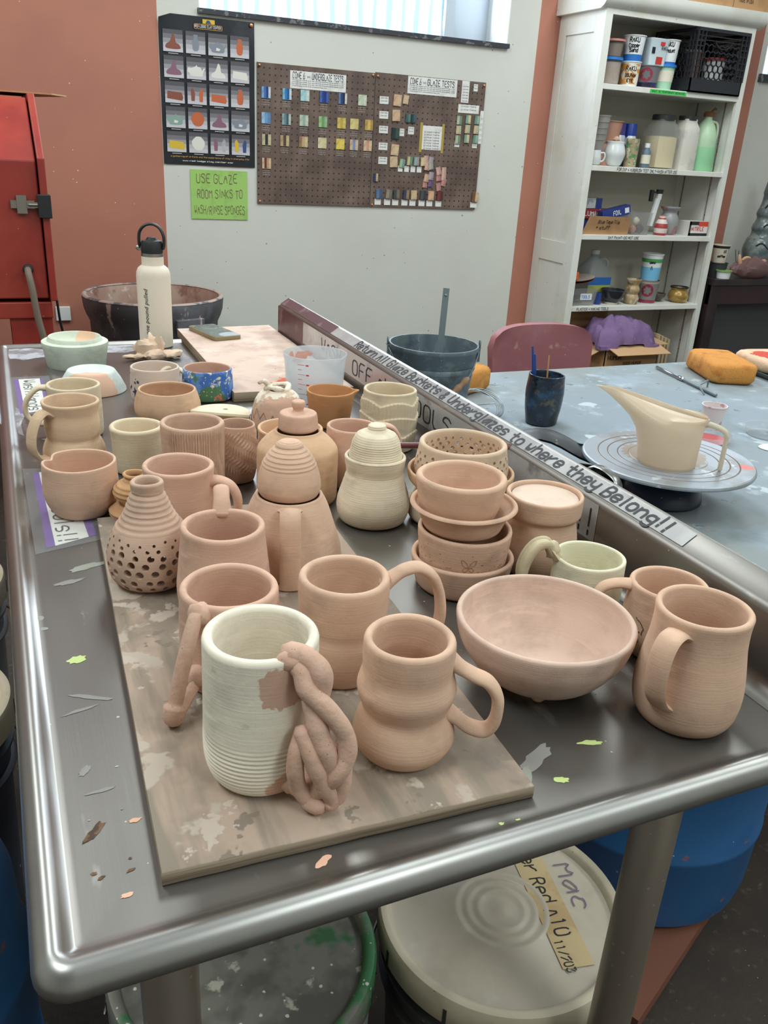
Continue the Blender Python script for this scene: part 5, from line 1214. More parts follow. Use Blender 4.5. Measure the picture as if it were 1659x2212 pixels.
jg = [(.0001, 0), (.062, 0), (.066, .006), (.066, .150), (.062, .172), (.046, .212), (.028, .236), (.021, .245), (.021, .262), (.0001, .262)]
MB().lathe(jg, 48, 0, (0, 0, 0), lambda th, r, z, k: (r * (1 - (.0 if z < .14 else .25 * max(0, math.cos(th - .2)))), z)).build('body', mat('green_jug', (176, 204, 170), .4, layers=[('at', (150, 206, 160), (0, 0, .02), .115, .01)]), t, smooth=50)
handle_mb([(.022, .232), (.045, .228), (.056, .205), (.058, .165), (.053, .145)], -20, .008, .007).build('handle', mat('pale_green_jug_handle', (196, 204, 176), .4), t, smooth=60)
MB().lathe([(.0001, .255), (.026, .255), (.027, .27), (.020, .278), (.0001, .28)], 24).tube([(.01, 0, .275), (.024, -.01, .295), (.03, -.01, .292)], .006, 6).build('taped_neck', mat('rusty_tape', (120, 80, 56), .8), t)

# third shelf
def carton(name, label, cat, x, y, z, w_, d_, h_, m, rot=0, tilt=0, text=(), txm=None, group=None, extra=None):
    t = thing(name, label, cat, (x, y, z), rot, group)
    if tilt: t.rotation_euler = (0, tilt, rot)
    MB().box(-w_ / 2, w_ / 2, -d_ / 2, d_ / 2, 0, h_).build('carton', m, t, smooth=0, bevel=.0012)
    if text:
        b = MB()
        for s, u, v, hh_, wd in text: write(b, s, V((u, -d_ / 2 - .0005, v)), (1, 0, 0), (0, 0, 1), hh_, hh_ * .2, width=wd, lift=.0003)
        b.build('lettering', txm or ink_m, t, smooth=0)
    if extra:
        for (u0, u1, v0, v1, em) in extra: patch(MB(), u0, u1, v0, v1, -d_ / 2 - .0004).build('printed_panel', em, t, smooth=0)
    return t
foilm = mat('foil_box_silver', (170, 176, 186), .25, .7, layers=[('noise', (220, 222, 226), 14, .5, .56)]); bluem = mat('box_blue', (44, 60, 130), .4); redm = mat('box_red', (160, 60, 66), .45, layers=[('noise', (210, 190, 180), 20, .56, .6)]); kraft = mat('kraft_cardboard', (188, 146, 104), .8, layers=[('noise', (174, 132, 92), 8, .5, .65)])
tb_ = thing('cardboard_tray', 'low kraft cardboard tray marked in pen on the third shelf', 'tray', (2.778, 3.70, S3))
q = MB()
q.box(-.14, .14, -.085, .10, 0, .004); q.add([(-.14, -.085, 0), (.14, -.085, 0), (.135, -.105, .085), (-.115, -.108, .088), (-.14, -.081, 0), (.14, -.081, 0), (.135, -.101, .085), (-.115, -.104, .088)], [(0, 1, 2, 3), (4, 7, 6, 5), (0, 4, 5, 1), (1, 5, 6, 2), (2, 6, 7, 3), (3, 7, 4, 0)])
q.box(-.14, -.136, -.085, .10, 0, .075).box(.136, .14, -.085, .10, 0, .075).box(-.14, .14, .096, .10, 0, .075); q.build('tray', kraft, tb_, smooth=0)
b = MB(); write(b, 'Blue Tape Tile', V((-.06, -.1025, .054)), (1, 0, 0), (0, -.23, 1), .016, .0028, width=.13, wob=.5); write(b, '+ stuff', V((-.065, -.0955, .026)), (1, 0, 0), (0, -.23, 1), .016, .0028, width=.085, wob=.5); b.build('lettering', ink_m, tb_, smooth=0)
carton('wrap_box', 'dark blue boxed wrap lying lowest in the kraft tray', 'box', 2.762, 3.755, S3 + .0045, .24, .05, .06, bluem, text=[('WRAP', -.1, .02, .02, .07)], txm=wp)
carton('wrap_box', 'red and white boxed wrap lying across the tray', 'box', 2.765, 3.745, S3 + .066, .245, .05, .048, redm, text=[('ALUMINUM', -.07, .014, .02, .16)], txm=wp)
carton('wrap_box', 'blue boxed wrap tilted on top of the red box', 'box', 2.875, 3.685, S3 + .079, .17, .045, .045, bluem, tilt=-.22, text=[('FOIL', -.02, .012, .02, .05)], txm=wp, extra=[(.05, .075, .01, .035, wp)])
carton('foil_box', 'silver and blue foil box topmost at the left of the third shelf', 'box', 2.735, 3.745, S3 + .1145, .155, .055, .05, foilm, text=[('98', .048, .012, .024, .022)], txm=wp, extra=[(.04, .0775, .001, .049, bluem)])
t = thing('plastic_bin', 'clear plastic bin of odds and ends in the middle of the third shelf', 'bin', (3.005, 3.685, S3))
def bin_(w0, d0, h0, k): return [[(x * s, y * s, z) for x, y in rnd_rect(-w0, w0, -d0, d0, .012, 3)] for z, s in ((0, .86), (h0, 1), (h0 + .003, 1.05), (h0, 1.05), (h0 - .002, .985), (.003, .84))]
MB().rings(bin_(.062, .07, .105, 0), True, True, True).build('body', plastic_clear('clear_bin', (206, 206, 204), .78, .12), t, smooth=40)
for i, (c, x, y, z, r, lb) in enumerate((((186, 130, 110), -.022, -.02, .024, .02, 'peach'), ((70, 66, 70), .02, -.024, .026, .022, 'dark grey'), ((190, 110, 90), .024, .016, .022, .018, 'rust red'), ((120, 136, 150), -.02, .022, .024, .02, 'blue-grey'), ((212, 196, 170), -.002, -.016, .064, .018, 'cream'))):
    tag(MB().ball((0, 0, 0), r, 12, (1, .9, 1.05), jit=.35).build('clay_lump', mat('lump_%d' % i, c, .8), None, (3.005 + x, 3.685 + y, S3 + z)), '%s lump of clay in the clear plastic bin' % lb, 'clay lump')
t = thing('brush', 'wide white-handled hake brush with black ends standing in the clear bin', 'brush', (3.108, 3.672, S3 + .10))
MB().box(-.013, .013, -.008, .008, -.06, .075).move(Matrix.Rotation(.18, 4, 'Y')).box(.006, .03, -.008, .008, .07, .10).build('handle', wp, t, smooth=0, bevel=.002)
MB().box(.002, .034, -.0095, .0095, .098, .118).box(-.04, -.022, -.008, .008, .06, .115).build('black_end', blk, t, smooth=0, bevel=.002)
MB().box(-.024, .006, -.007, .007, .1, .108).build('bridge', blk, t, smooth=0)
def strp(th, r, z, k): return r, z
t = MB().lathe([(.0001, 0), (.028, 0), (.0325, .012), (.034, .035), (.031, .058), (.020, .078), (.016, .085), (.018, .095), (.015, .096), (.012, .085), (.0001, .08)], 40, mfn=lambda k, i: 1 if k in (2, 4, 6) else 0)
tag(t.build('striped_jar', [mat('red_stripe', (170, 60, 66), .4), mat('white_stripe', (222, 206, 200), .4)], None, (3.145, 3.640, S3), smooth=50), 'small red and white striped jar in front of the grey jar', 'jar')
P_('jar', 'grey salt-glazed jar with pink splash on the third shelf', 'jar', (3.232, 3.690, S3), [(.032, 0), (.044, .02), (.050, .055), (.046, .085), (.036, .105), (.037, .115), (.050, .130), (.052, .138)], mat('grey_pink_glaze', (150, 150, 150), .35, layers=[('noise', (166, 110, 112), 12, .52, .58)]), segs=48, n=20)
carton('glove_box', 'box of nitrile gloves in black red and white at the right of the third shelf', 'box', 3.385, 3.675, S3, .125, .09, .072, mat('glove_box_white', (222, 216, 212), .5), text=[('NITRILE', -.045, .026, .018, .085)], txm=red_p, extra=[(-.0625, .0625, 0, .014, blk), (-.062, .0, .054, .072, blk), (.0, .062, .048, .072, mat('box_orange_red', (214, 70, 50), .5)), (-.0625, -.05, .0, .072, blk)])

# fourth shelf
t = thing('plastic_bin', 'clear plastic bin with a white label at the left of the fourth shelf', 'bin', (2.720, 3.690, S4))
MB().rings(bin_(.078, .075, .085, 0), True, True, True).build('body', plastic_clear('clear_bin', (206, 206, 204), .78), t, smooth=40)
patch(MB(), -.03, .04, .03, .062, -.0715).build('label', wp, t, smooth=0)
b = MB(); write(b, 'TOOLS', V((-.025, -.0718, .038)), (1, 0, 0), (0, 0, 1), .014, .0025, width=.055); b.build('lettering', blue_p, t, smooth=0)
for i, (x, y, c, lb) in enumerate(((2.70, 3.68, (60, 62, 66), 'dark'), (2.745, 3.70, (186, 186, 186), 'pale grey'))):
    tag(MB().tube([(-.03, 0, 0), (.03, .01, .012)], .012, 10).build('tool', mat('tool_%d' % i, c, .4), None, (x, y, S4 + .024)), '%s tool lying in the labelled clear bin' % lb, 'tool')
for i, (z, c, lb) in enumerate(((.094, (150, 92, 78), 'rust brown plate resting slanted on the labelled bin'), (.106, (176, 160, 150), 'grey plate slanted on top of the rust brown plate'))):
    o = MB().lathe([(.0001, 0), (.045, 0), (.082, .012), (.083, .0145), (.045, .004), (.0001, .004)], 40).build('plate', mat('plate_%d' % i, c, .5), None, (2.715, 3.69, S4 + z + .012), rot=(0, -.16, 0)); tag(o, lb, 'plate', 'slanted plates')
tag(MB().box(-.02, .02, -.01, .01, 0, .04).build('orange_scraper', mat('orange_plastic', (232, 96, 40), .4), None, (2.675, 3.672, S4 + .122), smooth=0, bevel=.004), 'small bright orange scraper on the slanted plates', 'scraper')
t = thing('jug', 'milky gallon jug with blue and green label at the back of the fourth shelf', 'jug', (2.880, 3.80, S4))
MB().lathe([(.0001, 0), (.066, 0), (.070, .006), (.070, .13), (.064, .165), (.040, .205), (.021, .225), (.021, .24), (.0001, .24)], 48, 0, (0, 0, 0), lambda th, r, z, k: (sq_f(th, r, z, k)[0] if z < .17 else r, z)).build('body', plastic_clear('milky_gallon', (206, 210, 212), .25, .3), t, smooth=40)
MB().lathe([(.0001, .236), (.0225, .236), (.0225, .256), (.0001, .257)], 28).build('cap', wp, t)
handle_mb([(.030, .21), (.055, .212), (.070, .195), (.072, .165), (.066, .15)], -25, .009, .007).build('handle', plastic_clear('milky_gallon', (206, 210, 212), .25), t)
b = MB(); b.box(-.071, .071, -.0715, -.071, .085, .125, 0); b.box(-.071, .071, -.0715, -.071, .045, .085, 1); b.build('label', [blue_p, mat('lime_print', (176, 186, 70), .5)], t, smooth=0)
P_('bowl', 'black glazed bowl with a bare foot in the middle of the fourth shelf', 'bowl', (2.925, 3.668, S4), [(.034, 0), (.036, .012), (.052, .03), (.060, .055), (.063, .075)], mat('black_glaze', (40, 42, 50), .2, layers=[('at', (206, 196, 180), (0, 0, -.02), .046, .01)]), segs=48, n=20)
P_('vase', 'tan glazed triple-bulge vase in front of the swirl-logo tub', 'vase', (3.043, 3.655, S4), [(.028, 0), (.036, .012), (.039, .03), (.034, .046), (.030, .052), (.036, .066), (.037, .078), (.031, .092), (.030, .10), (.039, .122), (.042, .128)], mat('tan_glaze', (176, 150, 112), .3, layers=[('noise', (206, 196, 180), 14, .5, .6), ('noise', (140, 106, 70), 20, .56, .62)]), segs=48, n=40, t=.004)
tub('tub', 'measuring tub with a maroon swirl logo on the fourth shelf', 'tub', 3.170, 3.690, S4, .047, .060, .118, plastic_clear('grey_tub2', (170, 166, 166), .1, .3), None, [(.04, .16, maroon_p), (.88, 1.0, mat('tub_rim_tan', (196, 180, 160), .5))], [], logo=(.068, .032, maroon_p), az=-125)
tub('tub', 'white and blue yogurt tub stacked on the swirl-logo tub', 'tub', 3.170, 3.690, S4 + .1185, .046, .055, .135, wp, None, [(.02, .5, mat('sky_print', (120, 190, 226), .4)), (.68, .82, mat('green_print', (80, 160, 90), .4))], [('* ^ *', .055, .022, .05, 0), ('LOWFAT', .088, .008, .03, 0)], az=-125)
P_('bowl', 'small dark bowl behind the gold pot', 'bowl', (3.265, 3.71, S4), [(.018, 0), (.022, .008), (.038, .03), (.042, .045)], mat('dark_brown_glaze', (86, 74, 66), .3), segs=40, n=14, t=.003)
gp_ = thing('pot', 'squat gold glazed pot with a dark rim at the right of the fourth shelf', 'pot', (3.375, 3.675, S4))
vessel([(.034, 0), (.050, .014), (.055, .035), (.049, .056), (.042, .064), (.044, .072), (.050, .078)], .004, segs=48, n=30).build('body', mat('gold_glaze', (160, 128, 66), .25, .3, layers=[('noise', (196, 168, 96), 16, .5, .62)]), gp_)
MB().tube([(.0455 * math.cos(t), .0455 * math.sin(t), .080) for t in [2 * PI * k / 40 for k in range(40)]], .004, 8, closed=True).build('dark_rim', blk, gp_)
tub('jar', 'small blue jar squeezed between the labelled bin and the black bowl', 'jar', 2.828, 3.66, S4, .020, .020, .06, mat('deep_blue_jar', (40, 66, 130), .3), rim=False)

# bottom of the bookcase: carton, towel, sheets of board
bx = thing('carton', 'open kraft ice cream carton in the bottom of the bookcase', 'box', (2.985, 3.62, S5))
q = MB(); W_, D_, H_ = .172, .115, .305
for a in ((-W_, W_, -D_, -D_ + .004), (-W_, W_, D_ - .004, D_), (-W_, -W_ + .004, -D_, D_), (W_ - .004, W_, -D_, D_)): q.box(*a, 0, H_)
q.box(-W_, W_, -D_, D_, 0, .004)
q.build('walls', kraft, bx, smooth=0)
def flap(a, b, c, d): MB().add([a, b, c, d], [(0, 1, 2, 3)]); m_ = MB(); n_ = (V(b) - V(a)).cross(V(d) - V(a)).normalized() * .003; vs = [V(p) for p in (a, b, c, d)]; m_.add(vs + [p + n_ for p in vs], [(0, 3, 2, 1), (4, 5, 6, 7), (0, 1, 5, 4), (1, 2, 6, 5), (2, 3, 7, 6), (3, 0, 4, 7)]); m_.build('flap', mat('kraft_inside', (204, 164, 122), .8), bx, smooth=0)
flap((-W_, -D_, H_), (W_, -D_, H_), (W_ + .012, -D_ - .085, H_ - .03), (-W_ + .016, -D_ - .085, H_ - .03))
flap((-W_, D_, H_), (-W_, -D_, H_), (-W_ - .085, -D_ + .01, H_ - .045), (-W_ - .085, D_ - .02, H_ - .03))
flap((W_, -D_, H_), (W_, D_, H_), (W_ + .08, D_ - .02, H_ + .01), (W_ + .08, -D_ + .02, H_ - .005))
b = MB(); 
for s, z, wd in (('GOOD HUMOR', .205, .12), ('GIANT NEAPOLITAN', .182, .15), ('ICE CREAM SANDWICH', .159, .175), ('24 COUNT', .136, .1)): write(b, s, V((.01, -D_ - .0006, z)), (1, 0, 0), (0, 0, 1), .014, .0034, width=wd, center=True)
write(b, 'HUMOR', V((-W_ + .02, -D_ - .0006, .235)), (1, 0, 0), (0, 0, 1), .02, .0045, width=.09)
b.build('lettering', mat('carton_print', (84, 62, 44), .8), bx, smooth=0)
tw = MB(); nx, ny = 46, 26
rows = []
for j in range(ny):
    row = []
    for i in range(nx):
        u, v = i / (nx - 1) * 2 - 1, j / (ny - 1) * 2 - 1
        e = max(0, 1 - (abs(u) ** 3.2 * .9 + abs(v) ** 3 * .9)); p = V((u * 3.1, v * 2.1, 1.7))
        f = abs(noise.noise(p * .75 + V((.3, .9, 0)))) * .05 + .020 * abs(noise.noise(p * 1.4 + V((0, 3, .5))))
        z = .070 * e ** .5 + f * e ** .5 * (1.1 - .3 * u) + (.012 if e > 0 else 0)
        row.append((u * .185 * (1 + .08 * noise.noise(p)) + .01 * noise.noise(p * 3), v * .115 * (1 + .1 * noise.noise(p + V((4, 0, 0)))), z - .022 * (1 - e)))
    rows.append(row)
tw.rings(rows, close=False)
twb = [[(x, y, min(z, .004) - .02) for x, y, z in r] for r in rows]
tw.rings(twb, close=False)
rim_t = rows[0] + [r[-1] for r in rows[1:]] + rows[-1][::-1][1:] + [r[0] for r in rows[::-1]][1:-1]
rim_b = twb[0] + [r[-1] for r in twb[1:]] + twb[-1][::-1][1:] + [r[0] for r in twb[::-1]][1:-1]
tw.rings([rim_t, rim_b])
tag(tw.build('towel', mat('purple_towel', (134, 106, 148), .95, layers=[('noise', (118, 92, 134), 9, .45, .65), ('noise', (156, 128, 178), 30, .6, .72)], bump=(320, .002)), None, (2.955, 3.60, S5 + H_ + .026), smooth=60), 'crumpled purple towel heaped on the open carton', 'towel')
for i in range(4):
    tag(MB().box(0, .012, -.16, .1, 0, .33 - .01 * i).build('wood_panel', mat('pale_wood', (206, 186, 156), .7, layers=[('noise', (176, 146, 110), 14, .45, .6, (8, 8, .4))]), None, (3.245 + i * .024, 3.78, S5 + .0005), smooth=0), '%s thin wooden panel standing right of the carton' % ('nearest', 'second', 'third', 'furthest')[i], 'panel', 'wooden panels in the bookcase')
for i in range(3):
    tag(MB().box(-.15, .15, -.07, .07, 0, .006).build('cardboard_sheet', kraft, None, (2.86, 3.85, S5 + .428 + .008 * i), smooth=0), '%s flat cardboard sheet above the towel in the bookcase' % ('lowest', 'middle', 'topmost')[i], 'cardboard', 'flat cardboard sheets')
tag(MB().box(-.15, .15, -.07, .07, 0, .425).build('storage_box', kraft, None, (2.86, 3.858, S5 + .0008), smooth=0), 'plain kraft box standing behind the ice cream carton', 'box')
# cartons on top
for x0, x1, lb in ((3.05, 3.29, 'pale kraft carton on top of the bookcase, left one'), (3.295, 3.55, 'kraft carton on the right end of the bookcase top')):
    t = thing('carton', lb, 'box', ((x0 + x1) / 2, 3.75, 1.9755), 0, 'cartons on the bookcase'); MB().box(-(x1 - x0) / 2, (x1 - x0) / 2, -.17, .17, 0, .22).build('body', kraft, t, smooth=0, bevel=.002)
    if x0 > 3.2:
        b = MB(); write(b, 'MADE IN USA', V((-.1, -.1706, .03)), (1, 0, 0), (0, 0, 1), .016, .003, width=.09); b.build('lettering', mat('carton_print', (84, 62, 44)), t, smooth=0)

# ------------------------------------------------------------------ red blasting cabinet and the black tub, far left
red_m = mat('red_enamel', (156, 52, 42), .4, layers=[('noise', (166, 66, 50), 4, .5, .7), ('spots', (226, 190, 170), 34, .05), ('noise', (140, 44, 38), 7, .5, .7)])
rm = thing('blasting_cabinet', 'red enamelled blasting cabinet with a sloping lid and side latch at the left wall', 'machine', (-.22, 2.9, 0))
prof_ = [(2.60, .845), (2.60, 1.205), (2.79, 1.36), (3.25, 1.36), (3.25, .845)]
MB().prism(prof_, -.60, .118, 0, 'x').build('housing', red_m, rm, world=True, smooth=0, bevel=.004)
MB().prism([(2.585, .84), (2.585, 1.212), (2.785, 1.372), (3.25, 1.372), (3.25, .84)], .1215, .140, 0, 'x').build('side_door', red_m, rm, world=True, smooth=0, bevel=.003)
MB().box(-.62, .125, 2.60, 3.25, .79, .835).build('base_frame', red_m, rm, world=True, smooth=0, bevel=.003)
for x0, x1, y0, y1 in ((.012, .122, 2.61, 2.66), (.012, .122, 3.19, 3.24), (-.60, -.5, 2.61, 2.66), (-.60, -.5, 3.19, 3.24)):
    MB().box(x0, x1, y0, y1, 0, .79).build('leg', red_m, rm, world=True, smooth=0)
lm = mat('latch_zinc', (150, 144, 136), .35, .9)
lt_ = MB(); lt_.box(.045, .105, 2.588, 2.600, 1.085, 1.105).box(.06, .085, 2.584, 2.602, 1.072, 1.118).box(.085, .125, 2.578, 2.586, 1.088, 1.102); lt_.tube([(.09, 2.58, 1.095), (.118, 2.58, 1.095)], .005, 8)
lt_.build('latch', lm, rm, world=True, smooth=30)
MB().box(.112, .146, 2.572, 2.600, 1.062, 1.122).build('rubber_catch', blk, rm, world=True, smooth=0, bevel=.002)
MB().lathe([(.0001, 0), (.014, 0), (.013, .008), (.009, .010), (.0001, .010)], 20).move(Matrix.Translation((.071, 2.60, .925)) @ Matrix.Rotation(PI / 2, 4, 'X')).build('grommet', blk, rm, world=True)
MB().tube(spline([(.071, 2.60, .925), (.070, 2.57, .92), (.075, 2.555, .88), (.082, 2.55, .80), (.095, 2.55, .72), (.11, 2.56, .60), (.11, 2.57, .3), (.10, 2.58, .02)], 6), .009, 10).build('hose', mat('grey_hose', (120, 104, 92), .7), rm, world=True)
tag(MB().tube(spline([(.148, 3.02, .82), (.16, 3.03, .77), (.165, 3.04, .70), (.175, 3.06, .6), (.18, 3.1, .3), (.2, 3.2, .005)], 6), .004, 8).build('power_cord', blk, None), 'thin black cord hanging behind the red cabinet', 'cord')
q = MB(); q.add([(-.45, 2.86, 1.3725), (.19, 2.84, 1.3725), (.24, 2.98, 1.374), (.14, 3.2, 1.3725), (-.45, 3.2, 1.3725), (-.45, 2.86, 1.3765), (.19, 2.84, 1.3765), (.24, 2.98, 1.378), (.14, 3.2, 1.3765), (-.45, 3.2, 1.3765)], [(0, 4, 3, 2, 1), (5, 6, 7, 8, 9), (0, 1, 6, 5), (1, 2, 7, 6), (2, 3, 8, 7), (3, 4, 9, 8), (4, 0, 5, 9)])
tag(q.build('cardboard', kraft, None, smooth=0), 'torn sheet of cardboard lying on top of the red cabinet', 'cardboard')
tb2 = thing('tub', 'big round black rubber tub caked with clay slip, behind the white bottle', 'tub', (.553, 3.53, 0))
tubm = mat('tub_black_splashed', (76, 75, 78), .6, layers=[('noise', (104, 104, 110), 5, .5, .62), ('noise', (196, 176, 166), 24, .62, .66, (1, 1, .25)), ('spots', (176, 170, 168), 40, .10)])
tubi = mat('tub_inside_slip', (160, 128, 114), .85, layers=[('noise', (176, 150, 136), 6, .48, .6), ('noise', (130, 94, 80), 9, .55, .66), ('noise', (196, 180, 168), 22, .62, .67)])
MB().lathe([(.0001, 0), (.222, 0), (.228, .01), (.250, .60), (.262, .625), (.270, .65), (.274, .688), (.272, .696), (.264, .698)], 80).build('wall', tubm, tb2, smooth=40)
MB().lathe([(.266, .698), (.258, .697), (.252, .68), (.245, .60), (.215, .03), (.0001, .03)], 80).build('inner_wall', tubi, tb2, smooth=40)
MB().lathe([(.274, .697), (.270, .7025), (.262, .7035), (.256, .699)], 80).build('rim', mat('tub_rim_slip', (172, 154, 146), .7, layers=[('noise', (96, 92, 96), 16, .5, .6)]), tb2, smooth=60)
for a in (-70, 110):
    ca_ = math.radians(a); hmx = MB().box(-.06, .06, -.016, .004, .60, .645); hmx.move(Matrix.Rotation(ca_ - PI / 2 + PI, 4, 'Z').to_4x4() @ Matrix.Translation((0, -.262, 0)))
    hmx.build('grip', tubm, tb2, smooth=0, bevel=.004)
tag(MB().box(.20, .26, WY - .012, WY - .001, .52, .58).build('outlet_plate', white_m, None, smooth=0, bevel=.002), 'small white plate low on the pink wall beside the red cabinet', 'outlet')

# ------------------------------------------------------------------ the blue-grey work table
WZ = .72
wt_m = mat('worktable_surface', (130, 141, 150), .6, spec=.35, layers=[('noise', (132, 138, 138), 1.6, .42, .6), ('at', (136, 136, 130), (-.3, -.3, 0), .30, .6), ('noise', (118, 128, 130), 4, .56, .68), ('noise', (140, 152, 162), 6, .52, .66), ('noise', (160, 168, 174), 12, .62, .68), ('at', (186, 150, 146), (-.18, .62, .0), .03, .12), ('at', (196, 166, 156), (.08, .66, 0), .02, .09), ('at', (190, 160, 152), (.20, .56, 0), .02, .08), ('at', (128, 142, 140), (-.26, .53, 0), .02, .10), ('noise', (186, 146, 134), 9, .69, .73), ('noise', (174, 184, 190), 5, .63, .64), ('noise', (104, 112, 114), 26, .66, .68)], bump=(90, .0002))
wt = thing('work_table', 'wide pale blue-grey work table stained with glaze behind the steel backsplash', 'table', (1.63, 1.12, 0))
MB().box(.645, 2.62, .74, 2.035, WZ - .03, WZ).build('table_top', [wt_m], wt, world=True, smooth=0, bevel=.003)
MB().box(.78, 2.56, 1.30, 1.98, WZ - .09, WZ - .03).build('apron', mat('table_apron_brown', (84, 66, 54), .6), wt, world=True, smooth=0)
for x, y in ((.80, 1.33), (2.53, 1.33), (.80, 1.95), (2.53, 1.95)):
    MB().box(x - .03, x + .03, y - .03, y + .03, 0, WZ - .03).build('leg', mat('table_apron_brown', (84, 66, 54)), wt, world=True, smooth=0)
# galvanized pail with a paddle
galv = mat('galvanized_steel', (104, 116, 122), .5, .4, layers=[('noise', (130, 142, 148), 30, .5, .64), ('noise', (82, 94, 102), 18, .54, .66), ('spots', (196, 200, 200), 80, .09)])
pl_ = thing('pail', 'small galvanized steel pail on the work table behind the backsplash', 'pail', (.850, 1.640, WZ))
MB().lathe([(.0001, 0), (.072, 0), (.074, .003), (.0955, .170), (.098, .173), (.0995, .178), (.098, .183), (.095, .183), (.0935, .176), (.0725, .006), (.0001, .006)], 64).build('body', galv, pl_, smooth=40)
MB().lathe([(.0915, .130), (.0935, .134), (.093, .140), (.0925, .142)], 64).build('ridge', galv, pl_, smooth=60)
for a in (-20, 160):
    a = math.radians(a); MB().box(-.012, .012, -.003, .003, .148, .178).move(Matrix.Translation((.0985 * math.cos(a), .0985 * math.sin(a), 0)) @ Matrix.Rotation(a + PI / 2, 4, 'Z')).tube([(.101 * math.cos(a) + .006 * math.cos(t) * math.sin(a), .101 * math.sin(a) - .006 * math.cos(t) * math.cos(a), .184 + .009 * math.sin(t)) for t in [2 * PI * k / 10 for k in range(10)]], .0018, 6, closed=True).build('ear', galv, pl_, smooth=40)
ea, eb = V((.103 * math.cos(math.radians(160)), .103 * math.sin(math.radians(160)), .178)), V((.103 * math.cos(math.radians(-20)), .103 * math.sin(math.radians(-20)), .178))
dn = V((-math.sin(math.radians(20)), -math.cos(math.radians(20)), 0))
bw_ = spline([ea, ea.lerp(eb, .15) + dn * .075 + V((0, 0, -.045)), ea.lerp(eb, .38) + dn * .105 + V((0, 0, -.095)), ea.lerp(eb, .62) + dn * .105 + V((0, 0, -.095)), ea.lerp(eb, .85) + dn * .075 + V((0, 0, -.045)), eb], 8)
MB().tube(bw_, .0018, 8).build('bail', galv, pl_, smooth=60)
ga, gb = bw_[22], bw_[31]
MB().tube([ga.lerp(gb, k / 12) for k in range(13)], [.007 + .0018 * math.sin(k * 1.9) for k in range(13)], 12).build('grip', mat('turned_wood_grip', (150, 116, 86), .6), pl_, smooth=60)
tag(MB().box(-.0068, .0068, -.002, .002, 0, .285).ball((0, -.0022, .27), .003, 8).build('paddle', mat('zinc_strip', (140, 152, 156), .4, .6), None, (.868, 1.652, WZ + .012), rot=(-.06, .03, -.4), smooth=0), 'grey metal stirring strip standing in the galvanized pail', 'stirrer')
spg = mat('yellow_sponge', (206, 140, 66), .95, layers=[('noise', (176, 108, 44), 14, .5, .65), ('spots', (140, 84, 36), 190, .22), ('noise', (226, 168, 92), 9, .55, .7)], bump=(380, .0022))
def sponge(name, label, loc, rz, sx_, sy_, sz_, group='sponges on the work table', seed=0, waist=.0, m=None):
    b = MB(); rs__ = []
    for zz_ in [0, .004, .012, sz_ * .5, sz_ - .012, sz_ - .004, sz_]:
        ins = .0 if .008 < zz_ < sz_ - .008 else (.005 if .002 < zz_ < sz_ - .002 else .014)
        ring = []
        for x, y in rnd_rect(-sx_ / 2 + ins, sx_ / 2 - ins, -sy_ / 2 + ins, sy_ / 2 - ins, min(sx_, sy_) * .24, 8):
            k = 1 + .05 * noise.noise(V((x * 30 + seed, y * 30, zz_ * 30))) - waist * math.exp(-((x) / (sx_ * .2)) ** 2) * .5
            ring.append((x * (1 + .02 * noise.noise(V((y * 40, seed, 0)))), y * k, zz_ + (.003 * noise.noise(V((x * 40, y * 40, seed))) if zz_ > .02 else 0)))
        rs__.append(ring)
    b.rings(rs__, True, True, True)
    return tag(b.build(name, m or spg, None, loc, (0, 0, rz), smooth=60), label, 'sponge', group)
sponge('sponge', 'orange sponge lying beside the galvanized pail', (1.062, 1.885, WZ), .5, .155, .105, .062, seed=2)
sponge('sponge', 'big orange car sponge at the back right of the work table', (1.921, 1.861, WZ), 1.187, .225, .138, .059, seed=5, waist=.05)
# wire loops
t = MB()
for k in range(6):
    a = -.5 + k * .2
    t.tube([(.05 * math.cos(u) + .012 * k * .3, .05 * math.sin(u) * math.cos(a), .0305 + .03 * math.sin(u) * math.sin(abs(a) + .5)) for u in [2 * PI * q / 26 for q in range(26)]], .0009, 5, closed=True)
t.tube([(.05, 0, .03), (-.05, .02, .02)], .0012, 5)
tag(t.build('wire_whisk', mat('thin_steel_wire', (140, 148, 150), .35, .9), None, (.985, 1.66, WZ)), 'tangle of thin steel wire loops below the pail on the work table', 'wire')
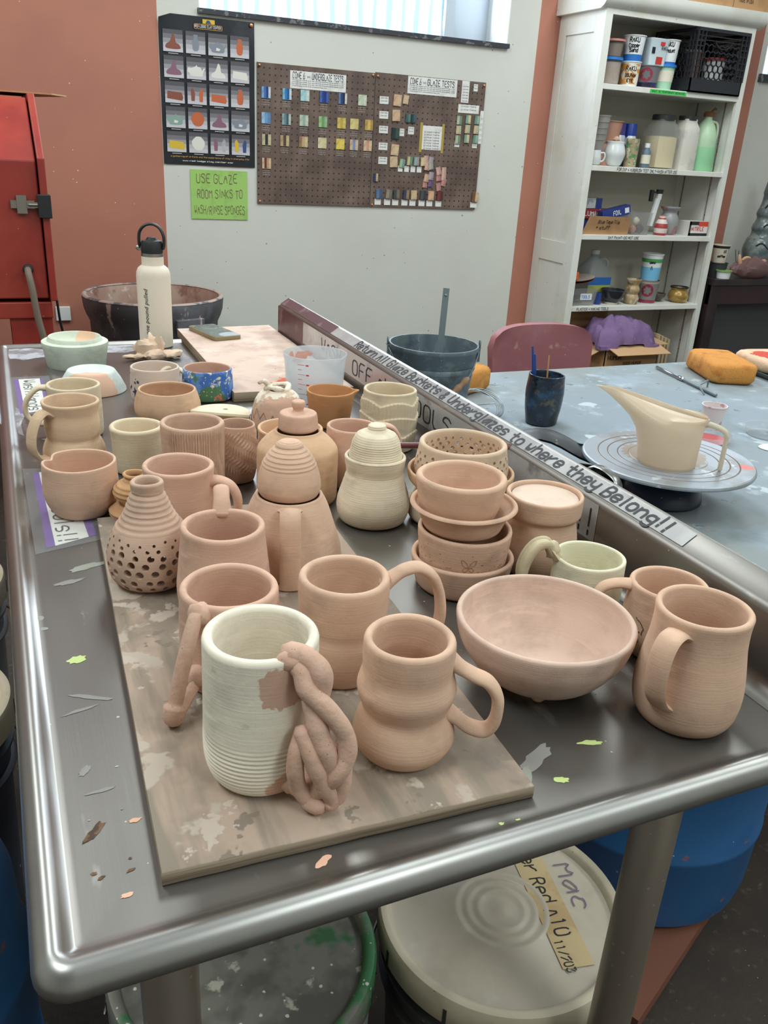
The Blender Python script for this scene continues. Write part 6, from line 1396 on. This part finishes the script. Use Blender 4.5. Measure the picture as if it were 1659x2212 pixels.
# dark cup with brushes
bc = thing('cup', 'dark blue-black dented cup holding a blue brush on the work table', 'cup', (1.117, 1.585, WZ))
def wonk(th, r, z, k, o):
    return r * (1 + .05 * math.sin(2 * th + z * 40) - .05 * math.sin(z * 55 + 1)), z
dkb = mat('blue_black_glaze', (38, 46, 58), .22, layers=[('noise', (52, 78, 104), 26, .5, .64), ('noise', (84, 80, 70), 34, .57, .64), ('noise', (26, 28, 34), 16, .5, .6)], bump=(60, .001))
vessel([(.036, 0), (.040, .004), (.041, .03), (.0395, .06), (.041, .095), (.043, .116)], .004, segs=60, n=26, fn=wonk).build('body', dkb, bc)
for lb, (x0, y0), (x1, y1, z1), r, c, cm_ in (('blue-handled paint brush leaning left in the dark cup', (-.012, .01), (-.040, .012, .168), .0042, (24, 62, 130), True), ('thin tan stick standing in the dark cup', (.0, -.008), (-.004, -.004, .150), .0024, (176, 130, 80), False)):
    t = thing('paint_brush' if cm_ else 'wooden_stick', lb, 'brush' if cm_ else 'stick', (1.117, 1.585, WZ + .008))
    MB().tube([V((x0, y0, 0)), V((x0, y0, 0)).lerp(V((x1, y1, z1)), .5), V((x1, y1, z1))], [r, r, r * .55], 8).build('shaft', mat('shaft_%d' % c[0], c, .35), t)
    if cm_: MB().tube([V((x0 + .006, y0 + .004, 0)), V((x1 + .012, y1 + .006, z1 - .02))], .003, 8).build('second_shaft', mat('shaft_24', c), t)
# banding wheel and funnel pitcher
wx_, wy_ = 1.078, 1.122
bwm = thing('banding_wheel', 'grey banding wheel on a heavy dark blue base at the front of the work table', 'banding wheel', (wx_, wy_, WZ))
MB().lathe([(.0001, 0), (.070, 0), (.073, .004), (.071, .018), (.060, .036), (.040, .046), (.022, .050), (.018, .062), (.0001, .062)], 64).build('base', mat('dark_blue_enamel', (26, 36, 56), .3, layers=[('spots', (120, 124, 130), 60, .07)]), bwm, smooth=40)
whm = mat('wheel_aluminium', (158, 164, 172), .45, .35, layers=[('noise', (140, 140, 140), 8, .5, .62), ('at', (150, 136, 122), (0, .01, .08), .075, .05), ('noise', (196, 200, 204), 20, .62, .66), ('at', (206, 110, 100), (.105, -.085, .08), .014, .02)])
wh = MB().lathe([(.0001, .066), (.10, .066), (.148, .070), (.1525, .072), (.1535, .075), (.1525, .0785), (.150, .080)] + [q for r in (.125, .108, .090, .070) for q in ((r + .001, .080), (r, .0793), (r - .0008, .0793), (r - .0018, .080))] + [(.0001, .080)], 110)
wh.build('wheel_head', whm, bwm, smooth=20)
gr = MB()
for r in (.125, .108, .090): gr.lathe([(r + .0008, .0801), (r - .0010, .0801)], 90)
gr.build('groove_dirt', mat('groove_brown', (120, 96, 84), .8), bwm, smooth=0)
pt = thing('pitcher', 'translucent funnel pitcher with a long spout standing on the banding wheel', 'pitcher', (1.052, 1.096, WZ + .0802), math.radians(-43.9))
fpl = plastic_clear('ivory_plastic', (236, 221, 200), .28, .3)
secs = [(0, -.050, .048, .048), (.004, -.0515, .0495, .0495), (.03, -.0555, .050, .051), (.058, -.063, .051, .0525), (.078, -.077, .0525, .052), (.092, -.093, .054, .047), (.104, -.110, .0555, .0385), (.114, -.127, .056, .028), (.122, -.143, .0565, .018)]
def sec(s, ins=0.0):
    z, l, r, dpt = s; l += ins; r -= ins; dpt = max(.004, dpt - ins); ring = []
    for k in range(56):
        t = 2 * PI * k / 56; c, s_ = math.cos(t), math.sin(t)
        x = (r * c if c > 0 else -l * c)
        y = dpt * s_ * (1 if c > 0 else (1 - .35 * (abs(c) ** 3) * max(0, (-l - .055) / .09)))
        zz_ = z - (.030 * max(0, (x + .02) / .076) if z > .1 else 0) * min(1, (z - .06) / .06) - (0.02 * max(0, 1 - abs(x + .02) / .09) * max(0, (z - .085) / .037) if z > .085 else 0)
        ring.append((x, y, zz_))
    return ring
pm_ = MB(); pm_.rings([sec(s) for s in secs], True, True); pm_.rings([sec(s, .0018) for s in secs[::-1][:-1]] , True, False, True)
k0 = pm_; oA = sec(secs[-1]); oB = sec(secs[-1], .0018); pm_.rings([oA, oB])
pm_.build('body', fpl, pt, smooth=50)
MB().tube(spline([(.048, 0, .078), (.060, 0, .080), (.080, 0, .0745), (.0885, 0, .066), (.0895, 0, .045), (.0895, 0, .01), (.0895, 0, .0035)], 6), [.0062] * 20 + [.0052] * 17, 12, ref=(0, 1, 0), flat=(1.15, .8)).build('handle', plastic_clear('ivory_plastic_thick', (226, 216, 198), .10, .3), pt, smooth=60)
# dark metal clamp behind the backsplash
ckm = mat('dark_spattered_metal', (44, 46, 50), .45, .3, layers=[('spots', (140, 136, 130), 50, .12), ('noise', (96, 92, 86), 18, .57, .63)])
sc_ = thing('clamp', 'dark paint-spattered bent metal clamp with a steel loop behind the backsplash', 'clamp', (.985, 1.272, WZ))
rr2 = []
for k in range(15):
    u = k / 14; a = -.9 + 1.9 * u; x = -.095 + .21 * u; y = .075 - .17 * u
    rr2.append([(x + d * .55, y + d * .6, .046 + .016 * math.sin(u * 7.5) + .022 * math.cos(d * 26) + off) for d in (-.04, -.02, 0, .02, .04) for off in (0,)])
cm2 = MB(); cm2.rings(rr2, close=False); cm2.rings([[(p[0], p[1], p[2] - .004) for p in r] for r in rr2], close=False); cm2.rings([rr2[0] + rr2[-1], [(p[0], p[1], p[2] - .004) for p in rr2[0] + rr2[-1]]], close=False)
cm2.tube([(-.06, .05, .012), (.09, -.07, .012)], .012, 12).tube([(-.05, .075, 0.012), (.0, .03, .012)], .0118, 12)
cm2.build('jaw', ckm, sc_, smooth=50)
MB().tube(spline([(-.085, -.135, .004), (-.083, -.140, .058), (-.077, -.160, .082), (-.068, -.190, .080), (-.061, -.212, .062), (-.058, -.222, .004)], 7), .006, 10, ref=(-.95, -.3, 0), flat=(1.6, .35)).box(-.070, -.048, -.236, -.216, .0, .03).build('steel_loop', mat('worn_steel', (150, 150, 148), .3, .9), sc_, smooth=60)
# compass tool
cp = thing('compass_tool', 'slim chrome scribing compass lying on the work table before the big sponge', 'tool', (1.754, 1.82, WZ))
a0, a1 = V((.027, .152, .006)), V((-.027, -.151, .006)); chm = mat('chrome', (170, 176, 182), .15, 1.0)
MB().tube([a0, a0.lerp(a1, .42)], .0042, 10).tube([a0.lerp(a1, .40), a0.lerp(a1, .47)], .0062, 10).build('barrel', chm, cp); MB().tube([a0.lerp(a1, .47), a1], [.0042, .0055], 10).build('grey_leg', mat('grey_metal', (118, 128, 132), .5, .4), cp)
MB().tube(spline([a0.lerp(a1, .78) + V((.030, .01, 0)), a0.lerp(a1, .78) + V((.022, .004, .02)), a0.lerp(a1, .80) + V((0, 0, .017)), a0.lerp(a1, .82) + V((-.022, -.004, .012)), a0.lerp(a1, .86) + V((-.026, -.02, -.003))], 5), .0022, 8).build('hook', mat('grey_metal', (118, 128, 132)), cp)
# cups and lids
t = thing('paper_cup', 'small white paper cup stained pink behind the pitcher handle', 'cup', (1.50, 1.445, WZ))
MB().lathe([(.0001, 0), (.021, 0), (.0275, .054), (.029, .055), (.029, .058), (.027, .058), (.0205, .003), (.0001, .003)], 40).build('body', mat('cup_paper_pink', (216, 204, 202), .5, layers=[('noise', (190, 146, 146), 24, .54, .6)]), t, smooth=40)
cll = plastic_clear('clear_lid', (200, 206, 210), .72, .08)
def lid_(name, label, x, y, r, h, m, group=None, cont=None):
    t = thing(name, label, 'dish', (x, y, WZ), 0, group)
    MB().lathe([(.0001, 0), (r * .85, 0), (r * .88, .002), (r, h), (r + .003, h + .001), (r + .002, h + .003), (r - .002, h + .002), (r * .86, .003), (.0001, .002)], 56).build('body', m, t, smooth=40)
    if cont: MB().lathe([(.0001, .0022), (r * .8, .0022), (r * .82, .0045), (.0001, .0055)], 40).build('residue', cont, t)
lid_('clear_dish', 'clear plastic lid with red glaze residue beside the pitcher handle', 1.425, 1.372, .052, .016, cll, 'clear lids on the work table', mat('red_residue', (176, 70, 72), .35))
lid_('clear_dish', 'empty clear plastic lid right of the paper cup', 1.60, 1.365, .055, .018, cll, 'clear lids on the work table')
lid_('clear_dish', 'flat clear lid between the wheel and the red-stained lid', 1.345, 1.30, .042, .004, cll, 'clear lids on the work table')
b = MB(); blob(b, 0, 0, .030, .020, .5, 0, 0, .12, 24); b.v = [V((p.x, p.y, .004 if i == 0 else .0002)) for i, p in enumerate(b.v)]
t = MB().lathe([(.0001, .003), (.027, .0028), (.030, .0012), (.0295, 0), (.0001, 0)], 36, 0, (0, 0, 0), lambda th, r, z, k: (r * (1 + .1 * math.sin(3 * th)), z))
tag(t.build('white_wafer', mat('white_plaster', (222, 222, 216), .7), None, (1.535, 1.285, WZ + .0006)), 'flat white plaster disc in front of the empty clear lid', 'disc')
# glaze tray with sponges at the right edge
ty = thing('tray', 'shallow dark green tray at the right back of the work table', 'tray', (2.235, 1.845, WZ), -.12)
MB().rings([[(x * s, y * s, z) for x, y in rnd_rect(-.20, .20, -.155, .155, .03, 4)] for z, s in ((0, .93), (.016, 1), (.018, 1), (.017, .975), (.004, .92))], True, True, True).build('body', mat('tray_green', (84, 100, 92), .4), ty, smooth=40)
sponge('sponge', 'pale sponge stained red lying in the tray', (2.215, 1.872, WZ + .0075), -.15, .30, .20, .040, seed=9, m=mat('stained_sponge', (218, 186, 156), .95, layers=[('noise', (206, 150, 120), 8, .5, .62), ('at', (196, 74, 62), (-.08, .0, .04), .055, .05)], bump=(300, .002)))
sponge('sponge', 'thin mustard-yellow sponge in front of the red-stained sponge', (2.25, 1.715, WZ + .018), -.15, .17, .05, .02, seed=3, m=mat('mustard_sponge', (196, 150, 62), .95, bump=(300, .002)))
# chair
ch = thing('chair', 'dusty maroon upholstered chair behind the work table', 'chair', (1.565, 2.36, 0))
mar = mat('maroon_vinyl', (150, 92, 98), .6, layers=[('noise', (160, 106, 110), 6, .5, .66), ('noise', (176, 132, 130), 16, .64, .70), ('spots', (206, 186, 180), 30, .05)])
b = MB(); n1, n2 = 22, 10
def bk(off):
    rows = []
    for j in range(n2 + 1):
        z = .47 + (.795 - .47) * j / n2
        hwid = .193 * (1 - .09 * (1 - j / n2)) if j < n2 - 2 else .193 * (.985, .93, .80)[j - n2 + 2]
        rows.append([(hwid * (2 * i / n1 - 1), off - .055 * (1 - (2 * i / n1 - 1) ** 2) * -.6 - .035 * (1 - j / n2) - .02, z + (0 if j < n2 else -.012 * (2 * i / n1 - 1) ** 4)) for i in range(n1 + 1)])
    return rows
A_, B_ = bk(-.075), bk(-.045)
loop = lambda a, c: a + c[::-1]
b.rings([loop(a, c) for a, c in zip(A_, B_)], True, True, True)
b.build('backrest', mar, ch, smooth=60, bevel=0)
MB().prism(rnd_rect(-.20, .20, -.02, .38, .06), .42, .47).build('seat', mar, ch, smooth=40, bevel=.012)
for x in (-.17, .17):
    MB().tube(spline([(x, -.085, .70), (x, -.075, .46), (x, .0, .42), (x, .33, .41), (x, .36, .2), (x, .37, .012)], 5), .011, 10).tube([(x, .03, .415), (x, -.06, .012)], .011, 10).build('leg', mat('chair_frame', (60, 52, 50), .4, .6), ch)

# ------------------------------------------------------------------ dark desk at the right
dkm = mat('dark_desk', (38, 28, 30), .4, layers=[('noise', (52, 38, 38), 6, .5, .65)])
dk = thing('desk', 'dark brown desk against the back wall right of the bookcase', 'desk', (4.2, 3.75, 0))
MB().box(3.50, 5.0, 3.555, 3.94, .70, .735).build('desk_top', dkm, dk, world=True, smooth=0, bevel=.003)
MB().box(3.50, 5.0, 3.575, 3.60, .60, .70).build('apron', mat('desk_apron_maroon', (50, 26, 30), .4), dk, world=True, smooth=0)
for x0, x1 in ((3.50, 3.565), (4.93, 5.0)): MB().box(x0, x1, 3.57, 3.94, 0, .70).build('side_panel', dkm, dk, world=True, smooth=0)
MB().box(3.565, 4.93, 3.66, 3.68, .05, .62).build('front_panel', mat('desk_panel_grey', (70, 70, 72), .6), dk, world=True, smooth=0)
DZ = .7352
tt = thing('ceramic_totem', 'tall stacked grey-blue ceramic totem on the dark desk', 'sculpture', (3.965, 3.74, DZ))
tot = mat('grey_celadon', (112, 122, 122), .22, layers=[('noise', (84, 96, 100), 14, .5, .62), ('noise', (140, 148, 142), 20, .56, .64)])
MB().lathe([(p.x, p.y) for p in spline([(.085, 0), (.088, .05), (.086, .085), (.090, .10), (.095, .14), (.082, .19), (.070, .205), (.064, .225), (.068, .255), (.056, .285), (.052, .305), (.058, .33), (.044, .375), (.040, .42), (.043, .44), (.034, .50), (.030, .54), (.0001, .545)], 5)], 48).build('body', tot, tt, smooth=60)
for z, a in ((.16, -150), (.26, -140), (.36, -155), (.05, -120)):
    r_ = {.16: .093, .26: .069, .36: .051, .05: .0895}[z]
    MB().tube([(r_ * math.cos(math.radians(a + k * 9)), r_ * math.sin(math.radians(a + k * 9)), z + .018 * math.sin(k * .9)) for k in range(11)], .004, 6).build('coil_trim', mat('dark_coil', (50, 52, 58), .3), tt)
tub('tub', 'dark plastic tub at the left end of the desk, under a printed cup', 'tub', 3.60, 3.66, DZ, .045, .050, .075, mat('dark_tub', (52, 54, 58), .5))
tub('cup', 'black and cream printed cup stacked on the dark tub', 'cup', 3.60, 3.66, DZ + .0755, .036, .045, .092, mat('cream_cup', (206, 196, 178), .5), None, [(.82, 1.0, blk)], [('8 oz', .055, .016, .03, 12), ('coffee', .03, .010, .04, 0)], az=-120)
tub('tub', 'small tub with a leaf green lid on the desk in front of the dark tub', 'tub', 3.592, 3.598, DZ, .034, .038, .038, wp, mat('leaf_green_lid', (126, 160, 90), .5), az=-120)
bgm = plastic_clear('plastic_bag_mauve', (158, 124, 122), .18, .35)
bg = thing('bag', 'slumped clear plastic bag of clay pieces at the edge of the desk', 'bag', (3.80, 3.60, DZ))
b = MB(); b.ball((0, 0, .048), .05, 44, (3.0, .8, 1.0))
for i, v in enumerate(b.v):
    q = noise.noise(v * 22) * .22 + abs(noise.noise(v * 48)) * .2; b.v[i] = V((v.x * (1 + q), v.y * (1 + q), max(.001, v.z * (1 + q * 1.2))))
b.build('film', bgm, bg, smooth=25)
for i, (x, y, z, lb, c) in enumerate(((3.70, 3.60, .115, 'finger-like pinkish clay piece poking from the left of the plastic bag', (206, 160, 132)), (3.755, 3.615, .105, 'curled tan clay piece topmost in the plastic bag', (206, 170, 128)), (3.81, 3.60, .098, 'ribbon-like pink clay piece at the right of the bag', (206, 150, 130)))):
    pc = MB()
    if i == 0: pc.tube([(.0, 0, -.03), (-.012, 0, .0), (-.02, 0, .025)], [.013, .011, .007], 10)
    elif i == 1: pc.tube([(.024 * math.cos(t), .006 * t - .01, .022 * math.sin(t)) for t in [k * .35 for k in range(18)]], .008, 8)
    else: pc.tube([(-.04, 0, 0), (-.01, .006, .012), (.02, -.004, .004), (.06, 0, .012)], .012, 8)
    tag(pc.build('clay_piece', mat('clay_piece_%d' % i, c, .9), None, (x, y, DZ + z - .02)), lb, 'clay piece')
tag(MB().tube([(0, 0, 0), (-.02, .01, .09)], .002, 6).tube([(.004, 0, 0), (.006, .01, .085)], .002, 6).build('twigs', blk, None, (3.735, 3.66, DZ + .05)), 'two thin dark twigs standing behind the bag of clay', 'twigs')
gb_ = MB(); gb_.ball((0, 0, .20), .20, 56, (1.15, .85, 1.15))
for i, v in enumerate(gb_.v):
    q = noise.noise(v * 9) * .16 + abs(noise.noise(v * 19 + V((5, 2, 1)))) * .20 - .06; gb_.v[i] = V((v.x * (1 + q), v.y * (1 + q), max(.001, v.z * (1 + q * .7))))
tag(gb_.build('garbage_bag', mat('black_bag_film', (30, 32, 38), .25), None, (3.34, 3.20, 0), smooth=22), 'crumpled black garbage bag on the floor before the dark desk', 'bag')

# ------------------------------------------------------------------ buckets and barrels under and beside the steel table
bk_m = mat('charcoal_bucket', (58, 58, 62), .5, layers=[('spots', (176, 172, 166), 36, .09), ('noise', (84, 82, 82), 6, .5, .65)])
gk_m = mat('grey_bucket', (120, 122, 124), .5, layers=[('spots', (196, 196, 190), 40, .10), ('noise', (96, 98, 100), 6, .5, .65)])
lidw = mat('dirty_white_lid', (206, 192, 168), .45, layers=[('noise', (176, 164, 142), 7, .5, .64), ('spots', (120, 106, 92), 50, .05)])
lidg = mat('splashed_green_lid', (48, 104, 62), .5, layers=[('noise', (108, 106, 96), 10, .5, .58), ('spots', (200, 196, 184), 52, .20), ('spots', (186, 180, 168), 110, .16)])
lidg2 = mat('slurry_on_lid', (112, 110, 100), .75, layers=[('noise', (84, 82, 74), 9, .5, .6), ('noise', (170, 164, 150), 22, .60, .64), ('spots', (196, 192, 180), 60, .14), ('noise', (52, 96, 62), 7, .6, .64)])
def bucket(name, label, x, y, z, m, lm_, lm2, group='glaze buckets', h=.36, rot=0, rings_=True, lid_r=.1515):
    t = thing(name, label, 'bucket', (x, y, z), rot, group); r1 = lid_r - .006
    MB().lathe([(.0001, 0), (r1 - .020, 0), (r1 - .018, .004), (r1 - .006, h * .72), (r1 + .002, h * .722), (r1 + .004, h * .74), (r1 - .005, h * .745), (r1 - .004, h * .83), (r1 + .004, h * .832), (r1 + .005, h * .85), (r1 - .003, h * .855), (r1 - .002, h * .97), (.0001, h * .97)], 72).build('body', m, t, smooth=35)
    p = [(lid_r - .0015, h * .905), (lid_r + .0010, h * .90), (lid_r + .0028, h * .905), (lid_r + .0030, h - .003), (lid_r + .0005, h + .003), (lid_r - .006, h + .0042), (lid_r - .011, h + .002), (lid_r - .014, h - .006)]
    MB().lathe(p, 96).build('lid', lm_, t, smooth=50)
    q = [(lid_r - .0138, h - .0055), (lid_r - .018, h - .007), (.062, h - .0065)]
    if rings_:
        for r in (.058, .044, .030): q += [(r + .004, h - .0065), (r + .001, h - .0042), (r - .003, h - .0042), (r - .006, h - .0065)]
    q += [(.012, h - .0065), (.006, h - .004), (.0001, h - .004)]
    MB().lathe(q, 96).build('lid_panel', lm2, t, smooth=50)
    sl = MB()
    for k in range(10):
        a = 2 * PI * k / 10; sl.box(-.0022, .0022, -.0006, .0008, h * .905, h * .965)
        sl.v[-8:] = [Matrix.Translation(((lid_r + .0032) * math.cos(a), (lid_r + .0032) * math.sin(a), 0)) @ Matrix.Rotation(a + PI / 2, 4, 'Z') @ q_ for q_ in sl.v[-8:]]
    sl.build('lid_slots', mat('slot_dark', (50, 44, 38), .8), t, smooth=0)
    MB().tube([((lid_r + .008) * math.cos(a), (lid_r + .008) * math.sin(a), h * .80 - .10 * math.sin((a + .2) / 1.0) * (1 if a > -.2 else -1) * .4) for a in [-.2 + PI * k / 30 for k in range(31)]], .0022, 6).build('bail', mat('bail_wire', (96, 92, 88), .4, .8), t)
    return t
for x, y, lb, gz in ((.487, .637, 'low round wooden dolly under the white-lidded bucket', 0), (.172, .690, 'low round wooden dolly under the green-lidded bucket', 0)):
    t = thing('dolly', lb, 'dolly', (x, y, 0), 0, 'bucket dollies')
    MB().lathe([(.0001, .035), (.15, .035), (.15, .056), (.0001, .056)], 40).build('deck', mat('dolly_wood', (110, 70, 54), .8), t)
    for k in range(4): MB().lathe([(.0001, 0), (.017, 0), (.017, .034), (.0001, .034)], 14, 0, (.11 * math.cos(k * PI / 2), .11 * math.sin(k * PI / 2), 0)).build('wheel', blk, t)
wbk = bucket('bucket', 'charcoal bucket with dirty white lid labelled in marker under the table front', .487, .637, .0565, bk_m, lidw, mat('greyed_lid_panel', (190, 178, 160), .45, layers=[('noise', (172, 160, 142), 8, .5, .64), ('noise', (196, 188, 172), 20, .6, .7)]), h=.371)
LH = .371 - .0062
mtape = mat('masking_tape', (196, 172, 128), .6, layers=[('noise', (180, 152, 108), 16, .5, .62)])
td = V((math.cos(math.radians(-101)), math.sin(math.radians(-101)), 0)); tn = V((-td.y, td.x, 0)); tc_ = V((.063, -.006, LH + .0008))
b = MB(); b.quad(tc_ - td * .10 - tn * .020, tc_ + td * .10 - tn * .020, tc_ + td * .10 + tn * .020, tc_ - td * .10 + tn * .020); b.build('masking_tape', mtape, wbk, smooth=0)
b = MB(); write(b, 'Copper Red ^10', tc_ - td * .125 - tn * .009, td, tn, .019, .0024, width=.185, wob=.5); write(b, '11/203', tc_ + td * .062 - tn * .016, td, tn, .011, .0018, width=.045); b.build('lettering', ink_m, wbk, smooth=0)
b = MB(); write(b, '+ Mac', tc_ - td * .09 + tn * .030, td, tn, .024, .0016, width=.12, wob=1); b.build('violet_scribble', mat('violet_ink', (112, 92, 120), .6), wbk, smooth=0)
b = MB(); b2 = MB(); pts_ = lettering('MADE FOR', .018, .003)
for f in pts_[0]: b.quad(*[V((p.x * .09 / pts_[1] - .045, p.y, 0)) for p in f])
wrap(b, .1415, .20, math.radians(-150), .001).build('side_lettering', wp, wbk, smooth=0)
bucket('bucket', 'grey bucket with splashed green lid under the front left of the table', .172, .690, .0565, gk_m, lidg, lidg2, h=.371, rings_=False)
bl_b = mat('blue_drum', (48, 100, 152), .45, layers=[('noise', (38, 86, 136), 4, .5, .66), ('noise', (150, 90, 60), 18, .68, .71), ('spots', (170, 180, 186), 22, .05)])
def drum(label, x, y, z, R_d, H_d):
    t = thing('drum', label, 'barrel', (x, y, z), 0, 'blue plastic drums')
    MB().lathe([(.0001, 0), (R_d * .86, 0), (R_d * .95, .012), (R_d * .985, .05), (R_d, H_d * .30), (R_d * 1.012, H_d * .31), (R_d * 1.012, H_d * .325), (R_d, H_d * .335), (R_d, H_d * .62), (R_d * 1.015, H_d * .63), (R_d * 1.015, H_d * .65), (R_d * .99, H_d * .66), (R_d * .97, H_d * .82), (R_d * .88, H_d * .93), (R_d * .70, H_d * .98), (R_d * .66, H_d), (.0001, H_d * .985)], 72).build('body', bl_b, t, smooth=40)
    for k in range(3):
        a = math.radians(-160 + 120 * k); b = MB(); b.ball((R_d * .93 * math.cos(a), R_d * .93 * math.sin(a), H_d * .84), R_d * .2, 16, (.8, .8, 1.1)); b.build('lug', bl_b, t, smooth=60)
    return t
drum('large blue plastic drum under the work table right of the steel table leg', 1.005, .94, .06, .205, .52)
dl = thing('dolly', 'worn reddish wooden board dolly under the right blue drum', 'dolly', (.98, .93, 0), 0, 'bucket dollies')
MB().box(-.30, .20, -.177, .20, .032, .0595, 0, .44, (0, 0, 0)).build('deck', mat('reddish_wood', (120, 74, 56), .8, layers=[('noise', (96, 56, 42), 9, .5, .64)]), dl, smooth=0)
for x, y in ((-.13, -.12), (.13, -.12), (.13, .12), (-.13, .12)): MB().lathe([(.0001, 0), (.015, 0), (.015, .031), (.0001, .031)], 14, 0, (x, y, 0)).build('wheel', blk, dl)
wb2 = bucket('bucket', 'dark bucket with a grubby white lid beside the left edge of the table', -.212, 1.27, .0, mat('navy_bucket', (46, 52, 66), .5, layers=[('spots', (176, 172, 166), 30, .10)]), lidw, lidw, h=.45)
b = MB(); write(b, 'L10 311w', V((.03, -.06, .4445)), (.2, 1, 0), (-1, .2, 0), .03, .003, width=.1); b.build('lettering', mat('pencil_grey', (120, 112, 118)), wb2, smooth=0)
bucket('bucket', 'grey bucket with a dusty lid at the far left, nearest the red cabinet', -.215, 1.72, .0, gk_m, lidw, lidw, h=.44)
drum('blue plastic drum beside the front left corner of the steel table', -.245, .86, .0, .185, .56)

# ------------------------------------------------------------------ finer pieces belong to their part
SUB = {'backsplash': ('tape_strip', 'painted_end', 'lettering', 'cove'), 'lid': ('lid_panel', 'lid_slots', 'masking_tape', 'violet_scribble', 'knob'), 'paper': ('lettering', 'printed_edge', 'yellow_tape'), 'panel': ('screw', 'lettering'),
       'bail': ('grip',), 'case': ('printed_back',), 'side_door': ('latch', 'rubber_catch'), 'housing': ('grommet',), 'wheel_head': ('groove_dirt',), 'sheet': ('photographs', 'lettering', 'pin'),
       'body': ('lettering', 'printed_band', 'swirl_logo', 'label', 'stamped_marks', 'incised_drawing', 'scale_marks', 'glaze_residue', 'painted_stars', 'crack', 'coil_trim', 'side_lettering', 'red_label', 'ridge', 'lug', 'grip', 'dark_rim'),
       'carry_loop': ('pivot',), 'carton': ('lettering', 'printed_panel'), 'tray': ('lettering',), 'walls': ('lettering', 'flap'), 'jaw': ('steel_loop',), 'inner_wall': ()}
for root in [o for o in list(C.objects) if o.parent is None and o.type == 'EMPTY']:
    kids = list(root.children)
    base = lambda o: o.name.split('.')[0]
    for par, subs in SUB.items():
        ps = [k for k in kids if base(k) == par]
        if not ps: continue
        for k in kids:
            if base(k) in subs and k.parent == root and k is not ps[0]:
                k.parent = ps[0]
